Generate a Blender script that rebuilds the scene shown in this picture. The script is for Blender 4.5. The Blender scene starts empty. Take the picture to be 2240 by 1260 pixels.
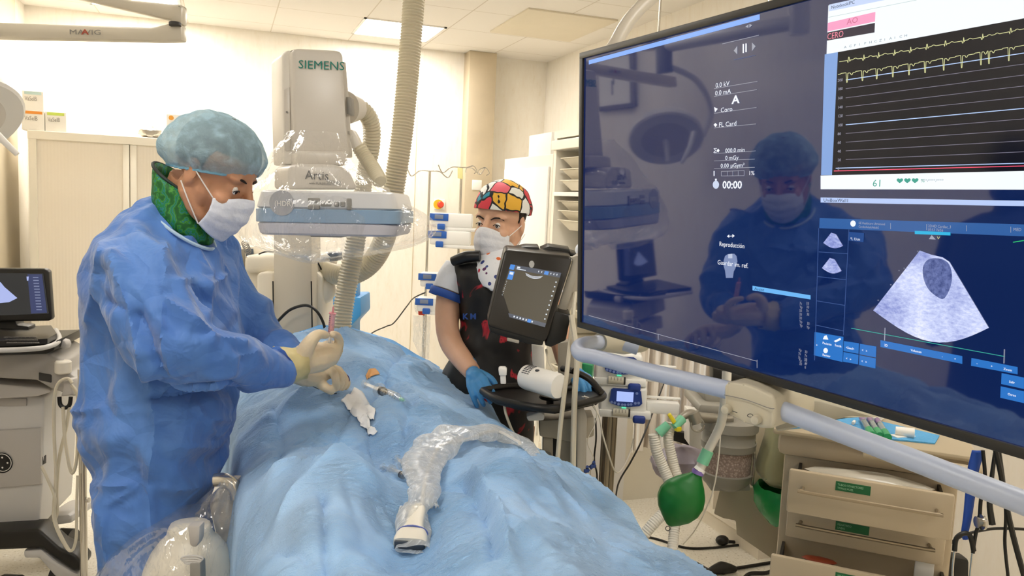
import bpy, bmesh, math, random
from mathutils import Vector as V, Matrix, noise
from mathutils.bvhtree import BVHTree
random.seed(7)
SC = bpy.context.scene
COL = SC.collection
# ---------------------------------------------------------------- camera
FPX = 1750.0; HC = 1.65
yaw = math.radians(20); pit = math.atan(184.8/FPX); rol = math.atan(.045)
F0 = V((math.sin(yaw)*math.cos(pit), math.cos(yaw)*math.cos(pit), -math.sin(pit)))
r0 = V((math.cos(yaw), -math.sin(yaw), 0)); u0 = r0.cross(F0)
CR = math.cos(rol)*r0 + math.sin(rol)*u0
CU = math.cos(rol)*u0 - math.sin(rol)*r0
CAM = V((0, 0, HC))
cd = bpy.data.cameras.new('camera'); cam = bpy.data.objects.new('camera', cd); COL.objects.link(cam)
cd.sensor_fit = 'HORIZONTAL'; cd.sensor_width = 36; cd.lens = 36*FPX/2240; cd.clip_start = .05
cam.matrix_world = Matrix(((CR.x, CU.x, -F0.x, 0), (CR.y, CU.y, -F0.y, 0), (CR.z, CU.z, -F0.z, HC), (0, 0, 0, 1)))
SC.camera = cam
# ---------------------------------------------------------------- world, view
w = bpy.data.worlds.new('world'); SC.world = w; w.use_nodes = True
w.node_tree.nodes['Background'].inputs[0].default_value = (1, .96, .9, 1)
w.node_tree.nodes['Background'].inputs[1].default_value = .06
SC.view_settings.view_transform = 'Standard'; SC.view_settings.look = 'None'
SC.view_settings.gamma = 1; SC.view_settings.exposure = 0.06
try:
    SC.cycles.use_denoising = True; SC.cycles.max_bounces = 8; SC.cycles.transparent_max_bounces = 16
    SC.cycles.sample_clamp_indirect = 6; SC.cycles.caustics_reflective = False; SC.cycles.caustics_refractive = False
except Exception: pass

# ---------------------------------------------------------------- pixel helpers (2240x1260 frame)
def ray(x, y): return F0 + (x-1120)/FPX*CR - (y-630)/FPX*CU
def P(x, y, d): return CAM + d*ray(x, y)
def PZ(x, y, z):
    q = ray(x, y); return CAM + q*(z-HC)/q.z
def PX(x, y, X):
    q = ray(x, y); return CAM + q*X/q.x
def PY(x, y, Y):
    q = ray(x, y); return CAM + q*Y/q.y
def PL(x, y, p0, n):
    q = ray(x, y); return CAM + q*((p0-CAM).dot(n)/q.dot(n))
def depth(p): return (p-CAM).dot(F0)

# ---------------------------------------------------------------- materials
def lin(h):
    h = h.lstrip('#'); c = [int(h[i:i+2], 16)/255 for i in (0, 2, 4)]
    return tuple(x/12.92 if x <= .04045 else ((x+.055)/1.055)**2.4 for x in c) + (1,)
MATS = {}
def mat(name, col='#cccccc', rough=.5, metal=0, bump=0, bscale=60, var=.04, vscale=6, emit=None, estr=1, alpha=1, trans=0, ior=1.45, spec=.5, sheen=0, coat=0, sss=0):
    if name in MATS: return MATS[name]
    m = bpy.data.materials.new(name); m.use_nodes = True; MATS[name] = m
    nt = m.node_tree; b = nt.nodes['Principled BSDF']
    c = lin(col)
    b.inputs['Base Color'].default_value = c; b.inputs['Roughness'].default_value = rough
    b.inputs['Metallic'].default_value = metal; b.inputs['IOR'].default_value = ior
    b.inputs['Transmission Weight'].default_value = trans; b.inputs['Alpha'].default_value = alpha
    b.inputs['Specular IOR Level'].default_value = spec; b.inputs['Coat Weight'].default_value = coat
    b.inputs['Sheen Weight'].default_value = sheen
    if sss: b.inputs['Subsurface Weight'].default_value = sss; b.inputs['Subsurface Radius'].default_value = (.01, .004, .002); b.inputs['Subsurface Scale'].default_value = 1
    if emit:
        b.inputs['Emission Color'].default_value = lin(emit); b.inputs['Emission Strength'].default_value = estr
    tc = nt.nodes.new('ShaderNodeTexCoord')
    if var:
        n = nt.nodes.new('ShaderNodeTexNoise'); n.inputs['Scale'].default_value = vscale; n.inputs['Detail'].default_value = 4
        nt.links.new(tc.outputs['Object'], n.inputs['Vector'])
        mx = nt.nodes.new('ShaderNodeMix'); mx.data_type = 'RGBA'
        mx.inputs[6].default_value = tuple(x*(1-var) for x in c[:3]) + (1,)
        mx.inputs[7].default_value = tuple(min(1, x*(1+var)) for x in c[:3]) + (1,)
        nt.links.new(n.outputs['Fac'], mx.inputs[0]); nt.links.new(mx.outputs[2], b.inputs['Base Color'])
    if bump:
        n2 = nt.nodes.new('ShaderNodeTexNoise'); n2.inputs['Scale'].default_value = bscale; n2.inputs['Detail'].default_value = 6
        nt.links.new(tc.outputs['Object'], n2.inputs['Vector'])
        bp = nt.nodes.new('ShaderNodeBump'); bp.inputs['Strength'].default_value = bump; bp.inputs['Distance'].default_value = .01
        nt.links.new(n2.outputs['Fac'], bp.inputs['Height']); nt.links.new(bp.outputs['Normal'], b.inputs['Normal'])
    return m
def nodes(m): return m.node_tree, m.node_tree.nodes['Principled BSDF']
def N(nt, typ, ins=None, **kw):
    n = nt.nodes.new('ShaderNode'+typ)
    for k, v in kw.items(): setattr(n, k, v)
    for k, v in (ins or {}).items():
        if hasattr(v, 'links') and hasattr(v, 'is_output'): nt.links.new(v, n.inputs[k])
        else: n.inputs[k].default_value = v
    return n
def ramp(nt, fac, stops, interp='LINEAR'):
    n = nt.nodes.new('ShaderNodeValToRGB'); e = n.color_ramp.elements; n.color_ramp.interpolation = interp
    while len(e) < len(stops): e.new(.5)
    for i, (p, c) in enumerate(stops): e[i].position = p; e[i].color = lin(c) if isinstance(c, str) else (c, c, c, 1)
    nt.links.new(fac, n.inputs[0]); return n
def emis(name, col, s=1):
    if name in MATS: return MATS[name]
    m = mat(name, '#000000', .25, var=0, emit=col, estr=s); return m
def film(name, tint=.97, base=.05, edge=.5, rough=.12, bump=.5, scale=9, white=.06):
    if name in MATS: return MATS[name]
    m = bpy.data.materials.new(name); m.use_nodes = True; MATS[name] = m; nt = m.node_tree; nt.nodes.clear()
    out = N(nt, 'OutputMaterial'); tc = N(nt, 'TexCoord')
    mp0 = N(nt, 'Mapping', {'Vector': tc.outputs['Object'], 'Rotation': (.3, .5, .4), 'Scale': (1, 1, .35)})
    n1 = N(nt, 'TexNoise', {'Vector': mp0.outputs[0], 'Scale': scale, 'Detail': 5, 'Roughness': .6, 'Distortion': 1.2})
    v1 = N(nt, 'TexNoise', {'Vector': mp0.outputs[0], 'Scale': scale*3, 'Detail': 3, 'Distortion': 2})
    ad = N(nt, 'Math', {0: v1.outputs['Fac'], 1: .3, 2: n1.outputs['Fac']}, operation='MULTIPLY_ADD')
    bp = N(nt, 'Bump', {'Height': ad.outputs[0], 'Strength': bump, 'Distance': .05})
    tr = N(nt, 'BsdfTransparent', {'Color': (tint, tint, tint, 1)})
    gl = N(nt, 'BsdfGlossy', {'Color': (1, 1, 1, 1), 'Roughness': rough, 'Normal': bp.outputs['Normal']})
    df = N(nt, 'BsdfTranslucent', {'Color': (.95, .95, .93, 1), 'Normal': bp.outputs['Normal']})
    d2 = N(nt, 'BsdfDiffuse', {'Color': (.95, .95, .93, 1), 'Normal': bp.outputs['Normal']})
    mdd = N(nt, 'MixShader', {0: .5, 1: df.outputs[0], 2: d2.outputs[0]})
    lw = N(nt, 'LayerWeight', {'Blend': .35, 'Normal': bp.outputs['Normal']})
    fm = N(nt, 'Math', {0: lw.outputs['Facing'], 1: edge, 2: base}, operation='MULTIPLY_ADD')
    n5 = N(nt, 'TexNoise', {'Vector': mp0.outputs[0], 'Scale': scale*2.2, 'Detail': 5, 'Roughness': .65, 'Distortion': 2.5})
    rp = ramp(nt, n5.outputs['Fac'], [(.3, white*.5), (.49, white), (.505, min(1, white*2.2)), (.52, white), (.7, white*.6)])
    m1 = N(nt, 'MixShader', {0: rp.outputs[0], 1: tr.outputs[0], 2: mdd.outputs[0]})
    m2 = N(nt, 'MixShader', {0: fm.outputs[0], 1: m1.outputs[0], 2: gl.outputs[0]})
    nt.links.new(m2.outputs[0], out.inputs[0]); return m

# ---------------------------------------------------------------- mesh builder
def frame(o, x, z):
    x = V(x).normalized(); z = V(z); z = (z - x*z.dot(x)).normalized(); y = z.cross(x)
    return Matrix(((x.x, y.x, z.x, o[0]), (x.y, y.y, z.y, o[1]), (x.z, y.z, z.z, o[2]), (0, 0, 0, 1)))
def rotz(o, a): return Matrix.Translation(V(o)) @ Matrix.Rotation(a, 4, 'Z')
def spline(pts, n=8, closed=False):
    pts = [V(p) for p in pts]; out = []; k = len(pts)
    if k < 3 and not closed: return [pts[0].lerp(pts[1], i/n) for i in range(n+1)]
    seg = k if closed else k-1
    for i in range(seg):
        if closed: a, b, c, d = pts[(i-1) % k], pts[i], pts[(i+1) % k], pts[(i+2) % k]
        else: a, b, c, d = pts[max(i-1, 0)], pts[i], pts[i+1], pts[min(i+2, k-1)]
        for j in range(n):
            t = j/n; out.append(.5*((2*b)+(c-a)*t+(2*a-5*b+4*c-d)*t*t+(3*b-a-3*c+d)*t**3))
    if not closed: out.append(pts[-1])
    return out
class MB:
    def __init__(s, m=None): s.bm = bmesh.new(); s.m = m or Matrix.Identity(4); s.mi = 0
    def add(s, vs, fs, m=None):
        m = s.m @ m if m is not None else s.m
        b = [s.bm.verts.new(m @ V(v)) for v in vs]
        for f in fs:
            try: s.bm.faces.new([b[i] for i in f]).material_index = s.mi
            except ValueError: pass
        return s
    def box(s, c, d, bev=0, m=None, taper=(1, 1), seg=2):
        t = bmesh.new(); x, y, z = d[0]/2, d[1]/2, d[2]/2
        vs = [t.verts.new((sx*x*(taper[0] if sz > 0 else 1), sy*y*(taper[1] if sz > 0 else 1), sz*z)) for sz in (-1, 1) for sy in (-1, 1) for sx in (-1, 1)]
        for f in ((0, 2, 3, 1), (4, 5, 7, 6), (0, 1, 5, 4), (2, 6, 7, 3), (0, 4, 6, 2), (1, 3, 7, 5)): t.faces.new([vs[i] for i in f])
        if bev: bmesh.ops.bevel(t, geom=list(t.edges), offset=min(bev, .49*min(d)), segments=seg, affect='EDGES', profile=.5)
        t.verts.index_update()
        s.add([v.co + V(c) for v in t.verts], [[v.index for v in f.verts] for f in t.faces], m); t.free(); return s
    def wbox(s, a, b, bev=0, m=None):
        a, b = V(a), V(b); d = b-a; return s.box((a+b)/2, [abs(q) for q in d], bev, m)
    def ring(s, pts): return pts
    def loft(s, rings, cap=True, closed=True, m=None):
        n = len(rings[0]); vs = [p for r in rings for p in r]; fs = []
        for i in range(len(rings)-1):
            for j in range(n if closed else n-1):
                k = (j+1) % n; fs.append((i*n+j, i*n+k, (i+1)*n+k, (i+1)*n+j))
        if cap and closed: fs.append(tuple(range(n))[::-1]); fs.append(tuple((len(rings)-1)*n+j for j in range(n)))
        return s.add(vs, fs, m)
    def tube(s, pts, r, seg=10, n=6, ribs=None, cap=True, sm=True, m=None):
        """r: number or list per control point; ribs=(pitch, amplitude)"""
        P0 = [V(p) for p in pts]
        cp = spline(P0, n) if (sm and len(P0) > 2) else [V(p) for p in P0]
        def rad(i):
            if not isinstance(r, (list, tuple)): return r
            t = i/(len(cp)-1)*(len(r)-1); k = min(int(t), len(r)-2); return r[k]+(r[k+1]-r[k])*(t-k)
        R = [rad(i) for i in range(len(cp))]
        if ribs:
            L = [0]
            for i in range(len(cp)-1): L.append(L[-1]+(cp[i+1]-cp[i]).length)
            st = ribs[0]/4; k = int(L[-1]/st); q = []; rr = []; j = 0
            for i in range(k+1):
                l = i*st
                while j < len(L)-2 and L[j+1] < l: j += 1
                t = (l-L[j])/max(1e-9, L[j+1]-L[j]); q.append(cp[j].lerp(cp[j+1], t)); rr.append((R[j]+(R[j+1]-R[j])*t)+ribs[1]*(1, .2, -1, .2)[i % 4])
            cp, R = q, rr
        rings = []; up = None
        for i, p in enumerate(cp):
            a = cp[max(i-1, 0)]; b = cp[min(i+1, len(cp)-1)]; t = (b-a)
            if t.length < 1e-9: t = V((0, 0, 1))
            t.normalize()
            if up is None:
                up = V((0, 0, 1)) if abs(t.z) < .9 else V((1, 0, 0))
            x = up - t*up.dot(t); x.normalize(); y = t.cross(x); up = x
            rings.append([p + R[i]*(math.cos(k*2*math.pi/seg)*x + math.sin(k*2*math.pi/seg)*y) for k in range(seg)])
        return s.loft(rings, cap, m=m)
    def cyl(s, a, b, r, r2=None, seg=20, m=None):
        return s.tube([a, b], [r, r if r2 is None else r2], seg, sm=False, m=m)
    def lathe(s, prof, o=(0, 0, 0), ax=(0, 0, 1), seg=24, m=None, cap=True):
        ax = V(ax).normalized(); x = ax.orthogonal().normalized(); y = ax.cross(x); o = V(o)
        rings = [[o+ax*h+r*(math.cos(k*2*math.pi/seg)*x+math.sin(k*2*math.pi/seg)*y) for k in range(seg)] for r, h in prof]
        return s.loft(rings, cap, m=m)
    def ball(s, c, r, seg=16, m=None, rot=None):
        r = (r, r, r) if not isinstance(r, (tuple, list)) else r
        h = seg//2; vs = [V((0, 0, 1))]; fs = []
        for i in range(1, h):
            a = math.pi*i/h
            for k in range(seg): vs.append(V((math.sin(a)*math.cos(k*2*math.pi/seg), math.sin(a)*math.sin(k*2*math.pi/seg), math.cos(a))))
        vs.append(V((0, 0, -1))); L = len(vs)-1
        for k in range(seg):
            fs.append((0, 1+k, 1+(k+1) % seg)); fs.append((L, L-seg+(k+1) % seg, L-seg+k))
        for i in range(h-2):
            for k in range(seg):
                a = 1+i*seg+k; b = 1+i*seg+(k+1) % seg; fs.append((a, a+seg, b+seg, b))
        M = rot.to_4x4() if rot is not None else Matrix.Identity(4)
        return s.add([V(c) + M @ V((v.x*r[0], v.y*r[1], v.z*r[2])) for v in vs], fs, m)
    def prism(s, poly, d, m=None):
        n = len(poly); d = V(d); vs = [V(p) for p in poly]+[V(p)+d for p in poly]
        return s.add(vs, [tuple(range(n)), tuple(range(2*n-1, n-1, -1))]+[(i, i+n, (i+1) % n+n, (i+1) % n) for i in range(n)], m)
    def grid(s, rows, m=None):
        return s.loft(rows, cap=False, closed=False, m=m)
    def mesh(s, o=V((0, 0, 0)), smooth=True, weld=0):
        if weld: bmesh.ops.remove_doubles(s.bm, verts=s.bm.verts, dist=weld)
        bmesh.ops.recalc_face_normals(s.bm, faces=s.bm.faces)
        for v in s.bm.verts: v.co -= o
        me = bpy.data.meshes.new('mesh')
        s.bm.to_mesh(me); s.bm.free(); me.validate()
        if smooth:
            for p in me.polygons: p.use_smooth = True
            try: me.set_sharp_from_angle(angle=math.radians(38 if smooth is True else smooth))
            except Exception: pass
        return me
ORG = {}
def obj(name, mb, m, parent=None, label=None, cat=None, group=None, kind=None, smooth=True, loc=None, weld=0, solid=0, sub=0):
    """one mesh object; top-level when parent is None"""
    if parent is not None: o0 = V(ORG[parent.name])
    elif loc is not None: o0 = V(loc)
    else:
        cs = [v.co for v in mb.bm.verts]
        o0 = V((sum(c.x for c in cs)/len(cs), sum(c.y for c in cs)/len(cs), min(c.z for c in cs)))
    me = mb.mesh(o0, smooth, weld) if isinstance(mb, MB) else mb
    o = bpy.data.objects.new(name, me); COL.objects.link(o); ORG[o.name] = o0
    for q in (m if isinstance(m, (list, tuple)) else [m]): me.materials.append(q)
    if parent is not None: o.parent = parent
    else: o.location = o0
    if solid: md = o.modifiers.new('thickness', 'SOLIDIFY'); md.thickness = solid
    if sub: md = o.modifiers.new('subd', 'SUBSURF'); md.levels = sub; md.render_levels = sub
    tag(o, label, cat, group, kind); return o
def tag(o, label=None, cat=None, group=None, kind=None):
    if label: o['label'] = label
    if cat: o['category'] = cat
    if group: o['group'] = group
    if kind: o['kind'] = kind
    return o
def thing(name, label, cat, loc, group=None):
    o = bpy.data.objects.new(name, None); COL.objects.link(o); o.location = V(loc); o.empty_display_size = .05
    ORG[o.name] = V(loc); return tag(o, label, cat, group)
def struct(name, mb, m, smooth=False, parent=None): return obj(name, mb, m, parent, kind='structure' if parent is None else None, smooth=smooth)
def dup(root, loc, rz=0, label=None, group=None):
    r = root.copy(); COL.objects.link(r); r.location = loc; r.rotation_euler = (0, 0, rz)
    if label: r['label'] = label
    if group: r['group'] = group
    for ch in list(root.children):
        c = ch.copy(); COL.objects.link(c); c.parent = r
        for g in ch.children:
            d = g.copy(); COL.objects.link(d); d.parent = c
    return r
def text_mb(mb, s, m, size=1, sx=1, align='LEFT', bold=0, depth_=.0004, space=1):
    """text laid in the XY plane of matrix m; size = cap height"""
    cu = bpy.data.curves.new('t', 'FONT'); cu.body = s; cu.size = size/.70; cu.align_x = align; cu.extrude = depth_; cu.offset = bold; cu.resolution_u = 2; cu.space_character = space
    o = bpy.data.objects.new('t', cu); COL.objects.link(o)
    bpy.context.view_layer.update()
    me = o.evaluated_get(bpy.context.evaluated_depsgraph_get()).to_mesh()
    vs = [V((v.co.x*sx, v.co.y, v.co.z)) for v in me.vertices]; fs = [tuple(p.vertices) for p in me.polygons]
    mb.add(vs, fs, m); o.evaluated_get(bpy.context.evaluated_depsgraph_get()).to_mesh_clear()
    bpy.data.objects.remove(o); bpy.data.curves.remove(cu); return mb
def remesh(mb, vox=.006, smooth=4, fac=.5):
    """fuse overlapping closed shapes into one continuous skin"""
    me = mb.mesh(smooth=False); o = bpy.data.objects.new('t', me); COL.objects.link(o)
    r = o.modifiers.new('r', 'REMESH'); r.mode = 'VOXEL'; r.voxel_size = vox; r.adaptivity = 0
    if smooth: q = o.modifiers.new('s', 'SMOOTH'); q.iterations = smooth; q.factor = fac
    bpy.context.view_layer.update(); dg = bpy.context.evaluated_depsgraph_get()
    e = o.evaluated_get(dg).to_mesh(); out = MB()
    out.add([v.co.copy() for v in e.vertices], [tuple(p.vertices) for p in e.polygons])
    o.evaluated_get(dg).to_mesh_clear(); bpy.data.objects.remove(o); bpy.data.meshes.remove(me); return out
def displace(mb, fn):
    mb.bm.normal_update(); q = [(v, v.co + v.normal*fn(v.co, v.normal)) for v in mb.bm.verts]
    for v, c in q: v.co = c
    return mb
def wrinkle(p, s=8, st=(1, 1, 1)):
    """ridged creases like crisp non-woven cloth"""
    q = V((p.x*st[0], p.y*st[1], p.z*st[2]))*s
    a = noise.noise(q); b = noise.noise(q*2.1+V((5, 2, 9))); c = noise.noise(q*.5+V((1, 7, 3)))
    return (1-abs(a)*2.6)*.55+(1-abs(b)*2.6)*.28+c*.5-.4
def crumple(p, s=6, warp=.25):
    q = V(p)*s; q += warp*V((noise.noise(q), noise.noise(q+V((9, 3, 1))), noise.noise(q+V((2, 8, 5)))))*2
    d = noise.voronoi(q)[0]; return min(.5, d[1]-d[0])*2 - .5
def pix(p):
    q = V(p)-CAM; d = q.dot(F0); return 1120+FPX*q.dot(CR)/d, 630-FPX*q.dot(CU)/d
def pxcrease(mb, lines):
    """sharp creases pressed into a camera-side cloth surface; lines = (pixel polyline, height, width px)"""
    mb.bm.normal_update(); out = []
    for v in mb.bm.verts:
        if v.normal.dot(v.co-CAM) > 0: continue
        x, y = pix(v.co); h = 0; hn = 0
        for pl, hg, wd in lines:
            for (ax, ay), (bx, by) in zip(pl, pl[1:]):
                if not (min(ax, bx)-4*wd < x < max(ax, bx)+4*wd and min(ay, by)-4*wd < y < max(ay, by)+4*wd): continue
                dx, dy = bx-ax, by-ay; t_ = max(0, min(1, ((x-ax)*dx+(y-ay)*dy)/(dx*dx+dy*dy)))
                sd = ((x-ax)*dy-(y-ay)*dx)/math.hypot(dx, dy); d = math.hypot(x-ax-t_*dx, y-ay-t_*dy)
                e_ = hg*max(0, math.exp(-d/wd)-.018); h = max(h, e_); hn = min(hn, e_)
        if h or hn: out.append((v, v.co+v.normal*(h+hn)*1.5))
    for v, c in out: v.co = c
    return mb
def hull(pts):
    b = bmesh.new()
    for p in pts: b.verts.new(p)
    bmesh.ops.convex_hull(b, input=b.verts); mb = MB(); mb.bm.free(); mb.bm = b
    for v in [v for v in b.verts if not v.link_faces]: b.verts.remove(v)
    return mb
# ================================================================ setting
ZC = 2.9; XL, XR, YB, YF = -1.34, 2.68, 6.72, -2.6
def wallmat(name, col):
    m = mat(name, col, .45, var=0); nt, b = nodes(m)
    tc = N(nt, 'TexCoord'); mp = N(nt, 'Mapping', {'Vector': tc.outputs['Object'], 'Scale': (1, 1, .25)})
    n = N(nt, 'TexNoise', {'Vector': mp.outputs[0], 'Scale': 30, 'Detail': 6, 'Roughness': .7})
    c = lin(col); r = ramp(nt, n.outputs['Fac'], [(.3, '#ede5d4'), (.42, col), (.7, '#f6f1e6')])
    nt.links.new(r.outputs[0], b.inputs['Base Color']); return m
WALL = wallmat('cream wood-grain wall laminate', '#f3ecdf')
wl = MB().wbox((XL-.1, YF, 0), (XL, YB+.1, ZC)); struct('wall_left', wl, WALL)
struct('wall_back', MB().wbox((XL, YB, 0), (XR, YB+.1, ZC)), WALL)
struct('wall_right', MB().wbox((XR, YF, 0), (XR+.1, YB+.1, ZC)), WALL)
struct('wall_front', MB().wbox((XL, YF-.1, 0), (XR, YF, ZC)), WALL)
fm = mat('speckled vinyl floor', '#e9e3d4', .28, var=0); nt, b = nodes(fm)
tc = N(nt, 'TexCoord'); n = N(nt, 'TexVoronoi', {'Vector': tc.outputs['Object'], 'Scale': 70})
n2 = N(nt, 'TexNoise', {'Vector': tc.outputs['Object'], 'Scale': 90, 'Detail': 2})
r = ramp(nt, n2.outputs['Fac'], [(.3, '#b9b09a'), (.38, '#e6dfcf'), (.66, '#eee8da'), (.75, '#ffffff')])
nt.links.new(r.outputs[0], b.inputs['Base Color'])
struct('floor', MB().wbox((XL-.1, YF-.1, -.1), (XR+.1, YB+.1, 0)), fm)
cm = mat('ceiling tile', '#efeae2', .7, var=0); nt, b = nodes(cm)
tc = N(nt, 'TexCoord'); sp = N(nt, 'SeparateXYZ', {0: tc.outputs['Object']})
def gl(o, off):
    a = N(nt, 'Math', {0: o, 1: off}, operation='ADD'); q = N(nt, 'Math', {0: a.outputs[0], 1: .3}, operation='PINGPONG')
    return N(nt, 'Math', {0: q.outputs[0], 1: .004}, operation='LESS_THAN')
# the mesh origin is its bounding centre: grid lines fall on X=.94 and Y=6.42
ceil_c = ((XL+XR)/2, (YF+YB)/2)
ga = gl(sp.outputs[0], ceil_c[0]-.94+6); gb = gl(sp.outputs[1], ceil_c[1]-6.42+12)
gm = N(nt, 'Math', {0: ga.outputs[0], 1: gb.outputs[0]}, operation='MAXIMUM')
mx = N(nt, 'Mix', {0: gm.outputs[0], 6: lin('#efeae2'), 7: lin('#d3cabb')}, data_type='RGBA')
nt.links.new(mx.outputs[2], b.inputs['Base Color'])
cb = MB().wbox((XL-.1, YF-.1, ZC), (XR+.1, YB+.1, ZC+.1))
obj('ceiling', cb, cm, kind='structure', smooth=False, loc=(ceil_c[0], ceil_c[1], ZC))
SK = mat('pale skirting', '#ddd3bf', .5)
struct('baseboard_back', MB().wbox((XL, YB-.015, 0), (XR, YB, .1)), SK)
struct('baseboard_left', MB().wbox((XL, YF, 0), (XL+.015, YB, .1)), SK)
struct('trim_1', MB().wbox((XL, 5.2, 0), (XL+.03, 6.3, ZC)), mat('falloff-toned wall panel', '#cfc2a8', .5))  # wall strip coloured darker to stand in for light falloff towards the left
# panel seams on the walls
sm = mat('panel seam', '#c9b998', .6)
for i, (x, y) in enumerate(((905, 500), (1003, 500))):
    q = PY(x, y, YB-.002); struct('trim_%d' % (i+2), MB().wbox((q.x-.003, YB-.003, .1), (q.x+.003, YB, ZC)), sm)
# stainless column cover
steel = mat('brushed stainless steel', '#cbbda4', .4, metal=.35, bump=.06, bscale=25, var=.25, vscale=3)
a, c = PZ(1014, 118, ZC), PZ(1077, 122, ZC)
pc = obj('column_cover', MB().wbox((a.x, YB-.16, 0), (c.x, YB, ZC), .006), steel, label='tall stainless steel column cover running floor to ceiling on the back wall', cat='column cover')
q = PY(1043, 405, YB-.16)
obj('blank_plate', MB().box(q, (.085, .016, .085), .004), mat('white plastic', '#f4f1ea', .35), label='square white blank plate fixed on the stainless column', cat='wall plate')
q = PY(1026, 430, YB-.16)
# ceiling fittings
LIT = emis('lit diffuser', '#fffaf2', 17); LITB = emis('bright lit diffuser', '#fffaf2', 34)
FR = mat('white lamp frame', '#f5f1ea', .4)
def panel(x, y, lab, grp=None, sx=.6, sy=.6, lm=None):
    t = thing('ceiling_light', lab, 'ceiling light', (x, y, ZC), grp)
    f = MB(); 
    for (ax, ay, bx, by) in ((-sx/2, -sy/2, sx/2, -sy/2+.02), (-sx/2, sy/2-.02, sx/2, sy/2), (-sx/2, -sy/2, -sx/2+.02, sy/2), (sx/2-.02, -sy/2, sx/2, sy/2)):
        f.wbox((x+ax, y+ay, ZC-.008), (x+bx, y+by, ZC+.002))
    obj('frame', f, FR, t, smooth=False)
    obj('diffuser', MB().wbox((x-sx/2+.02, y-sy/2+.02, ZC-.006), (x+sx/2-.02, y+sy/2-.02, ZC-.001)), lm or LIT, t, smooth=False)
panel(1.22, 6.1, 'lit square ceiling panel nearest the stainless column, crossed by the ribbed hose', lm=LITB)
panel(-.58, 6.1, 'lit ceiling panel above the tambour cabinet beside the left wall', lm=LITB)
OFFV = 'ceiling panels over the table'
for x, y in ((-.58, 3.7), (1.22, 3.7), (-.58, 1.3), (1.82, 1.3), (.02, -.8), (1.82, -.8)):
    panel(x, y, 'lit square ceiling panel above the treatment area, out of shot', OFFV)
# perforated air grille
q0 = PZ(560, 8, ZC)
gm_ = mat('perforated grille', '#cfc6b4', .5, var=0); nt, b = nodes(gm_)
tc = N(nt, 'TexCoord'); v = N(nt, 'TexVoronoi', {'Vector': tc.outputs['Object'], 'Scale': 60, 'Randomness': 0})
r = ramp(nt, v.outputs['Distance'], [(0, '#a39a88'), (.3, '#a39a88'), (.36, '#d8cfbd')]); nt.links.new(r.outputs[0], b.inputs['Base Color'])
t = thing('air_grille', 'perforated square air grille in the ceiling above the tower of the X-ray machine', 'air vent', (.02, 5.2, ZC))
obj('perforated_plate', MB().wbox((-.27, 4.9, ZC-.012), (.31, 5.48, ZC-.002)), gm_, t, smooth=False)
f = MB()
for a, c in (((-.3, 4.87), (.34, 4.9)), ((-.3, 5.48), (.34, 5.51)), ((-.3, 4.9), (-.27, 5.48)), ((.31, 4.9), (.34, 5.48))): f.wbox((a[0], a[1], ZC-.016), (c[0], c[1], ZC+.002))
obj('frame', f, FR, t, smooth=False)
hp = [PZ(1112, 42, ZC), PZ(1312, 65, ZC), PZ(1200, 130, ZC), PZ(1032, 82, ZC)]
obj('access_hatch', MB().wbox((1.83, 4.95, ZC-.012), (2.47, 5.75, ZC+.002), .003), mat('cream hatch', '#e6dcc6', .5), label='cream access hatch with dark edge in the ceiling near the right wall', cat='ceiling hatch')
# wall clock on the left wall (seen in the display's reflection)
t = thing('wall_clock', 'square white wall clock on the left wall, mirrored in the big display', 'clock', (XL, 4.36, 2.1))
BLK = mat('black plastic', '#15130f', .4); 
obj('case', MB().wbox((XL, 4.18, 2.1), (XL+.04, 4.54, 2.46), .01), mat('clock case', '#8f8a80', .4), t)
obj('dial', MB().wbox((XL+.04, 4.21, 2.13), (XL+.044, 4.51, 2.43)), mat('white plastic'), t, smooth=False)
h = MB().box((XL+.046, 4.36, 2.31), (.003, .008, .1)); h.box((XL+.046, 4.375, 2.24), (.003, .006, .09), m=Matrix.Identity(4)); obj('hands', h, BLK, t, smooth=False)
# ================================================================ back of the room
TN = V((-.12, 1, 0))
def slab(mb, px, d, th, bev=.004, n=None, seg=2):
    """solid whose front outline is the pixel polygon at depth d (number or list), thickness th going away"""
    n = V(n).normalized() if n is not None else V((F0.x, F0.y, 0)).normalized()
    ds = d if isinstance(d, (list, tuple)) else [d]*len(px)
    pts = [P(x, y, q) for (x, y), q in zip(px, ds)]
    t = MB(); t.prism(pts, n*th)
    bmesh.ops.recalc_face_normals(t.bm, faces=t.bm.faces)
    if bev: bmesh.ops.bevel(t.bm, geom=list(t.bm.edges), offset=bev, segments=seg, affect='EDGES', profile=.5)
    t.bm.verts.index_update()
    mb.add([v.co for v in t.bm.verts], [[v.index for v in f.verts] for f in t.bm.faces]); t.bm.free(); return mb
def pxframe(x, y, d, x2, y2, d2=None, tilt=None):
    """frame at pixel (x,y,d), local X towards pixel (x2,y2,d2), local Y up, Z towards camera"""
    o = P(x, y, d); ex = (P(x2, y2, d2 or d)-o).normalized(); up = tilt or V((0, 0, 1)); up = (up-ex*up.dot(ex)).normalized(); z = ex.cross(up)
    return Matrix(((ex.x, up.x, z.x, o.x), (ex.y, up.y, z.y, o.y), (ex.z, up.z, z.z, o.z), (0, 0, 0, 1)))
WH = MATS['white plastic']; CREAM = mat('cream enamel', '#efe9da', .35); BEIGE = mat('beige machine paint', '#d8cdb8', .38)
GREY = mat('grey plastic', '#8f8c86', .45); DK = mat('dark grey plastic', '#33312e', .45); CHR = mat('chrome', '#cfcac0', .22, metal=.9, var=.02)
PUTTY = mat('putty plastic', '#cfc5b0', .42)
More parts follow.
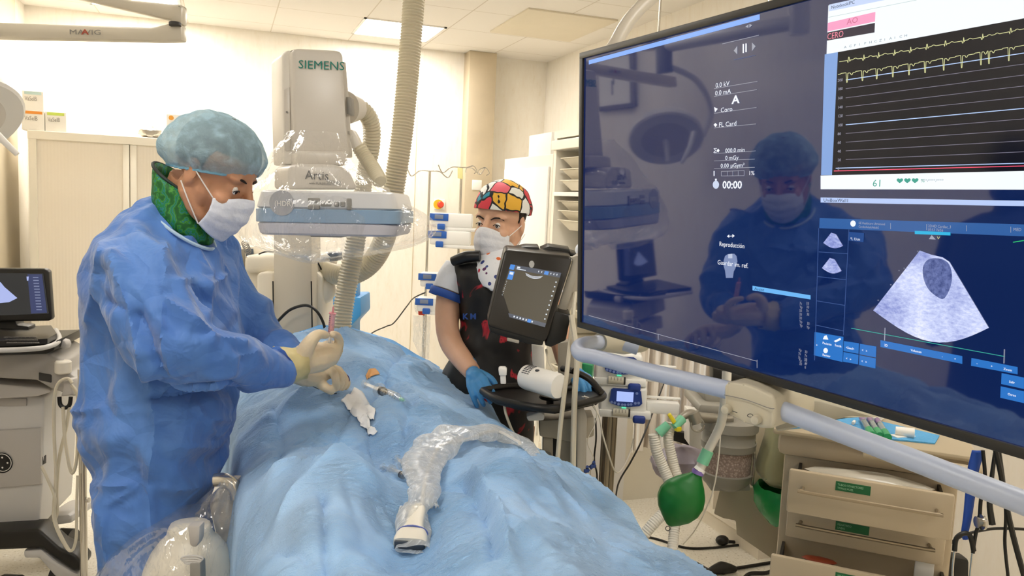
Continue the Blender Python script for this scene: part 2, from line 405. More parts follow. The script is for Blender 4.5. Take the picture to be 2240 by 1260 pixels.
# tambour cabinet
tb = mat('tambour door', '#efe6d6', .45, var=0); nt, b = nodes(tb)
tc = N(nt, 'TexCoord'); wv = N(nt, 'TexWave', {'Vector': tc.outputs['Object'], 'Scale': 16}, bands_direction='X')
bp = N(nt, 'Bump', {'Height': wv.outputs['Fac'], 'Strength': .12, 'Distance': .005}); nt.links.new(bp.outputs['Normal'], b.inputs['Normal'])
cx0, cx1, cy, cz = -1.18, .0, 5.95, 1.98
t = thing('tambour_cabinet', 'tall cream tambour door cabinet against the back wall behind the surgeon', 'cabinet', ((cx0+cx1)/2, cy+.24, 0))
m = MB(); m.wbox((cx0, cy, .0), (cx0+.045, cy+.48, cz)); m.wbox((cx1-.045, cy, 0), (cx1, cy+.48, cz)); m.wbox((cx0-.003, cy-.003, cz-.055), (cx1+.003, cy+.483, cz), .004)
m.wbox((cx0+.004, cy+.003, 0.001), (cx1-.004, cy+.46, .07)); m.wbox((cx0+.01, cy+.44, 0.002), (cx1-.01, cy+.478, cz-.01)); obj('body', m, CREAM, t, smooth=False)
mid = (cx0+cx1)/2
for s, (a, c) in enumerate(((cx0+.045, mid-.002), (mid+.002, cx1-.045))):
    o = obj('door', MB().wbox((a, cy+.02, .07), (c, cy+.035, cz-.055)), tb, t, smooth=False)
    e = (c-.04, c) if s == 0 else (a, a+.04)
    obj('pull_strip', MB().wbox((e[0], cy+.008, .07), (e[1], cy+.02, cz-.055), .003), CREAM, o)
# boxes on the cabinet
def glovebox(px0, px1, py0, py1, colr, lab, Y=5.97, z0=None, word=True, grp=None):
    a = PY(px0, py1, Y); c = PY(px1, py0, Y); z0 = a.z if z0 is None else z0; h = c.z-a.z
    t = thing('glove_box', lab, 'box', ((a.x+c.x)/2, Y+.06, z0), grp)
    obj('carton', MB().wbox((a.x, Y, z0), (c.x, Y+.13, z0+h), .002), WH, t, smooth=False)
    obj('stripe', MB().wbox((a.x+.012, Y-.001, z0+h-.022), (c.x-.012, Y+.001, z0+h-.004)), mat('stripe '+colr, colr, .5), t, smooth=False)
    k = MB(); w = c.x-a.x
    mm = Matrix.Translation((a.x+w*.12, Y-.0015, z0+h*.5)) @ Matrix.Rotation(math.pi/2, 4, 'X')
    text_mb(k, 'VaSelB', mm, h*.22, .8*w/.15); obj('lettering', k, mat('grey print', '#9a938a', .6), t, smooth=False)
    return z0+h
zt = glovebox(48, 97, 243, 283, '#e8963e', 'white carton with an orange stripe on the cabinet top, under another carton', z0=cz)
glovebox(49, 95, 205, 244, '#bcd6d6', 'white carton with a pale blue stripe, stacked on the orange-striped carton', z0=zt+.0005, Y=5.975)
glovebox(99, 145, 245, 285, '#cfe36a', 'white carton with a lime stripe on the cabinet top, right of the orange-striped one', z0=cz)
a = PY(364, 300, 6.0)
t = thing('supply_carton', 'white carton with an orange dot on the cabinet, half behind the blue cap', 'box', (a.x+.12, 6.06, cz))
obj('carton', MB().wbox((a.x, 6.0, cz), (a.x+.26, 6.14, cz+.17), .002), WH, t, smooth=False)
obj('printed_dot', MB().cyl((a.x+.03, 5.999, cz+.145), (a.x+.03, 6.001, cz+.145), .016), mat('orange print', '#e8a23e', .5), t)
cpm = mat('crumpled silver film', '#b9b2a6', .2, metal=.5, bump=.9, bscale=14)
q = PY(328, 300, 5.99); m = MB().ball((q.x, 6.03, cz+.04), (.075, .05, .04), 20)
displace(m, lambda c, n: .02*wrinkle(c, 22)); obj('crumpled_wrapper', m, cpm, label='crumpled clear and grey wrapper on top of the cabinet left of the cap', cat='wrapper')

# ceiling arm with MAVIG lettering
ARM = mat('arm enamel', '#cfc6b3', .35)
t = thing('ceiling_support_arm', 'beige jointed ceiling arm with MAVIG lettering across the upper left corner', 'support arm', P(383, 40, 3.0))
m = MB(); slab(m, [(-260, 38), (10, 49), (330, 60), (372, 50), (396, 53), (397, 88), (350, 89), (10, 82), (-260, 74)], 3.0, .055, .008); obj('lower_arm', m, ARM, t)
m = MB(); slab(m, [(392, 8), (397, 12), (397, 52), (374, 53), (372, 42), (355, 39), (180, -2), (-120, -66), (-120, -120), (290, -2), (372, 8)], 3.0, .06, .01); obj('upper_arm', m, ARM, t)
m = MB(); a = P(-120, -90, 3.05); m.cyl((a.x, a.y, a.z-.1), (a.x, a.y, ZC), .05); m.cyl((a.x, a.y, ZC-.05), (a.x, a.y, ZC), .14, .16); obj('ceiling_post', m, ARM, t)
k = MB(); F = pxframe(151, 75, 2.997, 219, 76); text_mb(k, 'MAVIG', F, .018, 1.55); obj('lettering', k, GREY, t, smooth=False)
k = MB(); text_mb(k, 'A', pxframe(178.5, 75, 2.9962, 219, 76), .018, 1.5, bold=.0008); obj('letter_accent', k, mat('red print', '#b0523c', .5), t, smooth=False, label='red letter accent')
m = MB(); m.cyl(P(383, 50, 2.99), P(383, 56, 2.99), .022); obj('joint_gap', m, DK, t)

# surgical lamp at the left edge
t = thing('surgical_lamp', 'white surgical lamp head on a yoke at the left edge of the photo', 'lamp', P(-35, 250, 2.9))
c0 = P(-82, 250, 2.95); ax = (P(-30, 262, 2.9)-P(-95, 190, 3.1)).normalized()
ax = V((.45, -.5, -.74)).normalized(); LW = mat('lamp white', '#e6e2da', .3)
m = MB().lathe([(.02, -.09), (.1, -.085), (.17, -.05), (.2, -.01), (.205, .02), (.195, .03)], c0, ax, 40); obj('lamp_housing', m, LW, t)
m = MB().lathe([(.19, .028), (.02, .034), (.0, .034)], c0, ax, 40, cap=False); obj('lens', m, mat('lamp lens', '#d6cfc4', .15), t)
m = MB().cyl(c0+ax*.03, c0+ax*.19, .017, .013); obj('handle', m, LW, t)
x1 = ax.orthogonal().normalized(); y1 = ax.cross(x1); 
hz = V((-.8, -.6, 0)); hz = (hz-ax*hz.dot(ax)).normalized()
top = c0+V((0, 0, .38))
m = MB().tube([c0+hz*.2, c0+hz*.25-ax*.05+V((0, 0, .1)), c0+hz*.17+V((0, 0, .3)), top], .016, 10); obj('yoke', m, LW, t)
m = MB(); m.cyl(top-V((0, 0, .04)), top+V((0, 0, .14)), .045); obj('knuckle', m, GREY, t)
m = MB(); e = V((-.98, c0.y-.8, top.z+.1)); m.tube([top+V((0, 0, .1)), e], .035, 12, sm=False); m.cyl(e-V((0, 0, .06)), V((e.x, e.y, ZC)), .045); m.cyl((e.x, e.y, ZC-.06), (e.x, e.y, ZC), .12); obj('ceiling_arm', m, LW, t)
m = MB(); s0 = P(0, 305, 2.6); 
m = MB().tube([P(-60, 235, 2.7), P(-10, 290, 2.7), P(38, 338, 2.72)], [.013, .012, .009], 12); obj('probe_wand', m, LW, None, label='pale tubular handle hanging at the left edge below the lamp', cat='lamp handle')

# ---------------------------------------------------------------- C-arm
SIE = mat('warm grey enamel', '#cfc8bd', .3); LAV = mat('pale lavender grey', '#c9c8d0', .35); BLU = mat('dusty blue band', '#8fabc6', .35)
HOSE = mat('cream ribbed hose', '#d6cdb4', .32)
t = thing('x_ray_c_arm', 'large SIEMENS x-ray machine tower with flat detector head over the table', 'x-ray machine', P(640, 1150, 3.25))
tw = MB(); slab(tw, [(638, 110), (648, 105), (742, 110), (751, 118), (757, 240), (766, 345), (645, 345), (641, 240)], 2.62, .17, .012, seg=3, n=TN); obj('tower_cover', tw, SIE, t)
tw = MB(); slab(tw, [(617, 118), (626, 110), (660, 110), (660, 360), (622, 360), (618, 240)], 2.66, .2, .008, n=TN); slab(tw, [(745, 135), (757, 135), (764, 220), (772, 345), (745, 345)], 2.68, .14, .005, n=TN); obj('side_cover', tw, mat('cool white enamel', '#e3ddd2', .35), t)
m = MB(); slab(m, [(621, 196), (634, 190), (635, 330), (622, 330)], 2.655, .01, .002); obj('side_panel', m, SIE, t)
m = MB(); m.cyl(P(627.5, 245, 2.654), P(627.5, 245, 2.65), .0035); obj('screw', m, GREY, t)
# detector local frame
A, B_ = P(553, 468, 2.42), P(868, 474, 2.42); DX = (B_-A).normalized(); upt = V((.03, 0, 1)); upt = (upt-DX*upt.dot(DX)).normalized(); DY = upt.cross(DX)
DW = (B_-A).length
def dmat(): o = A+(B_-A)/2; return Matrix(((DX.x, DY.x, upt.x, o.x), (DX.y, DY.y, upt.y, o.y), (DX.z, DY.z, upt.z, o.z), (0, 0, 0, 1)))
DM = dmat(); S_ = 2.42/1750
def rrect(wx, y0, y1, r, z, n=6):
    o = []
    for cx, cyy, a0 in ((wx-r, y0+r, -90), (wx-r, y1-r, 0), (-wx+r, y1-r, 90), (-wx+r, y0+r, 180)):
        for k in range(n+1):
            a = math.radians(a0+90*k/n); o.append(V((cx+r*math.cos(a), cyy+r*math.sin(a), z)))
    return o
W = DW/2
def layer(name, z0, z1, w0, w1, m_, rr=.05, lip=.006, y0=0, y1=.42):
    b = MB(DM); b.loft([rrect(w0-lip, y0+lip, y1-lip, rr, z0), rrect(w0, y0, y1, rr, z0+lip), rrect(w1, y0, y1, rr, z1-lip), rrect(w1-lip, y0+lip, y1-lip, rr, z1)]); return obj(name, b, m_, t)
layer('detector_top', 13*S_, 53*S_, W+.001, W-.012, mat('detector white', '#dcdcdc', .35))
layer('detector_band', -17*S_, 13*S_, W+.004, W+.004, BLU, lip=.002)
layer('detector_base', -45*S_, -17*S_, W-.008, W-.001, LAV)
b = MB(DM); b.box((-.02, .2, -47*S_), (.1, .2, .01), .003); obj('collimator_window', b, GREY, t)
# neck between tower and detector
nk = MB(); slab(nk, [(630, 366), (652, 358), (738, 360), (765, 372), (785, 415), (630, 415)], 2.5, .24, .012, seg=3, n=TN); slab(nk, [(650, 330), (760, 330), (762, 362), (648, 362)], 2.58, .16, .01, n=TN); obj('neck_cover', nk, SIE, t)
k = MB(); text_mb(k, 'SIEMENS', pxframe(652, 149, 2.616, 741, 153), .0265, 1.08, bold=0); obj('maker_lettering', k, mat('teal print', '#0f7a6c', .5), t, smooth=False)
k = MB(); text_mb(k, 'Artis', pxframe(667, 391.5, 2.497, 714, 393.5), .0275, .95); text_mb(k, 'with PURE®', pxframe(676, 403, 2.497, 710, 404), .0075, .95); obj('model_lettering', k, mat('graphite print', '#5b5a5a', .5), t, smooth=False)
k = MB(); text_mb(k, 'zee', pxframe(714, 403, 2.497, 756, 405), .0185, 1.25, bold=.0012); obj('model_suffix', k, mat('silver print', '#a5a29c', .5), t, smooth=False)
def px2d(x, y): 
    q = DM.inverted() @ PL(x, y, A, DY); return q
k = MB(DM); q = px2d(617, 444); k.cyl((q.x, -.002, q.z), (q.x, .002, q.z), .038, seg=32); obj('round_badge', k, mat('badge grey', '#a9aaae', .4), t)
k = MB(); text_mb(k, '(HDR)', pxframe(600, 450, 2.414, 640, 451), .0155, .95); obj('badge_lettering', k, WH, t, smooth=False)
for (x, y, w_, h_) in ((687, 438, 27, 10), (687, 453, 27, 10), (714, 446, 26, 11), (736.5, 447, 11, 11), (750, 447, 11, 11), (764, 447, 11, 26)):
    k = MB(DM); q = px2d(x, y); k.box((q.x, -.001, q.z), (w_*S_, .008, h_*S_), min(w_, h_)*S_*.49, seg=3); obj('control_button', k, GREY, t)
# pillar of the C-arm stand behind the table
m = MB(); slab(m, [(598, 470), (681, 472), (687, 1060), (600, 1060)], 3.2, .15, .006); obj('stand_column', m, mat('stand beige', '#d6cdbb', .4), t)
m = MB(); slab(m, [(560, 1050), (720, 1050), (725, 1130), (560, 1130)], 3.15, .4, .02); obj('stand_base', m, SIE, t)
m = MB(); slab(m, [(533, 562), (545, 557), (700, 560), (706, 566), (705, 592), (694, 598), (533, 598)], 3.32, .3, .02, seg=3)
for o in ([(561, 600), (575, 594), (600, 595), (600, 1000), (565, 1000)], [(682, 594), (694, 594), (705, 605), (706, 1000), (682, 1000)]): slab(m, o, 3.28, .2, .012, seg=3)
slab(m, [(533, 594), (700, 594), (702, 1100), (540, 1100)], 3.36, .25, .01); obj('stand_housing', m, mat('ivory housing', '#ece4d2', .4), t)
for q_ in ([P(597, 615, 3.19), P(597.5, 640, 3.19), P(599, 760, 3.19)], [P(681, 615, 3.19), P(683, 720, 3.19)]): obj('seam', MB().tube(q_, .0028, 6), BLK, t)
m = MB(); m.ball(P(706, 634, 3.35), (.055, .055, .06), 20); obj('joint_cap', m, mat('ivory housing'), t)
# hoses
hs = MB(); hs.tube([P(927, -235, 3.1), P(907, -20, 3.1), P(896, 120, 3.1), P(880, 290, 3.1), P(862, 410, 3.12), P(848, 500, 3.16), P(820, 565, 3.22), P(780, 597, 3.27), P(735, 600, 3.32), P(690, 585, 3.42)], .0405, 20, 8, ribs=(.0118, .0028))
obj('ribbed_hose', hs, HOSE, label='long cream ribbed cable hose running from the ceiling down past the detector and curling left', cat='hose')
hs = MB(); hs.tube([P(772, 236, 2.86), P(792, 240, 2.88), P(811, 268, 2.92), P(812, 320, 2.96), P(798, 385, 3.0), P(788, 460, 3.02), P(776, 540, 3.02), P(764, 600, 3.02), P(753, 660, 3.02), P(746, 720, 3.02), P(740, 850, 3.05)], [.03, .03, .031, .031, .031, .032, .036, .037, .037, .037, .037], 20, 8, ribs=(.0118, .0026))
obj('ribbed_hose', hs, HOSE, t)
m = MB(); m.cyl(P(756, 236, 2.8), P(781, 238, 2.86), .058, .042, 28); m.cyl(P(781, 238, 2.86), P(792, 243, 2.87), .04, .034, 28); obj('hose_collar', m, mat('cool white enamel'), t)
m = MB(); slab(m, [(757, 212), (766, 212), (768, 250), (759, 250)], 2.66, .06, .002); obj('latch_plate', m, GREY, t)
hs = MB(); hs.tube([P(785, 322, 2.7), P(800, 345, 2.7), P(818, 372, 2.68), P(832, 398, 2.64)], .0235, 16, 8, ribs=(.0095, .002)); obj('ribbed_hose', hs, HOSE, t)
m = MB(); slab(m, [(757, 283), (772, 283), (782, 300), (790, 318), (774, 331), (757, 300)], 2.68, .05, .006); obj('elbow_cover', m, mat('cool white enamel'), t)
# small things behind
m = MB(); m.tube([P(590, 724, 3.14), P(612, 698, 3.14), P(636, 677, 3.14), P(668, 668, 3.14), P(690, 678, 3.14), P(706, 703, 3.14), P(716, 740, 3.14)], .0058, 8); m.tube([P(590, 724, 3.14), P(560, 760, 3.14)], .0058, 8)
obj('cable', m, BLK, label='thick glossy black cable arching behind the surgeon forearm', cat='cable')
m = MB(); m.tube([P(566, 556, 3.28), P(580, 551, 3.28), P(600, 551, 3.3)], .003, 6); m.tube([P(680, 560, 3.3), P(690, 568, 3.3), P(702, 588, 3.32), P(722, 640, 3.5), P(722, 700, 3.5)], .0035, 6); obj('cable', m, BLK, t)
m = MB(); m.tube([P(930, 640, 5.0), P(905, 652, 5.1), P(890, 670, 5.3), P(862, 706, 5.4), P(845, 714, 5.4), P(812, 730, 5.3), P(790, 760, 5.3)], .0045, 6); obj('cable', m, DK, label='thin dark cable sagging from the lower pump of the bare pole towards the table', cat='cable')
m = MB(); slab(m, [(712, 553), (738, 553), (738, 571), (712, 570)], 3.45, .1, .003); obj('box_clamp', m, BLK, t)
m = MB(); slab(m, [(778, 600), (796, 588), (799, 592), (797, 606), (790, 610), (780, 608)], 3.45, .03, .003); obj('black_grip', m, BLK, t)
# patient monitor behind
t = thing('bedside_monitor', 'small beige bedside monitor with grey screen behind the surgeon chest', 'monitor', P(535, 600, 3.6))
m = MB(); slab(m, [(495, 541), (556, 539), (562, 601), (500, 605)], 3.6, .12, .006); obj('housing', m, mat('ivory housing'), t)
m = MB(); slab(m, [(500, 547), (534, 545), (537, 590), (504, 592)], 3.595, .006, .001); obj('screen', m, mat('dead lcd', '#8e8778', .2), t)
m = MB(); slab(m, [(537, 545), (553, 544), (555, 560), (538, 561)], 3.595, .006, .001); obj('keypad', m, mat('slate keypad', '#55606c', .4), t)
m = MB(); m.tube([P(535+7*math.cos(i*1.1)+i*.25, 531+i*.6+7*math.sin(i*1.1), 3.55) for i in range(34)], .002, 5, 3); obj('cable', m, GREY, label='coiled grey cable on top of the small bedside monitor', cat='cable')
# blue container
t = thing('waste_container', 'blue plastic medical waste container against the back wall behind the hose', 'container', P(765, 900, 4.6))
bl = mat('blue bin plastic', '#3d8fcf', .4)
m = MB(); slab(m, [(700, 650), (789, 650), (790, 690), (766, 716), (766, 1070), (700, 1070)], 4.6, .3, .01); obj('bin_body', m, bl, t)
m = MB(); slab(m, [(770, 622), (781, 620), (781, 652), (770, 652)], 4.62, .1, .004); obj('bin_lid', m, bl, t)
# emergency stop
q = PY(957, 447, YB)
t = thing('emergency_stop', 'red emergency stop button with yellow ring on the back wall', 'button', (q.x, YB, q.z-.05))
obj('plate', MB().box((q.x+.015, YB-.012, q.z), (.09, .02, .09), .004), WH, t)
obj('ring', MB().cyl((q.x, YB-.03, q.z), (q.x, YB-.02, q.z), .042), mat('yellow plastic', '#e8b832', .4), t)
obj('push_button', MB().lathe([(.012, 0), (.013, .03), (.028, .035), (.028, .055), (.02, .062)], (q.x+.01, YB-.02, q.z), (0, -1, 0)), mat('red plastic', '#d8452f', .35), t)

# infusion poles and pumps at the back
PW = mat('pump white', '#f2f0ea', .35); PB = mat('pump blue', '#2f62b8', .4); PLC = mat('pump lcd', '#7f8aa0', .2)
def pole(x, y, d, ztop, lab, hook=True, r=.008, r2=.013, zsw=1.3, foot=True):
    o = P(x, y, d); t = thing('infusion_pole', lab, 'infusion pole', (o.x, o.y, 0))
    m = MB(); m.cyl((o.x, o.y, .08), (o.x, o.y, zsw), r2); m.cyl((o.x, o.y, zsw-.02), (o.x, o.y, ztop), r); obj('pole', m, CHR, t)
    if hook:
        for s in (-1, 1):
            k = MB(); dx = r0*s; q = V((o.x, o.y, ztop)); k.tube([q, q+dx*.06, q+dx*.1+V((0, 0, -.03)), q+dx*.12+V((0, 0, -.03)), q+dx*.14+V((0, 0, .01))], .0035, 6); obj('hook', k, CHR, t)
    if foot:
        for k_ in range(5):
            a = k_*1.2566; k = MB(); e = V((o.x+.28*math.cos(a), o.y+.28*math.sin(a), .07)); k.tube([(o.x, o.y, .11), e], .014, 8, sm=False); k.cyl(e-V((0, .012, .045)), e-V((0, -.012, .045)), .025); obj('foot', k, GREY, t)
    return t, o
pA, oA = pole(934, 560, 5.0, PX(945, 374, P(934, 560, 5.0).x).z, 'thin chrome infusion pole with two hooks nearest the ribbed hose', zsw=.95)
def wallpump(o, px, py, lab, sw=1.0):
    d = depth(o); q = P(px, py, d-.13); t = thing('syringe_pump', lab, 'syringe pump', q)
    M = frame(q, r0, V((0, 0, 1)))
    m = MB(M); m.box((.03, .02, 0), (.24*sw, .1, .085), .012); m.box((.08, .0, -.05), (.2, .06, .02), .004); obj('housing', m, PW, t)
    m = MB(M); m.box((-.045, -.032, .018), (.11, .006, .042), .006); obj('control_panel', m, PB, t)
    m = MB(M); m.box((-.045, -.036, .02), (.05, .004, .026), .001); obj('lcd', m, PLC, t)
    m = MB(M); m.box((-.03, -.035, -.038), (.045, .03, .035), .006); obj('plunger_clamp', m, PB, t)
    return t
pB, oB = pole(1004, 520, 4.85, 1.85, 'thin chrome infusion pole against the stainless column beside the nurse', zsw=1.0, foot=False)
wallpump(oB, 978, 482, 'white and blue infusion pump, upper of the two left of the nurse face')
wallpump(oB, 974, 520, 'white and blue infusion pump, second from the top left of the nurse face')
wallpump(oA, 952, 612, 'white and blue infusion pump at the nurse sleeve, above the lowest pump')
wallpump(oA, 945, 666, 'white and blue infusion pump, lowest beside the nurse upper arm')
m = MB(); q = P(918, 668, 4.95); m.ball(q, (.035, .03, .06), 14); obj('drip_chamber', m, film('clear plastic bag', white=.25), label='clear drip bag with red cap hanging left of the lowest back pump', cat='drip bag')
m = MB(); slab(m, [(914, 662), (921, 662), (923, 682), (928, 684), (928, 690), (915, 689)], 4.88, .01, .002); obj('red_clamp', m, mat('red plastic'), label='small red tubing clamp on the bare pole below the pumps', cat='clamp')
m = MB(); slab(m, [(904, 690), (942, 692), (938, 785), (920, 782), (903, 745)], 4.93, .006, 0); obj('waste_bag', m, film('clear plastic bag'), label='clear limp bag hanging low on the bare infusion pole', cat='bag')
m = MB(); slab(m, [(1001, 366), (1012, 368), (1012, 392), (1001, 390)], 4.7, .02, .002); obj('yellow_tag', m, mat('pale yellow', '#efe7a0', .5), label='pale yellow tag hanging by the infusion hooks near the column', cat='tag')
for s, (x, y) in enumerate(((1035, 368), (1062, 372))):
    m = MB(); m.tube([P(x-16, y+10, 4.7), P(x-14, y, 4.7), P(x, y-5, 4.7), P(x+8, y+6, 4.7), P(x+2, y+12, 4.7)], .003, 6); obj('infusion_hook', m, CHR, label=('bent chrome hook left of' if s == 0 else 'bent chrome hook right above')+' the blank plate on the column', cat='hook')
# white cupboard and tray rack on the right wall
t = thing('wall_cupboard', 'tall plain white cupboard on the right wall beside the column', 'cupboard', (2.34, 5.3, 0))
m = MB(); m.wbox((2.0, 4.83, 0), (2.66, 5.78, 1.98), .004); obj('body', m, CREAM, t, smooth=False)
m = MB(); m.wbox((1.985, 4.87, .1), (1.999, 5.74, 1.9), .003); obj('door', m, WH, t)
q = PX(1147, 297, 2.0)
obj('carton', MB().wbox((2.03, 4.95, 1.981), (2.3, 5.36, 2.13), .003), WH, label='white cardboard carton lying on top of the white cupboard', cat='box')
t = thing('tray_rack', 'open cream rack of stacked sliding trays beside the display', 'rack', (2.34, 4.3, 0))
m = MB(); m.wbox((2.0, 4.78, 0), (2.66, 4.82, 2.1)); m.wbox((2.0, 3.9, 0), (2.66, 3.94, 2.1)); m.wbox((2.62, 3.93, .001), (2.678, 4.79, 2.09)); m.wbox((1.98, 3.895, 2.0), (2.675, 4.825, 2.06), .004); m.wbox((2.0, 3.89, 2.075), (2.678, 4.83, 2.12)); obj('carcass', m, CREAM, t, smooth=False)
trm = mat('tray plastic', '#e2d9c4', .4)
for i, z in enumerate((1.93, 1.86, 1.79, 1.66, 1.6, 1.54, 1.0, .8, .6)):
    m = MB(Matrix.Translation((2.3, 4.36, z))); m.loft([[V((x*s, y*s, h)) for x, y in ((-.27, -.38), (.27, -.38), (.27, .38), (-.27, .38))] for s, h in ((.82, -.04), (.84, -.042), (1, .015), (1.04, .017), (1.04, .022), (.98, .02))], cap=False); obj('tray', m, trm, t)
for z in (1.71, 1.32): obj('shelf', MB().wbox((1.99, 3.945, z), (2.61, 4.775, z+.025), .002), WH, t, smooth=False)
q = P(1250, 540, 4.9); m = MB(); m.lathe([(.1, 0), (.135, .0), (.14, .06), (.125, .13), (.08, .17), (.02, .185)], (2.2, q.y, 1.346)); obj('white_hood', m, LW, label='rounded white hood on the rack shelf just above the portable ultrasound', cat='hood')
m = MB(); m.ball((2.03, 4.38, 1.39), (.04, .05, .045), 16); obj('grey_dome', m, mat('pale grey blue', '#b9bfca', .4), label='round pale grey cap on the rack shelf touching the display frame edge', cat='cap')
# ================================================================ large wall display on its frame
tH = V((-.129, .992, 0)).normalized()
n0 = V((-.992, -.129, 0)).normalized(); SN = (n0*math.cos(math.radians(3)) + V((0, 0, -1))*math.sin(math.radians(3))).normalized()
SX = -tH; SU = SN.cross(SX)      # local X to the viewer's right, local up
S0 = P(1271, 416, 2.2)
def sp_(x, y, off=0.0): return PL(x, y, S0+SN*off, SN)
def sl(p): d = p-S0; return (d.dot(SX), d.dot(SU))
TL, BL = sl(sp_(1270, 116)), sl(sp_(1271, 717))
x0, x1_, y0_, y1_ = TL[0], TL[0]+1.34, BL[1], TL[1]
SM = Matrix(((SX.x, SU.x, SN.x, S0.x), (SX.y, SU.y, SN.y, S0.y), (SX.z, SU.z, SN.z, S0.z), (0, 0, 0, 1)))
t = thing('wall_display', 'huge flat display with black frame showing ECG traces and an echo image', 'display', S0+V((0, -.6, -.4)))
m = MB(SM); bz = .0165
for a, b_ in (((x0, y0_), (x1_, y0_+bz)), ((x0, y1_-bz), (x1_, y1_)), ((x0, y0_+bz-.001), (x0+bz, y1_-bz+.001)), ((x1_-bz, y0_+bz-.001), (x1_, y1_-bz+.001))):
    m.wbox((a[0], a[1], -.05), (b_[0], b_[1], .004), .0015)
m.wbox((x0+.004, y0_+.004, -.055), (x1_-.004, y1_-.004, -.045), .004); obj('frame', m, mat('display frame', '#2b2924', .38), t)
m = MB(SM); m.wbox((x0+.18, y0_+.12, -.11), (x1_-.18, y1_-.12, -.056), .012); obj('rear_housing', m, mat('display frame'), t)
pm = mat('display glass', '#04060c', .035, var=0, emit='#0b2258', estr=.75, ior=2.0)
obj('screen', MB(SM).wbox((x0+bz, y0_+bz, -.01), (x1_-bz, y1_-bz, -.002)), pm, t, smooth=False)
UM = []; UI = {}
def um(name, col, s=1.0):
    if name not in UI:
        mm = mat('ui '+name, '#000000', .1, var=0, emit=col, estr=s, ior=1.5); UI[name] = len(UM); UM.append(mm)
    return UI[name]
g = MB(); g2 = MB(); layer_ = [0]
def clipx(p): return p
def poly(px, name, col, s=1.0, lift=0):
    g.mi = um(name, col, s); pts = [sp_(x, y, -.0016+lift*.0002) for x, y in px]
    g.add(pts, [tuple(range(len(pts)))])
def line(px, name, col, s=1.0, w=1.0, lift=2):
    for (a, b_) in zip(px, px[1:]):
        dx, dy = b_[0]-a[0], b_[1]-a[1]; L = math.hypot(dx, dy) or 1; nx, ny = -dy/L*w/2, dx/L*w/2
        poly([(a[0]+nx, a[1]+ny), (b_[0]+nx, b_[1]+ny), (b_[0]-nx, b_[1]-ny), (a[0]-nx, a[1]-ny)], name, col, s, lift)
def txt(x, y, h, s, name, col, st=1.0, sx=1.0, bold=0, lift=3, align='LEFT'):
    g.mi = um(name, col, st); o = sp_(x, y, -.0016+lift*.0002); hm = h*depth(o)/FPX
    M = Matrix(((SX.x, SU.x, SN.x, o.x), (SX.y, SU.y, SN.y, o.y), (SX.z, SU.z, SN.z, o.z), (0, 0, 0, 1)))
    text_mb(g, s, M, hm, sx*1.45, align, bold*hm, 0)
W_ = ('white', '#f2f6ff', 1.0); LB = ('light blue', '#8fb4f5', 1.0); PALE = ('pale grey', '#b8bccb', .75); MB_ = ('mid blue', '#3f7fc8', 1.0); DB = ('line blue', '#4d6aa8', .7)
poly([(1288, 132), (1662, 31), (1662, 43), (1288, 141)], 'top bar', '#86b0ff')
txt(1630, 62, 6, '◄►', *PALE)
line([(1580, 96), (1660, 77)], *PALE, w=1.2); line([(1605, 131), (1652, 121)], *DB)
poly([(1613, 100), (1613, 119), (1605, 111)], *PALE); poly([(1645, 93), (1645, 112), (1653, 101)], *PALE)
line([(1626, 96), (1626, 116)], *W_, w=3); line([(1632, 95), (1632, 114)], *W_, w=3)
for (x, y, h, s, lx, ly) in ((1565, 192, 10, '0.0 kV', 1657, 178), (1564, 209, 10, '0.0 mA', 1656, 196), (1576, 246, 10, 'Coro', 1655, 235), (1572, 278, 10, 'FL Card', 1654, 271), (1586, 334, 9, '000.0 min', 1653, 330), (1586, 350, 9, '0 mGy', 1651, 348), (1576, 367, 9, '0.00 µGym²', 1651, 366)):
    txt(x, y, h, s, *W_, sx=.82); line([(1562, y+2), (lx, ly)], *PALE)
txt(1601, 227, 17, 'A', *W_, sx=.95, bold=.04)
poly([(1562, 234), (1570, 238), (1564, 246)], *W_); poly([(1561, 273), (1565, 269), (1569, 273), (1565, 278)], *W_); txt(1560, 334, 9, 'Σ', *W_); poly([(1567, 330), (1571, 325), (1574, 329), (1571, 334)], *W_)
line([(1562, 374), (1562, 385)], *W_, w=2)
for a in ([(1578, 375), (1628, 373), (1628, 384), (1578, 385), (1578, 375)], [(1591, 374), (1591, 384)], [(1603, 374), (1603, 384)], [(1615, 374), (1615, 384)]): line(a, *PALE)
txt(1637, 383, 9, '1%', *W_, sx=.85); txt(1580, 412, 16, '00:00', *W_, sx=.82, bold=.03)
poly([(1566+7*math.cos(i*.5), 404+9*math.sin(i*.5)) for i in range(13)], 'stopwatch', '#c9d4ec'); line([(1566, 391), (1566, 395)], *W_, w=4)
line([(1592, 517), (1605, 516)], *W_, w=1.5); poly([(1590, 517), (1595, 513), (1595, 520)], *W_); poly([(1607, 516), (1602, 512), (1602, 520)], *W_)
txt(1573, 538, 10, 'Reproducción', *W_, sx=.66); txt(1569, 578, 10, 'Guardar im. ref.', *W_, sx=.7)
poly([(1583, 570), (1586, 560), (1592, 556), (1606, 555), (1611, 560), (1613, 572), (1609, 586), (1605, 594), (1603, 608), (1588, 608), (1586, 592), (1583, 582)], 'silhouette icon', '#8796bd', .9, lift=1)
poly([(1593, 556), (1602, 555), (1602, 565), (1593, 565)], 'icon cap', '#c6cfe6', .9, lift=2)
poly([(1646, 625), (1773, 646), (1773, 655), (1646, 635)], 'assist bar', '#6fb6f2'); txt(1650, 634, 6, 'Assist', 'ink', '#1c2f58', .6)
line([(1288, 690), (1655, 790)], *PALE); line([(1656, 787), (1656, 805)], *PALE); line([(1440, 730), (1440, 743)], *PALE)
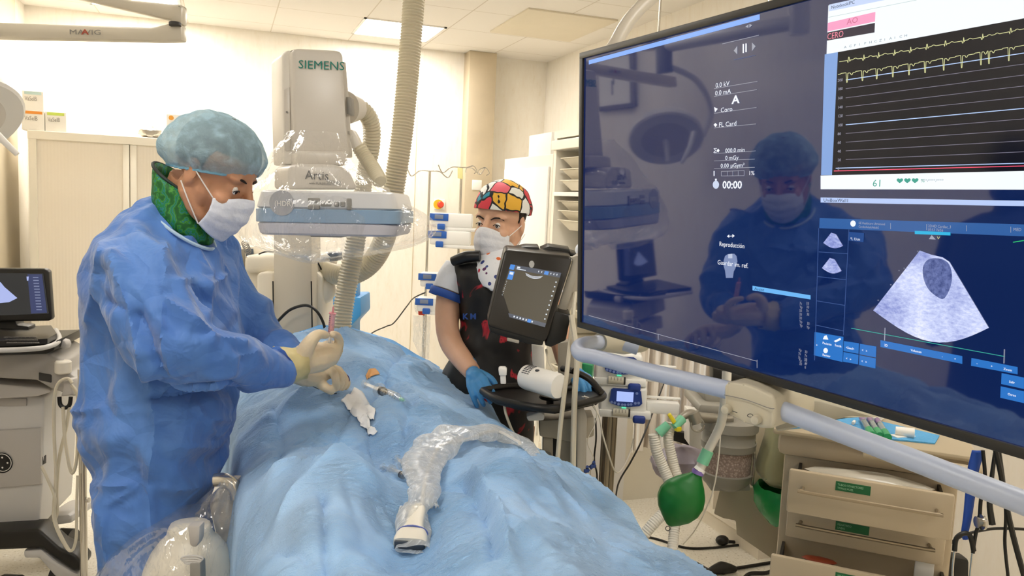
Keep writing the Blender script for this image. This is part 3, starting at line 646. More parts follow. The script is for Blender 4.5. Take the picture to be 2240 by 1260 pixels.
for x, y, k in ((1749, 660, 7), (1764, 660, 4), (1764, 704, 2), (1746, 762, 3), (1760, 766, 4), (1748, 784, 2), (1760, 784, 3)):
    for i in range(k): txt(x+random.uniform(-1, 1), y+i*8+6, 6, random.choice(['Yp', '7s', 'xr', 'fi', '33']), *PALE, sx=.6)
# upper right window: ECG
poly([(1812, 12), (2240, -80), (2240, 42), (1808, 119)], 'paper white', '#f4fcff', 1.0)
poly([(1814, 10), (2240, -82), (2240, -62), (1813, 25)], 'title blue', '#c9d8f8', 1.0, lift=1); txt(1818, 20, 7, 'NotebookIPC', 'ink', '#1c2f58', .6, sx=.75, lift=4)
line([(1812, 38), (2005, 0)], 'hairline', '#b9c9c9', 1)
poly([(1811, 50), (1915, 26), (1914, 47), (1810, 69)], 'pink', '#f7a2c6', 1.0, lift=2); txt(1852, 54, 12, 'AO', 'pink ink', '#d0708f', 1, sx=.8, lift=4)
poly([(1810, 71), (1914, 50), (1913, 71), (1809, 89)], 'dark bar', '#3a3440', 1.0, lift=2); txt(1809, 87, 13, 'CERO', 'pink ink 2', '#f08da0', 1, sx=.62, lift=4)
for i in range(13): txt(1846+i*11, 106-i*2.1, 5, random.choice('MHIPCAQIZ'), 'tool ink', '#7f8fa0', .8, lift=4)
poly([(1804, 119), (1833, 114), (1820, 383), (1796, 383)], 'side blue', '#86a8e0', .95, lift=2)
poly([(1833, 114), (2240, 40), (2240, 374), (1820, 383)], 'plot ground', '#0b0b16', 1.0, lift=1)
yl = [175, 194, 214, 234, 253, 273, 292, 311, 330, 349, 368]; yr = [116, 140, 164, 188, 212, 237, 260, 284, 308, 332, 357]
for i, (a, b_) in enumerate(zip(yl, yr)):
    hi = i in (0, 5, 10); line([(1850 if i < 10 else 1828, a), (2240, b_)], *(('bright rule', '#b9d2ff', 1.0) if hi else ('faint rule', '#a5a0b8', .6)), w=1.8 if hi else 1.1)
    txt(1832, a+4, 6, str(200-20*i), 'axis ink', '#b9b9cc', .8, sx=.75)
line([(1824, 374), (2240, 363)], 'red rule', '#ff5a78', 1.0, w=1.8)
YE = ('trace yellow', '#dcdca0', .95)
def tr(xa, ya, xb, yb, f):
    pts = []; n = 300
    for i in range(n+1):
        x = xa+(xb-xa)*i/n; s = i/n; y = ya+(yb-ya)*(s*.85+.15*s*s); pts.append((x, y+f(x)))
    line(pts, *YE, w=1.4, lift=3)
sk = [1853, 1886, 1918, 1953, 1988, 2024, 2064, 2104, 2146, 2163, 2207]
def f1(x):
    for s in sk:
        d = x-s-3
        if -2 < d < 0: return 5
        if 0 <= d < 2: return -7
        if 2 <= d < 3.4: return 3
        if 10 < d < 20: return -2.5*math.sin((d-10)/10*math.pi)
    return 0
def f2(x):
    for s in sk:
        d = x-s
        if abs(d) < 1.3: return 20*(1+ (x-1850)/900)
        if 7 < d < 13: return 5*math.sin((d-7)/6*math.pi)
        if -14 < d < 0: return -1.5
    return 0
tr(1836, 135, 2240, 63, f1); tr(1833, 163, 2240, 99, f2)
poly([(1795, 384), (2240, 374), (2240, 415), (1795, 414)], 'paper white', '#f4fcff', 1.0, lift=1)
txt(1908, 408, 15, '61', 'green ink', '#3f9f8c', 1, sx=.8, lift=4); txt(1960, 399, 7, '♥♥♥ %', 'green ink', '#3f9f8c', lift=4); txt(2014, 398, 6, '***/***/***', 'tool ink', '#7f8fa0', lift=4)
poly([(1795, 432), (2240, 439), (2240, 451), (1795, 443)], 'status bar', '#b7cbf5', 1.0); txt(1801, 441, 7, 'UniBoxWall1', 'ink', '#1c2f58', sx=.85)
# lower right window: echo
poly([(1793, 477), (2240, 491), (2240, 517), (1792, 499)], 'header blue', '#34609f', 1.0)
poly([(1866+6*math.cos(i*.6), 489+7*math.sin(i*.6)) for i in range(11)], *W_, lift=2)
txt(1878, 490, 5, 'GE Healthcare Ultrasound', *PALE, sx=.6); txt(1878, 498, 5, 'Cardio/Adult/Adult2', *PALE, sx=.6); txt(2030, 497, 6, '2D/4D Cardiac_3', *PALE, sx=.6); txt(2030, 505, 6, '05:53 76/56', *PALE, sx=.6); txt(2216, 505, 7, 'MED', *PALE, sx=.6)
for x in (1948, 2027, 2114, 2211): line([(x, 488+(x-1948)*.03), (x, 501+(x-1948)*.03)], *PALE)
poly([(2001, 505), (2079, 508), (2079, 515), (2001, 512)], 'cyan tab', '#2fb4e0', 1.0, lift=2)
for a in ([(1791, 499), (1782, 788)], [(1857, 502), (1845, 733)], [(1791, 551), (1855, 555)], [(1789, 605), (1851, 612)], [(1786, 658), (1848, 668)], [(1784, 711), (1845, 724)]): line(a, *DB, w=1.3)
poly([(1857, 507), (1890, 510), (1889, 530), (1856, 526)], 'measure box', '#274a88', 1.0, lift=1); txt(1860, 525, 6, '*L 13cm', *W_, sx=.6)
BT = ('button blue', '#2f74c4', 1.0)
poly([(1782, 726), (1845, 737), (1843, 792), (1780, 777)], *BT)
for q_ in ([(1846, 746), (1879, 751), (1878, 774), (1845, 768)], [(1881, 752), (1917, 758), (1916, 782), (1880, 775)], [(1845, 770), (1878, 776), (1877, 797), (1844, 791)], [(1880, 777), (1916, 784), (1915, 806), (1879, 798)], [(1926, 744), (2105, 779), (2105, 796), (1926, 759)], [(2125, 783), (2226, 803), (2226, 819), (2124, 800)], [(2191, 816), (2240, 826), (2240, 851), (2190, 840)], [(2189, 845), (2240, 856), (2240, 882), (2188, 870)]):
    poly(q_, *BT)
for x, y, s in ((1785, 757, '+'), (1934, 757, '2D'), (1992, 768, 'Volumen'), (2060, 782, '-'), (2087, 787, '+'), (2136, 797, '-'), (2167, 803, '+'), (2195, 809, 'Zoom'), (2207, 837, 'Salir'), (2204, 864, 'Otros'), (1799, 752, 'Paciente'), (1826, 757, 'Sonda'), (1799, 778, 'Revisar'), (1850, 762, '<Seed>'), (1885, 768, '<   >'), (1850, 786, '<   >'), (1884, 792, '<   >')): txt(x, y, 5, s, *W_, sx=.7, bold=.02)
poly([(1803, 735), (1808, 733), (1812, 743), (1800, 742)], *W_, lift=2); poly([(1824, 746), (1838, 739), (1840, 743), (1828, 749)], *W_, lift=2)
poly([(1806+5*math.cos(i*.6), 767+6*math.sin(i*.6)) for i in range(11)], *W_, lift=2)
line([(1862, 718), (2198, 780)], 'teal rule', '#3fae9e', 1.0, w=1.4); line([(1936, 717), (1935, 745)], *PALE, w=2); line([(2197, 764), (2196, 795)], *PALE, w=2)
line([(2216, 530), (2240, 526)], 'green mark', '#35c070', 1.0, w=2)
poly([(2038, 514), (2032, 523), (2047, 524)], *PALE); txt(2049, 523, 6, 'V', 'trace yellow', '#e6e26a')
for x, y in ((2005, 552), (1964, 594), (1918, 659), (1975, 589), (1946, 625)): txt(x, y, 5, '+', *PALE)
obj('screen_image', g, UM, t, smooth=False)
# echo sector with speckle
em = mat('echo speckle', '#000000', .1, var=0); nt, b = nodes(em); tc = N(nt, 'TexCoord')
mp = N(nt, 'Mapping', {'Vector': tc.outputs['Object'], 'Scale': (1, 1, 2.2)})
n = N(nt, 'TexNoise', {'Vector': mp.outputs[0], 'Scale': 110, 'Detail': 5, 'Roughness': .7}); n2 = N(nt, 'TexNoise', {'Vector': tc.outputs['Object'], 'Scale': 13, 'Detail': 3})
sz_ = N(nt, 'SeparateXYZ', {0: tc.outputs['Object']}); gz_ = N(nt, 'MapRange', {0: sz_.outputs[2], 1: .0, 2: .2, 3: .5, 4: .05}); nn2 = N(nt, 'Math', {0: n2.outputs['Fac'], 1: .55, 2: gz_.outputs[0]}, operation='MULTIPLY_ADD'); ad = nn2; a2 = N(nt, 'Math', {0: n.outputs['Fac'], 1: .45, 2: ad.outputs[0]}, operation='MULTIPLY_ADD')
rp = ramp(nt, a2.outputs[0], [(.2, '#3f4c86'), (.42, '#8b96d4'), (.6, '#ccd5fa'), (.76, '#fbfcff')]); nt.links.new(rp.outputs[0], b.inputs['Emission Color']); b.inputs['Emission Strength'].default_value = 1
def sector(cx, top, sc, name):
    k = MB(); R_ = [(2012, 548), (2037, 557), (2062, 563), (2077, 573), (2120, 645), (2163, 717)]
    arc = [(2163-i*(2163-1910)/14, 717-(i/14)*(717-679)+ 52*math.sin(math.pi*i/14)*(1-.1*(i/14))) for i in range(15)]
    pts = R_+arc[1:]; pts = [((x-2040)*sc+cx, (y-548)*sc+top) for x, y in pts]
    k.add([sp_(x, y, -.0012) for x, y in pts], [tuple(range(len(pts)))]); return k
sct = obj('echo_sector', sector(2040, 548, 1, ''), em, t, smooth=False)
for cx_, tp_ in ((1823, 509), (1820, 564)): obj('echo_thumbnail', sector(cx_, tp_, .17, ''), em, t, smooth=False)
em2 = mat('echo cavity', '#000000', .1, var=0); nt, b = nodes(em2); tc = N(nt, 'TexCoord')
n = N(nt, 'TexNoise', {'Vector': tc.outputs['Object'], 'Scale': 130, 'Detail': 5, 'Roughness': .7}); rp = ramp(nt, n.outputs['Fac'], [(.3, '#39457a'), (.75, '#7d8ac2')]); nt.links.new(rp.outputs[0], b.inputs['Emission Color']); b.inputs['Emission Strength'].default_value = 1
k = MB(); pts = [(2048+x, 610+y) for x, y in ((-29, -25), (-18, -42), (4, -45), (25, -36), (34, -14), (33, 10), (24, 34), (14, 44), (0, 38), (-16, 24), (-27, 2))]; pts = spline([V((x, y, 0)) for x, y in pts], 4, True)
k.add([sp_(p.x, p.y, -.0009) for p in pts], [tuple(range(len(pts)))]); obj('echo_cavity', k, em2, sct, smooth=False)
# rail and control box
RAIL = mat('blue grey rail', '#b9c2d6', .35); CB = mat('control box putty', '#c9c1ab', .38)
t2 = thing('display_frame_rail', 'pale blue-grey tubular rail with putty control box in front of the display', 'handrail', P(1640, 900, 1.62))
m = MB(); m.tube([P(1395, 762, 2.32), P(1345, 748, 2.32), P(1312, 748, 2.28), P(1278, 752, 2.2), P(1264, 762, 2.14), P(1272, 775, 2.08), P(1310, 783, 2.02), P(1430, 815, 1.86), P(1600, 855, 1.66)], .0195, 18, 8); obj('rail', m, RAIL, t2, label='left length of rail with a bend')
m = MB(); m.tube([P(1690, 890, 1.62), P(1960, 992, 1.42), P(2260, 1108, 1.24), P(2420, 1170, 1.16)], .0195, 18, 8); obj('rail', m, RAIL, t2, label='right length of rail')
m = MB(); m.cyl(P(1312, 748, 2.28), P(1362, 742, 2.36), .026, .045, 24); m.cyl(P(1362, 742, 2.36), P(1400, 738, 2.42), .045, .045, 24); obj('mounting_cone', m, CB, t2)
f_ = ((P(1692, 900, 1.56)-P(1584, 868, 1.63))).normalized()
bx = MB(); slab(bx, [(1584, 838), (1596, 834), (1625, 838), (1660, 848), (1690, 864), (1696, 880), (1697, 925), (1690, 938), (1664, 938), (1625, 925), (1590, 905), (1583, 898)], [1.64, 1.64, 1.62, 1.6, 1.575, 1.57, 1.57, 1.575, 1.59, 1.61, 1.64, 1.64], .17, .008, n=V((.95, .42, .02)), seg=3); obj('control_box', bx, CB, t2)
m = MB(); m.tube([P(1584, 864, 1.637), P(1630, 874, 1.612), P(1680, 892, 1.572), P(1694, 894, 1.566)], .0009, 5); obj('seam', m, GREY, t2)
FN = V((-.85, -.52, 0)).normalized()
for x, y, d in ((1590, 895, 1.634), (1655, 918, 1.59)):
    m = MB(); c = P(x, y, d); m.lathe([(.0095, -.004), (.0095, .008), (.0075, .011), (.002, .012)], c, FN, 20); obj('knob', m, CB, t2)
m = MB(); m.tube([P(1602, 899, 1.621), P(1613, 903, 1.615)], .0007, 4); m.tube([P(1641+6*math.cos(a*.7), 909+3.5*math.sin(a*.7), 1.592) for a in range(10)], .0007, 4, 2); obj('symbol', m, BLK, t2, kind=None)
m = MB(); m.cyl(P(1697, 893, 1.62), P(1703, 895, 1.61), .0225, .0225, 24); obj('sleeve', m, DK, t2)
# support arm of the display behind it
m = MB(); c = S0+SX*.6+SU*(y0_-.1)-SN*.1
t3 = thing('display_stand', 'beige support arm and housing behind and under the large display', 'support arm', S0+V((.3, -.2, -.8)))
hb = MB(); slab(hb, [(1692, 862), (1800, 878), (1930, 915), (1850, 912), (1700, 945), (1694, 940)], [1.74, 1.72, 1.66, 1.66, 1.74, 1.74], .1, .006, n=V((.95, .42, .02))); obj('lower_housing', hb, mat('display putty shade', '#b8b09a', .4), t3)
m = MB(); m.tube([SM @ V((.66, 0, -.12)), SM @ V((.66, .2, -.2)), SM @ V((.66, .62, -.22))], .045, 14, sm=False); q = SM @ V((.66, .62, -.22)); m.cyl(q, (q.x, q.y, ZC), .05); m.cyl((q.x, q.y, ZC-.05), (q.x, q.y, ZC), .15); obj('ceiling_arm', m, CREAM, t3)
t4 = thing('curved_tube', 'bent pale tube coming from the ceiling behind the display top left corner', 'tube', P(1400, 20, 2.5))
e = P(1470, -40, 2.5); m = MB(); m.tube([SM @ V((.14, .2, -.09)), P(1340, 125, 2.44), P(1347, 95, 2.45), P(1380, 40, 2.47), P(1425, -5, 2.5), P(1490, -50, 2.53), P(1580, -90, 2.6)], .0215, 16); e = P(1700, -170, 2.66); m.tube([P(1580, -90, 2.6), P(1640, -125, 2.63), e, (e.x, e.y, ZC)], .0215, 12); obj('tube_body', m, mat('pale tube', '#c9c1b2', .35), t4)
# ================================================================ operating table and drapes
import numpy as np
DR = mat('light blue drape', '#7fb5ea', .75, var=0, sheen=.2); nt, b = nodes(DR); tc = N(nt, 'TexCoord')
mp = N(nt, 'Mapping', {'Vector': tc.outputs['Object'], 'Scale': (.55, 1.6, 1)})
n = N(nt, 'TexNoise', {'Vector': mp.outputs[0], 'Scale': 75, 'Detail': 5, 'Roughness': .65, 'Distortion': .8})
n2 = N(nt, 'TexNoise', {'Vector': tc.outputs['Object'], 'Scale': 6, 'Detail': 2}); rm = ramp(nt, n2.outputs['Fac'], [(.4, .12), (.62, 1.0)])
n4 = N(nt, 'TexNoise', {'Vector': mp.outputs[0], 'Scale': 500, 'Detail': 2})
hh = N(nt, 'Math', {0: n.outputs['Fac'], 1: rm.outputs[0]}, operation='MULTIPLY'); h2 = N(nt, 'Math', {0: n4.outputs['Fac'], 1: .12, 2: hh.outputs[0]}, operation='MULTIPLY_ADD')
wn = N(nt, 'TexNoise', {'Vector': tc.outputs['Object'], 'Scale': 4, 'Detail': 3}); wv = N(nt, 'MixRGB', {0: .14, 1: tc.outputs['Object'], 2: wn.outputs['Color']}); ve = N(nt, 'TexVoronoi', {'Vector': wv.outputs[0], 'Scale': 6}, feature='DISTANCE_TO_EDGE'); h3 = N(nt, 'Math', {0: ve.outputs['Distance'], 1: -1.3, 2: h2.outputs[0]}, operation='MULTIPLY_ADD'); bp = N(nt, 'Bump', {'Height': h3.outputs[0], 'Strength': .8, 'Distance': .024}); nt.links.new(bp.outputs['Normal'], b.inputs['Normal'])
n3 = N(nt, 'TexNoise', {'Vector': tc.outputs['Object'], 'Scale': 4, 'Detail': 4}); rc = ramp(nt, n3.outputs['Fac'], [(.35, '#98c9fb'), (.65, '#b0d6ff')]); nt.links.new(rc.outputs[0], b.inputs['Base Color'])
cps = []
for x, y, z in ((620, 750, 1.12), (660, 742, 1.14), (700, 735, 1.15), (760, 733, 1.15), (800, 740, 1.135), (850, 765, 1.1), (890, 790, 1.06), (955, 806, .99),
    (700, 770, 1.115), (820, 800, 1.09), (900, 840, 1.04), (725, 850, 1.105), (640, 800, 1.09), (1000, 860, .985), (780, 860, 1.07), (860, 905, 1.07), (950, 880, 1.04), (1050, 910, .97), (620, 880, 1.06), (545, 880, 1.01), (700, 900, 1.08),
    (830, 985, 1.0), (790, 935, 1.045), (960, 960, 1.05), (1090, 965, .97), (810, 1036, 1.105), (740, 1040, 1.11), (620, 1040, 1.07), (535, 1040, 1.0), (750, 1006, 1.04), (850, 1010, 1.0), (620, 985, 1.035), (525, 970, .98),
    (880, 1060, 1.03), (860, 1130, 1.03), (900, 1190, 1.02), (900, 1260, 1.02), (650, 1100, 1.1), (640, 1200, 1.08), (545, 1110, 1.0), (760, 1110, 1.1), (720, 1230, 1.08), (560, 1250, .98),
    (1070, 1003, 1.13), (1010, 1060, 1.08), (1150, 1012, 1.08), (1150, 1080, 1.11), (1050, 1150, 1.1), (1200, 1150, 1.1), (1250, 1090, 1.04), (1100, 1250, 1.08), (1300, 1180, 1.04), (1420, 1225, .985), (1300, 1260, 1.04), (1040, 985, 1.04), (1110, 990, 1.02), (980, 985, 1.03)):
    p = PZ(x, y, z); cps.append((p.x, p.y, z))
for Y, z in ((3.1, .93), (2.98, .935), (2.8, .94), (2.6, .925), (2.45, .885), (2.3, .91), (2.1, .93), (1.9, .95), (1.75, .965), (1.6, .95), (1.5, .92), (1.38, .95), (1.2, .95), (.9, .95)): cps.append((.9, Y, z))
for Y in (.85, 1.2, 1.6, 2.0, 2.4, 2.8, 3.1): cps.append((.04, Y, .955))
for X in (.2, .35, .5, .7): cps.append((X, .85, 1.0))
A_ = np.array(cps); nC = len(A_)
def tps(r2): return .5*r2*np.log(r2+1e-9)
K = tps(((A_[:, None, :2]-A_[None, :, :2])**2).sum(-1)) + np.eye(nC)*2e-4
Pm = np.c_[np.ones(nC), A_[:, :2]]; L_ = np.block([[K, Pm], [Pm.T, np.zeros((3, 3))]])
Wt = np.linalg.solve(L_, np.r_[A_[:, 2], 0, 0, 0])
XA, XB = .045, .9
Xs = np.linspace(XA, XB, 190); Ys = np.linspace(.95, 3.04, 420)
GX, GY = np.meshgrid(Xs, Ys); q = np.stack([GX.ravel(), GY.ravel()], 1)
Z = (tps(((q[:, None, :]-A_[None, :, :2])**2).sum(-1)) @ Wt[:nC] + Wt[nC] + q @ Wt[nC+1:]).reshape(GX.shape)
Z = np.clip(Z, .8, 1.2)
def segd(px, py, a, b_):
    ax, ay = a; bx, by = b_; dx, dy = bx-ax, by-ay; t_ = max(0, min(1, ((px-ax)*dx+(py-ay)*dy)/(dx*dx+dy*dy))); return math.hypot(px-ax-t_*dx, py-ay-t_*dy)
creases = []
for pl, hgt, wd in (([(810, 1034), (735, 1060), (640, 1110), (560, 1160)], .014, .02), ([(905, 870), (880, 945), (800, 1000)], -.01, .015), ([(870, 905), (950, 895), (1050, 935)], .007, .012), ([(520, 1038), (650, 1030), (700, 1060)], .01, .012),
    ([(1010, 1060), (1060, 1150), (1080, 1250)], -.016, .016), ([(1030, 1060), (1090, 1170), (1110, 1260)], .01, .012), ([(905, 750), (860, 800), (820, 870)], -.01, .014), ([(620, 900), (740, 860)], .008, .012), ([(600, 880), (620, 950), (610, 1000)], -.008, .014),
    ([(850, 870), (800, 900), (830, 990), (835, 1040)], -.015, .022), ([(700, 985), (820, 920)], .006, .012), ([(1075, 1003), (1180, 1040), (1290, 1110)], .01, .018), ([(1300, 1175), (1180, 1200), (1090, 1245)], .007, .012), ([(640, 790), (700, 765), (760, 790)], .006, .012), ([(560, 1040), (600, 1180), (700, 1250)], -.008, .012), ([(705, 1130), (715, 1260)], -.01, .012), ([(780, 900), (700, 960)], -.007, .012)):
    pp = [PZ(x, y, 1.06) for x, y in pl]; creases.append(([(p.x, p.y) for p in pp], hgt, wd))
def dsurf(X, Y, z):
    p = V((X, Y, 0)); e = min(1, (X-XA)/.06, (XB-X)/.06)
    for pl, h, wd in creases:
        d = min(segd(X, Y, a, b_) for a, b_ in zip(pl, pl[1:]))
        if d < wd*4: z += 2.1*h*math.exp(-(d/wd))*max(0, e)
    z += (.006*wrinkle(V((X, Y*.8, 1.3)), 5.5)-.026*crumple(V((X, Y*.8, 1.1)), 4.0, .25)+.01*crumple(V((X*1.2, Y*.9, 3.1)), 9, .3))*(.3+.7*e) + .0018*wrinkle(V((X*.6, Y*1.5, 4)), 19)
    pm_ = noise.noise(V((X*2.2, Y*2.2, 7)))+.2
    if pm_ > 0: q = V((X*.45, Y, 5))*62; z += .0085*min(1, pm_*4)*(abs(noise.noise(q+V((noise.noise(q*.4)*2, 0, 0))))-.2)
    return z
rows = []
for i, Y in enumerate(Ys):
    row = []; fl = .03*noise.noise(V((Y*2.2, 3, 0)))
    for k in range(26, 0, -1):   # left skirt
        s_ = k/26; zz = Z[i, 0] - .018 - .55*s_
        off = -.012-.05*s_ + .05*s_*noise.noise(V((Y*4.5, s_*1.2, 8))) + .012*wrinkle(V((Y*.8, s_*.3, 2)), 7)*min(1, s_*3) + .03*max(0, 1-abs(Y-1.9)/.6)*-s_
        row.append(V((XA+off, Y, zz)))
    for j, X in enumerate(Xs): row.append(V((X, Y, dsurf(X, Y, Z[i, j]))))
    for k in range(1, 27):
        s_ = k/26; zz = Z[i, -1] - .012 - .5*s_
        off = .01+.03*s_ + .05*s_*noise.noise(V((Y*5, s_*1.2, 18))) + .01*wrinkle(V((Y*.8, s_*.3, 12)), 7)*min(1, s_*3)
        row.append(V((XB+off, Y, zz)))
    rows.append(row)
# far end hangs down
last = rows[-1]
for k in range(1, 10):
    s_ = k/9; rows.append([V((p.x, p.y+.02+.03*s_+.02*s_*noise.noise(V((p.x*6, s_, 1))), max(p.z-.35*s_, min(p.z, .5)) if p.z > .5 else p.z)) for p in last])
m = MB().grid(rows)
DRAPE = obj('patient_drape', m, DR, label='large light blue sterile drape covering the patient and table', cat='drape', loc=(.45, 1.9, .4), smooth=60)
_c = bmesh.new(); _c.from_mesh(DRAPE.data); bmesh.ops.translate(_c, verts=_c.verts, vec=DRAPE.location); BV = BVHTree.FromBMesh(_c); _c.free()
def onD(x, y, lift=0.0):
    q = ray(x, y).normalized(); h, nn, i_, d_ = BV.ray_cast(CAM, q)
    if h is None: return PZ(x, y, 1.0)
    if nn.dot(q) > 0: nn = -nn
    return h + nn*lift
DR2 = mat('deeper blue drape', '#6bacea', .6, var=.05, bump=.3, bscale=40)
up_ = [(590, 755), (640, 730), (700, 711), (760, 714), (800, 726), (860, 744), (905, 771), (962, 803)]
lo_ = [(590, 800), (640, 775), (700, 750), (750, 750), (800, 752), (838, 775), (885, 803), (958, 812)]
def ip(l, t_): f_ = t_*(len(l)-1); k = min(int(f_), len(l)-2); return V((*l[k], 0)).lerp(V((*l[k+1], 0)), f_-k)
rows = []
for r_ in range(-5, 7):
    row = []
    for c_ in range(41):
        u = ip(up_, c_/40); l = ip(lo_, c_/40)
        if r_ < 0: p = P(u.x, u.y, 3.17+.01*-r_)+V((0, 0, .07*r_))
        else: s_ = r_/6; q = u.lerp(l, s_); p = P(q.x, q.y, 3.17-.12*s_)+V((0, 0, .004*noise.noise(V((c_*.3, r_*.4, 0)))))
        row.append(p)
    rows.append(row)
obj('head_drape', MB().grid(rows), DR2, label='deeper blue drape fold forming the far crest of the covered table', cat='drape')
# table
t = thing('operating_table', 'operating table hidden under the blue drapes', 'table', (.46, 1.7, 0))
obj('table_top', MB().wbox((.1, .9, .8), (.83, 2.98, .86), .015), mat('table dark', '#3a3a3c', .5), t)
obj('pedestal', MB().wbox((.3, 1.7, .08), (.62, 2.5, .8), .02), SIE, t); obj('base', MB().wbox((.15, 1.5, 0), (.77, 2.8, .09), .02), SIE, t)
m = MB(); m.tube([(.46, 1.0, .93), (.46, 2.2, .94), (.46, 2.7, .97)], [.06, .08, .06], 14)
pt = MB()
for sx_ in (-1, 1): pt.tube([V((.46+.17*sx_, .95, .9)), V((.46+.16*sx_, 1.45, .92)), V((.46+.13*sx_, 1.9, .91))], [.04, .05, .055], 14)
pt.ball((.46, 2.35, .915), (.17, .4, .06)); pt.ball((.46, 2.7, .96), (.09, .11, .08))
pb = remesh(pt, .015, 4); obj('person', pb, mat('blanket white', '#e8e6e0', .8), label='patient lying flat, fully covered by the light blue drape', cat='person')
# ================================================================ people
SKIN = mat('skin tan', '#c4906f', .5, sss=.15, bump=.08, bscale=90, var=.08, vscale=30); SKIN2 = mat('skin light', '#dcae90', .48, sss=.15, bump=.06, bscale=90, var=.06, vscale=30)
def SCL(s): return Matrix.Diagonal((s[0], s[1], s[2], 1)) if isinstance(s, tuple) else Matrix.Scale(s, 4)
def headmb(M, s=1.0, lid=.004):
    k = MB(M @ SCL(s))
    k.ball((-.004, 0, .047), (.1, .079, .09), 24); k.ball((.03, 0, -.02), (.066, .06, .085), 20); k.ball((.076, 0, -.093), (.024, .027, .02), 12)
    for q in (-1, 1):
        k.tube([(-.005, q*.058, -.045), (.03, q*.05, -.082), (.068, q*.02, -.098)], [.022, .018, .016], 10)
        k.ball((.004, q*.056, -.035), (.042, .02, .045), 12)
        k.ball((.0775, q*.034, .0005+lid), (.0118, .0145, .0105), 12); k.ball((.076, q*.034, -.0095), (.0115, .014, .006), 12)
        k.ball((.07, q*.036, .027), (.022, .026, .011), 12); k.ball((.064, q*.042, -.03), (.026, .022, .02), 12); k.ball((.072, q*.034, 0), (.014, .018, .016), 10)
        k.ball((-.008, q*.08, -.002), (.019, .007, .032), 14, rot=Matrix.Rotation(q*.25, 3, 'Z') @ Matrix.Rotation(-.15, 3, 'Y')); k.ball((-.008, q*.076, -.025), (.01, .007, .013), 10)
    k.tube([(.088, 0, .03), (.1, 0, .008), (.117, 0, -.022)], [.009, .009, .0125], 10); k.ball((.103, 0, -.03), (.012, .019, .009), 10)
    k.ball((.092, 0, -.057), (.011, .022, .006), 10); k.ball((.09, 0, -.066), (.011, .02, .007), 10)
    return k
def eyes(M, s, parent, iris='#3a2418'):
    EW = mat('eye white', '#ece6e0', .2, var=0); EI = mat('iris', iris, .15, var=0); EP = mat('pupil', '#050404', .05, var=0)
    for q in (-1, 1):
        k = MB(M @ SCL(s)); c = V((.0785, q*.034, .0002)); k.ball(c, .0116, 16); k.mi = 1
        d = V((1, q*.05, -.1)).normalized(); k.ball(c+d*.0068, .0062, 12); k.mi = 2; k.ball(c+d*.0106, .0028, 8); o = obj('eye', k, [EW, EI, EP], parent)
        k = MB(M @ SCL(s)); k.tube([c+V((.006, q*x, z)) + V((.0085-abs(x)*.35, 0, 0)) for x, z in ((-.013, -.001), (-.008, .003), (0, .0045), (.008, .003), (.014, -.001))], .0014, 6); obj('eyelashes', k, BLK, parent)
def maskmb(M, s, am=74):
    k = MB(M @ SCL(s)); rows = []
    for i in range(25):
        v = i/24; row = []
        for j in range(37):
            a = math.radians(-am+2*am*j/36); ca = math.cos(a)
            zt = -.036+.032*max(0, ca)**3; zb = -.07-.058*max(0, ca)**.8; z = zt+(zb-zt)*v
            bul = math.sin(v*math.pi)
            rx = .104+.019*bul*(1-.3*v)-.012*v; ry = .0745+.006*bul-.006*v
            nose = .016*max(0, 1-abs(a)*2.4)*(1-v)**1.0
            pl = .0035*abs(math.sin(v*math.pi*3.5))*max(0, 1-abs(a)/1.3) + .0012*noise.noise(V((a*4, v*9, 1)))
            r_ = 1+pl/.1
            row.append(V((.002+(rx+nose)*ca**.9*r_ if ca > 0 else .002, ry*math.sin(a)*r_, z)))
        rows.append(row)
    k.grid(rows); return k, rows
# finger chains
def chainhand(chains, vox=.0032, sm=2):
    k = MB()
    for pts, rs in chains: k.tube([V(p) for p in pts], rs, 10, 5); k.ball(V(pts[-1]), rs[-1]*1.0, 10); k.ball(V(pts[0]), rs[0], 10)
    return remesh(k, vox, sm)
# ---------------------------------------------------------------- surgeon
GOWN = mat('surgical gown blue', '#5685c9', .62, var=0, sheen=.25); nt, b = nodes(GOWN); tc = N(nt, 'TexCoord')
n3 = N(nt, 'TexNoise', {'Vector': tc.outputs['Object'], 'Scale': 3, 'Detail': 5, 'Roughness': .6}); rc = ramp(nt, n3.outputs['Fac'], [(.35, '#4170bd'), (.65, '#5b89ce')]); nt.links.new(rc.outputs[0], b.inputs['Base Color'])
v1 = N(nt, 'TexVoronoi', {'Vector': tc.outputs['Object'], 'Scale': 7}, feature='DISTANCE_TO_EDGE'); n4 = N(nt, 'TexNoise', {'Vector': tc.outputs['Object'], 'Scale': 14, 'Detail': 3, 'Distortion': .6})
wn = N(nt, 'TexNoise', {'Vector': tc.outputs['Object'], 'Scale': 5, 'Detail': 3}); wv = N(nt, 'MixRGB', {0: .12, 1: tc.outputs['Object'], 2: wn.outputs['Color']}); nt.links.new(wv.outputs[0], v1.inputs['Vector']); ad = N(nt, 'Math', {0: v1.outputs['Distance'], 1: 2.2, 2: n4.outputs['Fac']}, operation='MULTIPLY_ADD'); bp = N(nt, 'Bump', {'Height': ad.outputs[0], 'Strength': .42, 'Distance': .028}); nt.links.new(bp.outputs['Normal'], b.inputs['Normal'])
FH = V((F0.x, F0.y, 0)).normalized(); D0 = 1.95
def rings(rows, n=40, sq=.85, shr=0):
    out = []
    for y, xl, xr, dc, hd in rows:
        c = P((xl+xr)/2, y, dc); hw = (xr-xl)/2*dc/FPX-shr; o = []
        for k in range(n):
            a = 2*math.pi*k/n; ca, sa = math.cos(a), math.sin(a); o.append(c + r0*hw*math.copysign(abs(ca)**sq, ca) + FH*hd*math.copysign(abs(sa)**sq, sa))
        out.append(o)
    return out
feet = P(330, 1890, 1.98)
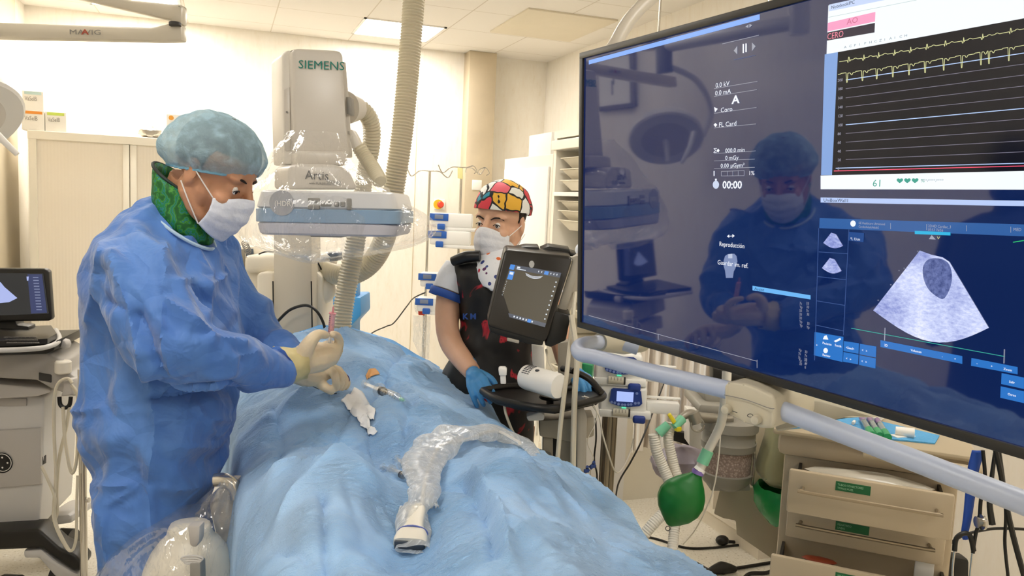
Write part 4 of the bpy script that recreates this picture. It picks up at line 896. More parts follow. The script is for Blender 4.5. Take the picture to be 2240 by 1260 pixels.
sg = thing('person', 'surgeon in blue gown, bouffant cap, mask and latex gloves drawing up a pink syringe', 'person', (feet.x, feet.y, 0))
g_ = MB()
g_.loft(rings([(418, 356, 400, 1.98, .05), (442, 308, 425, 1.98, .11), (478, 268, 462, 1.98, .16), (520, 230, 487, 1.98, .2), (600, 196, 516, 1.98, .22), (680, 190, 532, 1.98, .21), (760, 192, 536, 1.98, .2), (830, 192, 530, 1.98, .21), (870, 190, 525, 1.97, .2), (905, 180, 518, 1.96, .2), (960, 192, 500, 1.96, .2), (1020, 206, 484, 1.96, .2), (1100, 216, 470, 1.96, .2), (1200, 222, 462, 1.96, .2), (1320, 224, 456, 1.96, .21), (1480, 220, 450, 1.96, .22), (1640, 218, 446, 1.96, .22)], shr=.014))
g_.tube([P(345, 530, 1.95), P(310, 562, 1.84), P(308, 620, 1.76), P(345, 700, 1.72), P(392, 768, 1.71), P(440, 790, 1.73), P(500, 792, 1.79), P(560, 796, 1.87), P(616, 800, 1.95)], [.075, .088, .1, .1, .09, .078, .071, .066, .061], 20, 8)
g_.tube([P(420, 500, 2.1), P(470, 580, 2.16), P(530, 670, 2.2), P(575, 738, 2.2), P(612, 772, 2.14), P(645, 800, 2.1)], [.09, .088, .08, .07, .055, .045], 18, 8)
g_.ball(P(196, 585, 1.99), (.03, .05, .05), 12)
g_ = remesh(g_, .0072, 9)
def gownd(c, n_):
    x, y = pix(c); lo = max(0, min(1, (y-700)/300)); arm = 1
    f = -.024*crumple(c, 4, .3)+.008*crumple(c+V((3, 1, 2)), 8, .25)+.008*wrinkle(c, 3.2, (1, 1, .45))
    u = (c-P(330, 900, D0)).dot(r0); f += lo*.02*(1-abs(noise.noise(V((u*7, c.z*.9, 3))))*2.5)
    return f-.014-lo*.012
displace(g_, gownd)
pxcrease(g_, [([(326, 860), (340, 930), (328, 1000), (325, 1180)], .012, 10), ([(200, 1066), (270, 1060), (322, 1056)], .01, 9), ([(240, 1100), (285, 1075), (322, 1057)], .008, 8), ([(322, 1057), (380, 1072), (430, 1066)], .007, 8), ([(165, 898), (230, 896)], .012, 12), ([(212, 1060), (228, 1180), (240, 1240)], .012, 10),
    ([(245, 560), (280, 660), (300, 740), (330, 860)], .014, 12), ([(355, 540), (362, 620), (352, 680)], .012, 10), ([(372, 620), (420, 612)], .009, 8), ([(410, 520), (455, 600), (450, 690)], .012, 12), ([(365, 660), (420, 700), (460, 745), (530, 755)], .016, 12), ([(300, 690), (350, 810), (375, 835)], -.015, 14), ([(455, 540), (492, 600), (455, 630)], .012, 10),
    ([(350, 700), (365, 800), (375, 830)], .012, 9), ([(510, 820), (512, 780), (560, 770)], .008, 8), ([(340, 920), (440, 915), (505, 918)], .009, 9), ([(430, 890), (470, 955), (500, 925)], .009, 9), ([(260, 905), (335, 900)], .007, 8), ([(235, 660), (280, 680)], -.01, 10), ([(225, 540), (215, 620), (196, 700)], .012, 10), ([(330, 870), (500, 850)], -.02, 15)])
for _ in range(1): bmesh.ops.smooth_vert(g_.bm, verts=g_.bm.verts, factor=.5, use_axis_x=True, use_axis_y=True, use_axis_z=True)
obj('gown', g_, GOWN, sg)
# gown neck binding
# head
HM = None
pitch = math.radians(27); fw = (r0*.99-FH*.13).normalized(); fw = (fw*math.cos(pitch)+V((0, 0, -math.sin(pitch)))).normalized(); lf = V((0, 0, 1)).cross(fw).normalized(); upv = fw.cross(lf)
o_ = P(463, 380, 1.93); HM = Matrix(((fw.x, lf.x, upv.x, o_.x), (fw.y, lf.y, upv.y, o_.y), (fw.z, lf.z, upv.z, o_.z), (0, 0, 0, 1)))
SS = (1.03, 1.02, 1.03); hb_ = headmb(HM, SS, .0002); hb_.m = Matrix.Identity(4)
nk0 = HM @ V((-.03, 0, -.04)); hb_.tube([nk0, P(408, 430, 1.95), P(390, 480, 1.98)], [.06, .055, .055], 16)
hb_.loft(rings([(455, 335, 400, 1.98, .06), (490, 290, 430, 1.98, .12), (560, 250, 460, 1.98, .14), (760, 230, 470, 1.98, .13), (900, 240, 470, 1.98, .15), (980, 250, 460, 1.98, .15)]))
for dd, xx in ((1.88, 340), (2.08, 360)): hb_.tube([P(xx, 960, dd), P(xx-10, 1400, dd), P(xx-10, 1830, dd)], [.09, .06, .045], 14); q = P(xx-10, 1830, dd); hb_.ball((q.x+.07, q.y-.02, .045), (.13, .045, .045), 14)
hb_.tube([P(320, 570, 1.88), P(380, 760, 1.76), P(450, 790, 1.77), P(600, 800, 1.94), P(660, 797, 2.0)], [.05, .04, .035, .026, .022], 12); hb_.tube([P(410, 560, 2.12), P(480, 640, 2.18), P(560, 738, 2.2), P(660, 810, 2.1)], [.04, .035, .03, .025], 12)
hb_ = remesh(hb_, .005, 3); obj('body', hb_, SKIN, sg); eyes(HM, SS, sg, '#2c1c14')
HAIR = mat('grey hair', '#6f6a66', .8, bump=1, bscale=120, var=.5, vscale=60); HAIR2 = mat('dark hair', '#2b201b', .7, bump=.8, bscale=120)
def hairmb(M, s, back=.0):
    k = MB(M @ SCL(s)); rows = []
    for i in range(22):
        row = []
        for j in range(48):
            ph = math.radians(2+i*5.4); th = 2*math.pi*j/48
            zmin = .03+back if math.cos(th) > .25 else (-.02 if math.cos(th) > -.1 else -.05)
            x, y, z = .101*math.sin(ph)*math.cos(th)-.004, .081*math.sin(ph)*math.sin(th), .047+.091*math.cos(ph)
            f = 1
            if z < zmin: z = zmin; f = .96
            row.append(V((x*f, y*f, z))+V((0, 0, .004*noise.noise(V((x*60, y*60, z*60))))))
        rows.append(row)
    k.loft(rows, cap=True); return k
obj('hair', hairmb(HM, SS, .04), HAIR, sg)
m = MB(HM); [m.tube([(.079, q_*.054, .024), (.091, q_*.038, .031), (.096, q_*.018, .026)], [.0015, .0035, .002], 6) for q_ in (-1, 1)]; obj('eyebrows', m, HAIR2, sg)
# bouffant cap
cpm = bpy.data.materials.new('bouffant cap'); cpm.use_nodes = True; MATS['bouffant cap'] = cpm; nt = cpm.node_tree; nt.nodes.clear(); out = N(nt, 'OutputMaterial'); tc = N(nt, 'TexCoord')
w1 = N(nt, 'TexNoise', {'Vector': tc.outputs['Object'], 'Scale': 22, 'Detail': 6, 'Roughness': .7, 'Distortion': .4}); v1 = N(nt, 'TexNoise', {'Vector': tc.outputs['Object'], 'Scale': 30, 'Detail': 6, 'Distortion': .3})
bp = N(nt, 'Bump', {'Height': w1.outputs['Fac'], 'Strength': .7, 'Distance': .02}); df = N(nt, 'BsdfDiffuse', {'Color': lin('#bcdcea'), 'Normal': bp.outputs['Normal']}); tl = N(nt, 'BsdfTranslucent', {'Color': lin('#bcdcea')}); md = N(nt, 'MixShader', {0: .3, 1: df.outputs[0], 2: tl.outputs[0]})
tr_ = N(nt, 'BsdfTransparent', {'Color': (.93, .97, 1, 1)}); lw = N(nt, 'LayerWeight', {'Blend': .4}); r1 = ramp(nt, v1.outputs['Fac'], [(.3, .32), (.5, .45), (.72, .8)]); mxf = N(nt, 'Math', {0: lw.outputs['Facing'], 1: .5, 2: r1.outputs[0]}, operation='MULTIPLY_ADD'); mc = N(nt, 'Clamp', {0: mxf.outputs[0]})
ms = N(nt, 'MixShader', {0: mc.outputs[0], 1: tr_.outputs[0], 2: md.outputs[0]}); nt.links.new(ms.outputs[0], out.inputs[0])
cx_ = (r0*.99-FH*.13).normalized(); cx_ = (cx_*math.cos(.13)+V((0, 0, -math.sin(.13)))).normalized(); CM = frame(P(464, 342, 1.93), cx_, (0, 0, 1))
rows = []
for i in range(30):
    row = []; ph = math.radians(3+i*4.0)
    for j in range(72):
        th = 2*math.pi*j/72; fr = 1 if math.cos(th) > 0 else .0
        rx = .131 if math.cos(th) > 0 else .124; x, y, z = rx*math.sin(ph)*math.cos(th), .115*math.sin(ph)*math.sin(th), (.106 if ph < 1.571 else .085)*math.cos(ph)
        k = max(0, (i-19)/10); pinch = 1-.1*k*k
        pl = (.0015+.0045*k)*(abs(math.sin(th*17+2*math.sin(i*.3)))-.5)+.006*wrinkle(V((x, y, z)), 9)+.004*crumple(V((x, y, z)), 14)
        nn = V((x, y, z)).normalized(); row.append(V((x*pinch, y*pinch, z+.006*k*(1 if math.cos(th) > 0 else 1)))+nn*pl)
    rows.append(row)
obj('bouffant_cap', MB(CM).loft(rows, cap=False), cpm, sg)
r_ = [p for p in rows[-1]]; m = MB(CM); m.tube(r_+[r_[0]], .0035, 6, 1); obj('cap_elastic', m, mat('cap elastic', '#7fb3cc', .7), sg)
MASK = mat('surgical mask', '#dfe3ee', .75, bump=.3, bscale=70, var=.02)
mk, mr = maskmb(HM, SS, 60); mko = obj('face_mask', mk, MASK, sg, solid=.0015)
LOOP = mat('ear loop', '#f2ece6', .7)
for q, j in ((-1, 0), (1, 36)):
    for a_, z_ in ((0, .02), (24, -.03)):
        p = mr[a_][j]; m = MB(HM @ SCL(SS)); m.tube([p, p.lerp(V((-.012, q*.084, z_)), .6)+V((0, q*.006, 0)), V((-.016, q*.086, z_))], .0016, 6); obj('ear_loop', m, LOOP, sg)
# thyroid collar
tcm = mat('leafy green print', '#2e8a34', .6, var=0); nt, b = nodes(tcm); tc = N(nt, 'TexCoord')
w1 = N(nt, 'TexWave', {'Vector': tc.outputs['Object'], 'Scale': 9, 'Distortion': 14, 'Detail': 3, 'Detail Scale': 2.5}); r1 = ramp(nt, w1.outputs['Fac'], [(.0, '#0f5a22'), (.35, '#1a6e28'), (.55, '#4f9a38'), (.7, '#1f7028'), (.85, '#257a86'), (1, '#127a2a')]); nt.links.new(r1.outputs[0], b.inputs['Base Color'])
m = MB(); cr_ = []
for pc_, hw, hd, tl_ in (((395, 398, 1.94), .074, .07, 36), ((397, 420, 1.94), .08, .074, 36), ((400, 445, 1.95), .083, .078, 36), ((402, 468, 1.95), .086, .083, 36), ((400, 492, 1.95), .08, .08, 36)):
    c = P(*pc_); t_ = math.radians(tl_); ax = r0*math.cos(t_)+V((0, 0, -math.sin(t_))); cr_.append([c+ax*hw*math.cos(a)+FH*hd*math.sin(a) for a in [2*math.pi*k/36 for k in range(36)]])
m.loft(cr_, cap=False); displace(m, lambda c, n_: .004*noise.noise(c*18)); obj('thyroid_collar', m, tcm, sg, solid=.006)
m = MB(); m.tube(cr_[0]+[cr_[0][0]], .004, 6, 1); obj('collar_binding', m, mat('navy binding', '#1a2a26', .6), sg)
cb2 = sum(cr_[-1], V((0, 0, 0)))/36; m = MB(); m.tube([cb2+(p-cb2)*1.1-V((0, 0, .004)) for p in cr_[-1]+[cr_[-1][0]]], .0045, 8, 1); obj('neck_binding', m, mat('pale binding', '#b9d2e6', .6), sg)
# gloves
LAT = mat('latex glove', '#e2cfae', .42, bump=.25, bscale=50, var=.05, sss=.1)
h1 = [([P(612, 802, 1.96), P(640, 798, 1.98), P(668, 790, 2.0)], [.041, .036, .036]), ([P(668, 790, 2.0), P(700, 782, 2.02), P(722, 780, 2.05)], [.036, .034, .026]), ([P(662, 775, 1.99), P(690, 765, 2.02), P(728, 766, 2.06)], [.026, .02, .018]), ([P(668, 800, 2.0), P(700, 796, 2.03), P(720, 786, 2.07)], [.022, .022, .018]),
    ([P(660, 785, 1.98), P(676, 752, 1.97), P(695, 732, 1.98), P(713, 733, 2.0)], [.026, .019, .0135, .01]), ([P(732, 772, 2.06), P(742, 752, 2.07), P(737, 735, 2.05), P(727, 731, 2.02)], [.016, .0125, .0108, .009]),
    ([P(732, 780, 2.07), P(741, 762, 2.1), P(728, 753, 2.1), P(711, 753, 2.08)], [.015, .012, .0105, .0095]), ([P(728, 788, 2.08), P(736, 772, 2.12), P(722, 765, 2.12)], [.0145, .0115, .01]), ([P(720, 792, 2.09), P(726, 780, 2.13), P(708, 776, 2.12)], [.013, .0105, .0095])]
obj('glove', chainhand(h1, .0032, 3), LAT, sg, label='glove of the raised hand holding the syringe')
h2 = [([P(650, 810, 2.1), P(672, 822, 2.12), P(695, 820, 2.15)], [.036, .03, .03]), ([P(695, 820, 2.15), P(718, 812, 2.17), P(738, 814, 2.19)], [.028, .022, .018]), ([P(692, 828, 2.14), P(705, 842, 2.14), P(716, 850, 2.14), P(725, 856, 2.15)], [.02, .0145, .0125, .0105]),
    ([P(722, 810, 2.15), P(731, 818, 2.14), P(735, 834, 2.14), P(735, 850, 2.16)], [.0135, .0125, .0108, .0095]), ([P(733, 810, 2.18), P(744, 820, 2.17), P(747, 835, 2.17), P(742, 849, 2.18)], [.0135, .0125, .0108, .009]), ([P(742, 814, 2.2), P(752, 824, 2.2), P(756, 837, 2.2), P(749, 849, 2.2)], [.0125, .0115, .01, .0088]), ([P(745, 818, 2.22), P(757, 830, 2.23), P(760, 840, 2.23), P(756, 848, 2.23)], [.011, .01, .009, .008])]
obj('glove', chainhand(h2, .0032, 3), LAT, sg, label='glove of the lower hand at the puncture site')
m = MB(); cu = []
for x, y, r_ in ((604, 803, .048), (607, 803, .0505), (622, 801, .047), (640, 799, .042), (662, 794, .04)):
    c = P(x, y, 1.955+(x-604)*.0006); ax = (P(668, 792, 2.0)-P(604, 803, 1.95)).normalized(); u_ = ax.orthogonal().normalized(); w_ = ax.cross(u_); cu.append([c+(u_*math.cos(a)+w_*math.sin(a))*(r_+.0025*math.sin(a*9+x)) for a in [2*math.pi*k/40 for k in range(40)]])
m.loft(cu, cap=False); obj('glove_cuff', m, mat('latex cuff', '#d3c48f', .45, bump=.3, bscale=40), sg, solid=.001)

# ---------------------------------------------------------------- nurse
nd = 3.05; q = P(1070, 1100, nd)
ns = thing('person', 'nurse in colourful printed cap, mask and dark lead apron gripping the ultrasound trolley', 'person', (q.x, q.y, 0))
yw = math.radians(30); fw = (-FH*math.cos(yw)-r0*math.sin(yw)); fw = (fw*math.cos(.06)+V((0, 0, -math.sin(.06)))).normalized(); rl = math.radians(4)
upq = (V((0, 0, 1))+r0*.05).normalized(); lf = upq.cross(fw).normalized(); upv = fw.cross(lf)
o_ = P(1097, 489, nd); NM = Matrix(((fw.x, lf.x, upv.x, o_.x), (fw.y, lf.y, upv.y, o_.y), (fw.z, lf.z, upv.z, o_.z), (0, 0, 0, 1))); NS = 1.1
k = headmb(NM, NS, False); k.m = Matrix.Identity(4); k.tube([NM @ V((-.03, 0, -.05)), P(1085, 560, nd), P(1085, 600, nd+.02)], [.055, .055, .07], 14)
k.loft(rings([(585, 1030, 1140, nd, .06), (610, 1005, 1165, nd, .11), (680, 1010, 1165, nd, .11), (780, 1015, 1160, nd, .1), (860, 1000, 1165, nd, .13), (950, 1005, 1160, nd, .14)]))
for s in (-1, 1): k.tube([P(1085+s*38, 930, nd), P(1085+s*36, 1150, nd+.02), P(1080+s*34, 1340, nd+.02)], [.085, .06, .045], 12); qq = P(1080+s*34, 1340, nd+.02); k.ball((qq.x-.03, qq.y-.08, .05), (.05, .12, .05), 12)
AL = [P(1003, 600, nd), P(984, 650, nd-.02), P(978, 710, nd-.06), P(988, 752, nd-.1), P(1012, 787, nd-.2), P(1034, 815, nd-.28)]
k.tube(AL, [.058, .052, .044, .043, .038, .03], 16, 8)
AR = [P(1160, 610, nd+.02), P(1205, 680, nd), P(1228, 745, nd-.05), P(1240, 790, nd-.12), P(1255, 815, nd-.2)]
k.tube(AR, [.058, .05, .045, .038, .03], 16, 8)
k = remesh(k, .0055, 3); obj('body', k, SKIN2, ns); eyes(NM, NS, ns, '#4a2a18')
for q_ in (-1, 1):
    m = MB(NM @ Matrix.Scale(NS, 4)); m.tube([(.094, q_*.014, .019), (.094, q_*.03, .0265), (.086, q_*.046, .026), (.075, q_*.056, .018)], [.0018, .003, .0024, .001], 6); obj('eyebrow', m, HAIR2, ns)
obj('hair', hairmb(NM, NS, .035), HAIR2, ns)
# printed cap: abstract colour patches with black outlines
pc = mat('patchwork print', '#ffffff', .65, var=0); nt, b = nodes(pc); tc = N(nt, 'TexCoord'); mp = N(nt, 'Mapping', {'Vector': tc.outputs['Object'], 'Location': (3.3, 1.7, .4)})
nz = N(nt, 'TexNoise', {'Vector': tc.outputs['Object'], 'Scale': 12}); ma = N(nt, 'MixRGB', {0: .06, 1: mp.outputs[0], 2: nz.outputs['Color']})
ve = N(nt, 'TexVoronoi', {'Vector': ma.outputs[0], 'Scale': 18}, feature='DISTANCE_TO_EDGE'); vc = N(nt, 'TexVoronoi', {'Vector': ma.outputs[0], 'Scale': 18}); sc_ = N(nt, 'SeparateColor', {0: vc.outputs['Color']})
rc = ramp(nt, sc_.outputs[0], [(0, '#d8404c'), (.2, '#e8b23a'), (.33, '#3a68b8'), (.48, '#e86a78'), (.6, '#e9e9e2'), (.78, '#f2f2ee'), (.9, '#2f8fa8')], 'CONSTANT'); le = N(nt, 'Math', {0: ve.outputs['Distance'], 1: .055}, operation='LESS_THAN')
mx = N(nt, 'Mix', {0: le.outputs[0], 6: rc.outputs[0], 7: lin('#16161a')}, data_type='RGBA'); nt.links.new(mx.outputs[2], b.inputs['Base Color'])
rows = []
for i in range(22):
    row = []; ph = math.radians(2+i*4.7)
    for j in range(56):
        th = 2*math.pi*j/56; c_ = math.cos(th); x, y, z = (.108 if c_ > 0 else .124)*math.sin(ph)*c_-.004, .091*math.sin(ph)*math.sin(th), .05+.1*math.cos(ph)
        zl = .062+.012*c_ if c_ > 0 else .062+.1*c_
        z = max(z, zl-.02) if i > 17 else max(z, zl-.018)
        nn = V((x, y, z)).normalized(); row.append(V((x, y, z))+nn*(.003+.004*noise.noise(V((x, y, z))*28)))
    rows.append(row)
cap_o = obj('printed_cap', MB(NM @ Matrix.Scale(NS, 4)).loft(rows, cap=False), pc, ns, solid=.002)
mk, mr = maskmb(NM, NS, 63); obj('face_mask', mk, mat('white mask', '#e6e6ea', .75, bump=.3, bscale=70), ns, solid=.0015)
for q_, j in ((-1, 0), (1, 36)):
    for a_, z_ in ((0, .015), (24, -.03)):
        p = mr[a_][j]; m = MB(NM @ Matrix.Scale(NS, 4)); m.tube([p, p.lerp(V((-.012, q_*.084, z_)), .6)+V((0, q_*.005, 0)), V((-.016, q_*.086, z_))], .0016, 6); obj('ear_loop', m, LOOP, ns)
# neck scarf with coloured dots
sf = mat('dotted scarf', '#eef0f2', .7, var=0); nt, b = nodes(sf); tc = N(nt, 'TexCoord'); v = N(nt, 'TexVoronoi', {'Vector': tc.outputs['Object'], 'Scale': 36, 'Randomness': .9}); sc_ = N(nt, 'SeparateColor', {0: v.outputs['Color']})
rc = ramp(nt, sc_.outputs[0], [(0, '#c8384a'), (.25, '#5a2a5a'), (.45, '#e0703a'), (.6, '#3a4a8a'), (.8, '#e4e6ea')], 'CONSTANT'); le = N(nt, 'Math', {0: v.outputs['Distance'], 1: .33}, operation='LESS_THAN'); mx = N(nt, 'Mix', {0: le.outputs[0], 6: lin('#e8eaee'), 7: rc.outputs[0]}, data_type='RGBA'); nt.links.new(mx.outputs[2], b.inputs['Base Color'])
sc2 = []
for y, xl, xr, hd in ((520, 1058, 1130, .075), (540, 1050, 1134, .095), (560, 1040, 1134, .14), (578, 1034, 1128, .175), (598, 1036, 1122, .19), (612, 1050, 1108, .195), (618, 1070, 1090, .196)):
    c = P((xl+xr)/2, y, nd); hw = (xr-xl)/2*nd/FPX; sc2.append([c+r0*hw*math.cos(a)+FH*hd*math.sin(a)*(1.0 if math.sin(a) < 0 else .6)+V((0, 0, .01*math.sin(a)+.004*noise.noise(V((a*2, y*.05, 0))))) for a in [2*math.pi*k_/40 for k_ in range(40)]])
m = MB().loft(sc2, cap=False); displace(m, lambda c, n_: .004*wrinkle(c, 14)); obj('neck_scarf', m, sf, ns, solid=.003)
# tunic sleeves and apron
WT = mat('white tunic', '#e6e9ef', .75, bump=.2, bscale=30); 
for pp_ in ([P(1006, 585, nd), P(993, 612, nd-.01), P(982, 640, nd-.02)], [P(1160, 585, nd+.02), P(1180, 620, nd), P(1200, 655, nd)]): m = MB(); m.tube(pp_, [.056, .064, .066], 24, 8, cap=False); displace(m, lambda c, n_: .004*wrinkle(c, 8)); obj('tunic_sleeve', m, WT, ns, solid=.002)
m = MB(); m.tube([P(983, 638, nd-.02), P(977, 654, nd-.022)], .0725, 20, sm=False, cap=False); obj('sleeve_band', m, mat('royal blue cloth', '#2f56a8', .7), ns, solid=.003)
ap = mat('dark floral apron', '#050507', .5, var=0); nt, b = nodes(ap); tc = N(nt, 'TexCoord'); nz = N(nt, 'TexNoise', {'Vector': tc.outputs['Object'], 'Scale': 11, 'Detail': 3, 'Distortion': 1}); rc = ramp(nt, nz.outputs['Fac'], [(0, '#24406a'), (.26, '#0b0b10'), (.3, '#060608'), (.6, '#060608'), (.64, '#a3182a'), (.7, '#c22a38'), (.73, '#0a0a10')]); nt.links.new(rc.outputs[0], b.inputs['Base Color'])
a_ = MB().loft(rings([(566, 1012, 1150, nd, .07), (576, 990, 1165, nd, .12), (600, 990, 1172, nd, .15), (650, 1000, 1172, nd, .155), (710, 1008, 1170, nd, .15), (770, 990, 1170, nd, .16), (830, 962, 1170, nd, .18), (880, 962, 1172, nd, .19), (980, 985, 1168, nd, .2), (1100, 1005, 1165, nd, .2), (1180, 1010, 1160, nd, .2)]))
a_ = remesh(a_, .012, 3); displace(a_, lambda c, n_: .008*wrinkle(c, 4, (1, 1, .5))+.005*crumple(c, 7)); obj('lead_apron', a_, ap, ns)
m = MB(); m.tube([P(990, 572, nd-.08), P(1020, 562, nd-.1), P(1050, 560, nd-.11)], [.018, .022, .02], 10); obj('apron_strap', m, mat('black strap', '#191817', .4), ns)
def apron_pt(x, y): return P(x, y, nd-.165)
k = MB(); text_mb(k, 'K M', pxframe(1012, 698, nd-.172, 1050, 698), .02, 1.0, bold=.001); obj('apron_letters', k, mat('blue print', '#2a4f9a', .6), ns, smooth=False)
NG = mat('nitrile glove', '#4a94cf', .42, bump=.25, bscale=60)
def simplehand(w, tip, up_, dz, parent, lab, thumb=1, s=1.0):
    """relaxed hand curling over a bar: w wrist, tip direction target, up_ dorsal direction"""
    x = (tip-w).normalized(); z = (up_-x*up_.dot(x)).normalized(); y = z.cross(x)*thumb; ch = []
    g3 = lambda a, b_, c: w+(x*a+y*b_+z*c)*s
    ch.append(([g3(-.06, 0, 0), g3(0, 0, 0), g3(.04, 0, .004)], [.031*s, .027*s, .03*s]))
    for i, yy in enumerate((.03, .01, -.01, -.029)):
        L_ = (.042, .046, .043, .034)[i]; kx = .09-abs(i-1)*.004
        ch.append(([g3(.02, yy*.5, .002), g3(kx, yy, .006)], [.017*s, .0125*s]))
        sp_i = yy*.12
        ch.append(([g3(kx, yy, .006), g3(kx+L_*.85, yy+sp_i, -.006), g3(kx+L_*1.25, yy+sp_i*2, -.028-.004*i), g3(kx+L_*1.2, yy+sp_i*2, -.046-.003*i)], [.0115*s, .0105*s, .0095*s, .008*s]))
    ch.append(([g3(.02, .02, -.002), g3(.05, .045, -.015), g3(.075, .055, -.03), g3(.092, .052, -.045)], [.018*s, .0135*s, .0115*s, .0095*s]))
    return obj('glove', chainhand(ch, .0035, 3), NG, parent, label=lab)
simplehand(P(1034, 815, nd-.28), P(1058, 870, nd-.42), (V((0, 0, .5))-FH*.6-r0*.2), 0, ns, 'glove on the near tray corner', 1, .95)
simplehand(P(1256, 816, nd-.2), P(1290, 850, nd-.36), (V((0, 0, .8))-FH*.5), 0, ns, 'glove on the right tray edge', -1, .95)
# colleague seen only in the display's reflection
cq = V((-.95, 1.75, 0)); k = MB(Matrix.Translation(cq))
CMx = Matrix.Translation(cq) @ Matrix.Translation((0, 0, 1.66)); hd = headmb(CMx, 1.0); hd.m = Matrix.Translation(cq)
hd.tube([(-.02, 0, 1.6), (-.02, 0, 1.48)], [.06, .07], 12); hd.loft([[V((a*math.cos(t_), b_*math.sin(t_), z)) for t_ in [2*math.pi*i/24 for i in range(24)]] for z, a, b_ in ((1.5, .07, .1), (1.45, .12, .2), (1.3, .14, .22), (1.05, .14, .18), (.85, .15, .2), (.4, .2, .24), (.15, .2, .25))])
for s in (-1, 1): hd.tube([(0, s*.2, 1.42), (.02, s*.26, 1.15), (.14, s*.2, .98)], [.055, .045, .035], 12); hd.tube([(0, s*.1, .8), (0, s*.1, .1)], [.08, .05], 12); hd.ball((.05, s*.1, .04), (.13, .05, .04), 12)
obj('person', remesh(hd, .012, 3), mat('navy scrubs', '#27406e', .7), label='colleague in navy scrubs standing left of the camera, mirrored in the display', cat='person')
# ================================================================ portable ultrasound on its trolley
def dframe(x, y, d, nrm, up=V((0, 0, 1))):
    o = P(x, y, d); z = V(nrm).normalized(); up = (up-z*up.dot(z)).normalized(); ex = up.cross(z)
    return Matrix(((ex.x, up.x, z.x, o.x), (ex.y, up.y, z.y, o.y), (ex.z, up.z, z.z, o.z), (0, 0, 0, 1)))
USB = mat('ultrasound charcoal', '#24201b', .32); USG = mat('ultrasound grey', '#a9a294', .4)
t = thing('portable_ultrasound', 'charcoal portable ultrasound unit with tilted screen in front of the nurse', 'ultrasound machine', P(1150, 740, 2.6))
UD = 2.55
scr = [(1103, 551), (1110, 547), (1246, 561), (1252, 568), (1197, 742), (1188, 750), (1070, 716), (1066, 706)]
bn = V((.28, .93, .18))
ud = [UD+.02, UD+.02, UD+.02, UD+.02, UD-.03, UD-.03, UD-.03, UD-.03]
m = MB(); slab(m, scr, ud, .075, .006, n=bn, seg=3); obj('housing', m, USB, t)
pu = [P(x, y, UD+.018-.05*(y-555)/190-.002) for x, y in ((1117, 578), (1228, 597), (1192, 716), (1083, 685))]
def upt(u, v, off=0): return pu[0]*(1-u)*(1-v)+pu[1]*u*(1-v)+pu[2]*u*v+pu[3]*(1-u)*v - (P(1150, 640, 1)-CAM).normalized()*off
g = MB(); UM2 = [mat('us screen', '#0d0c09', .3, emit='#544b38', estr=.7, var=0), emis('us bar', '#4a5160', .8), emis('us blue', '#3f86d8', 1), emis('us white', '#dfe6ee', 1)]
def uq(u0, v0, u1, v1, mi, off=.0006):
    g.mi = mi; g.add([upt(u0, v0, off), upt(u1, v0, off), upt(u1, v1, off), upt(u0, v1, off)], [(0, 1, 2, 3)])
uq(-.0, 0, 1, 1, 0, .0003); uq(0, 0, 1, .09, 1, .0005); uq(0, .93, 1, 1, 1, .0005); uq(0, .0, .09, .1, 2, .0007); uq(.68, .015, .76, .08, 2, .0008); uq(.64, .935, .71, .995, 2, .0008); uq(.02, .13, .12, .3, 2, .0005); uq(.035, .15, .105, .2, 3, .0007)
for i in range(9): uq(.94, .17+i*.085, .965, .19+i*.085, 3); uq(.015+.01*(i % 2), .34+i*.035, .035, .348+i*.035, 3)
for i in range(7): uq(.36+i*.06, .95, .385+i*.06, .98, 3); uq(.56+i*.06, .03, .575+i*.06, .06, 3)
uq(.14, .02, .2, .05, 3); uq(.14, .06, .32, .075, 3); uq(.08, .94, .13, .985, 3)
for r_ in range(3):
    g.mi = 3; k_ = [(.33+.012*r_+(.34-.024*r_)*i/14) for i in range(15)]; vs = [upt(u, .115+.018*r_+.035*math.sin(math.pi*i/14), .0008) for i, u in enumerate(k_)]+[upt(u, .122+.018*r_+.037*math.sin(math.pi*i/14), .0008) for i, u in enumerate(k_)][::-1]; g.add(vs, [tuple(range(30))])
obj('screen', g, UM2, t, smooth=False)
g = MB(); pts = [P(1163+6*math.cos(a*.6), 578+8*math.sin(a*.6), UD+.006) for a in range(11)]; g.add(pts, [tuple(range(11))]); obj('logo_disc', g, emis('dim badge', '#c9c2b4', .6), t, smooth=False)
m = MB(); slab(m, [(1066, 706), (1190, 742), (1188, 757), (1150, 753), (1072, 728)], UD-.028, .09, .006, n=bn); obj('lower_edge', m, BLK, t)
m = MB(); slab(m, [(1110, 740), (1136, 746), (1135, 752), (1109, 746)], UD-.034, .03, .002, n=bn); obj('port_cover', m, USG, t)
m = MB(); slab(m, [(1246, 563), (1268, 556), (1272, 575), (1215, 752), (1190, 757), (1197, 742), (1252, 570)], UD+.03, .09, .006, n=V((.6, .8, .1))); obj('side_panel', m, USG, t)
m = MB(); slab(m, [(1213, 680), (1249, 690), (1238, 745), (1205, 760), (1192, 756)], UD-.01, .08, .004, n=bn); obj('black_bracket', m, BLK, t)
for i, q_ in enumerate(([(1128, 545), (1150, 540), (1178, 541), (1182, 549), (1140, 552)], [(1182, 547), (1200, 539), (1246, 546), (1250, 556), (1190, 555)], [(1215, 558), (1240, 550), (1262, 556), (1258, 562)])):
    m = MB(); slab(m, q_, UD+.07+i*.01, .05, .003, n=bn); obj('carry_handle', m, BLK, t)
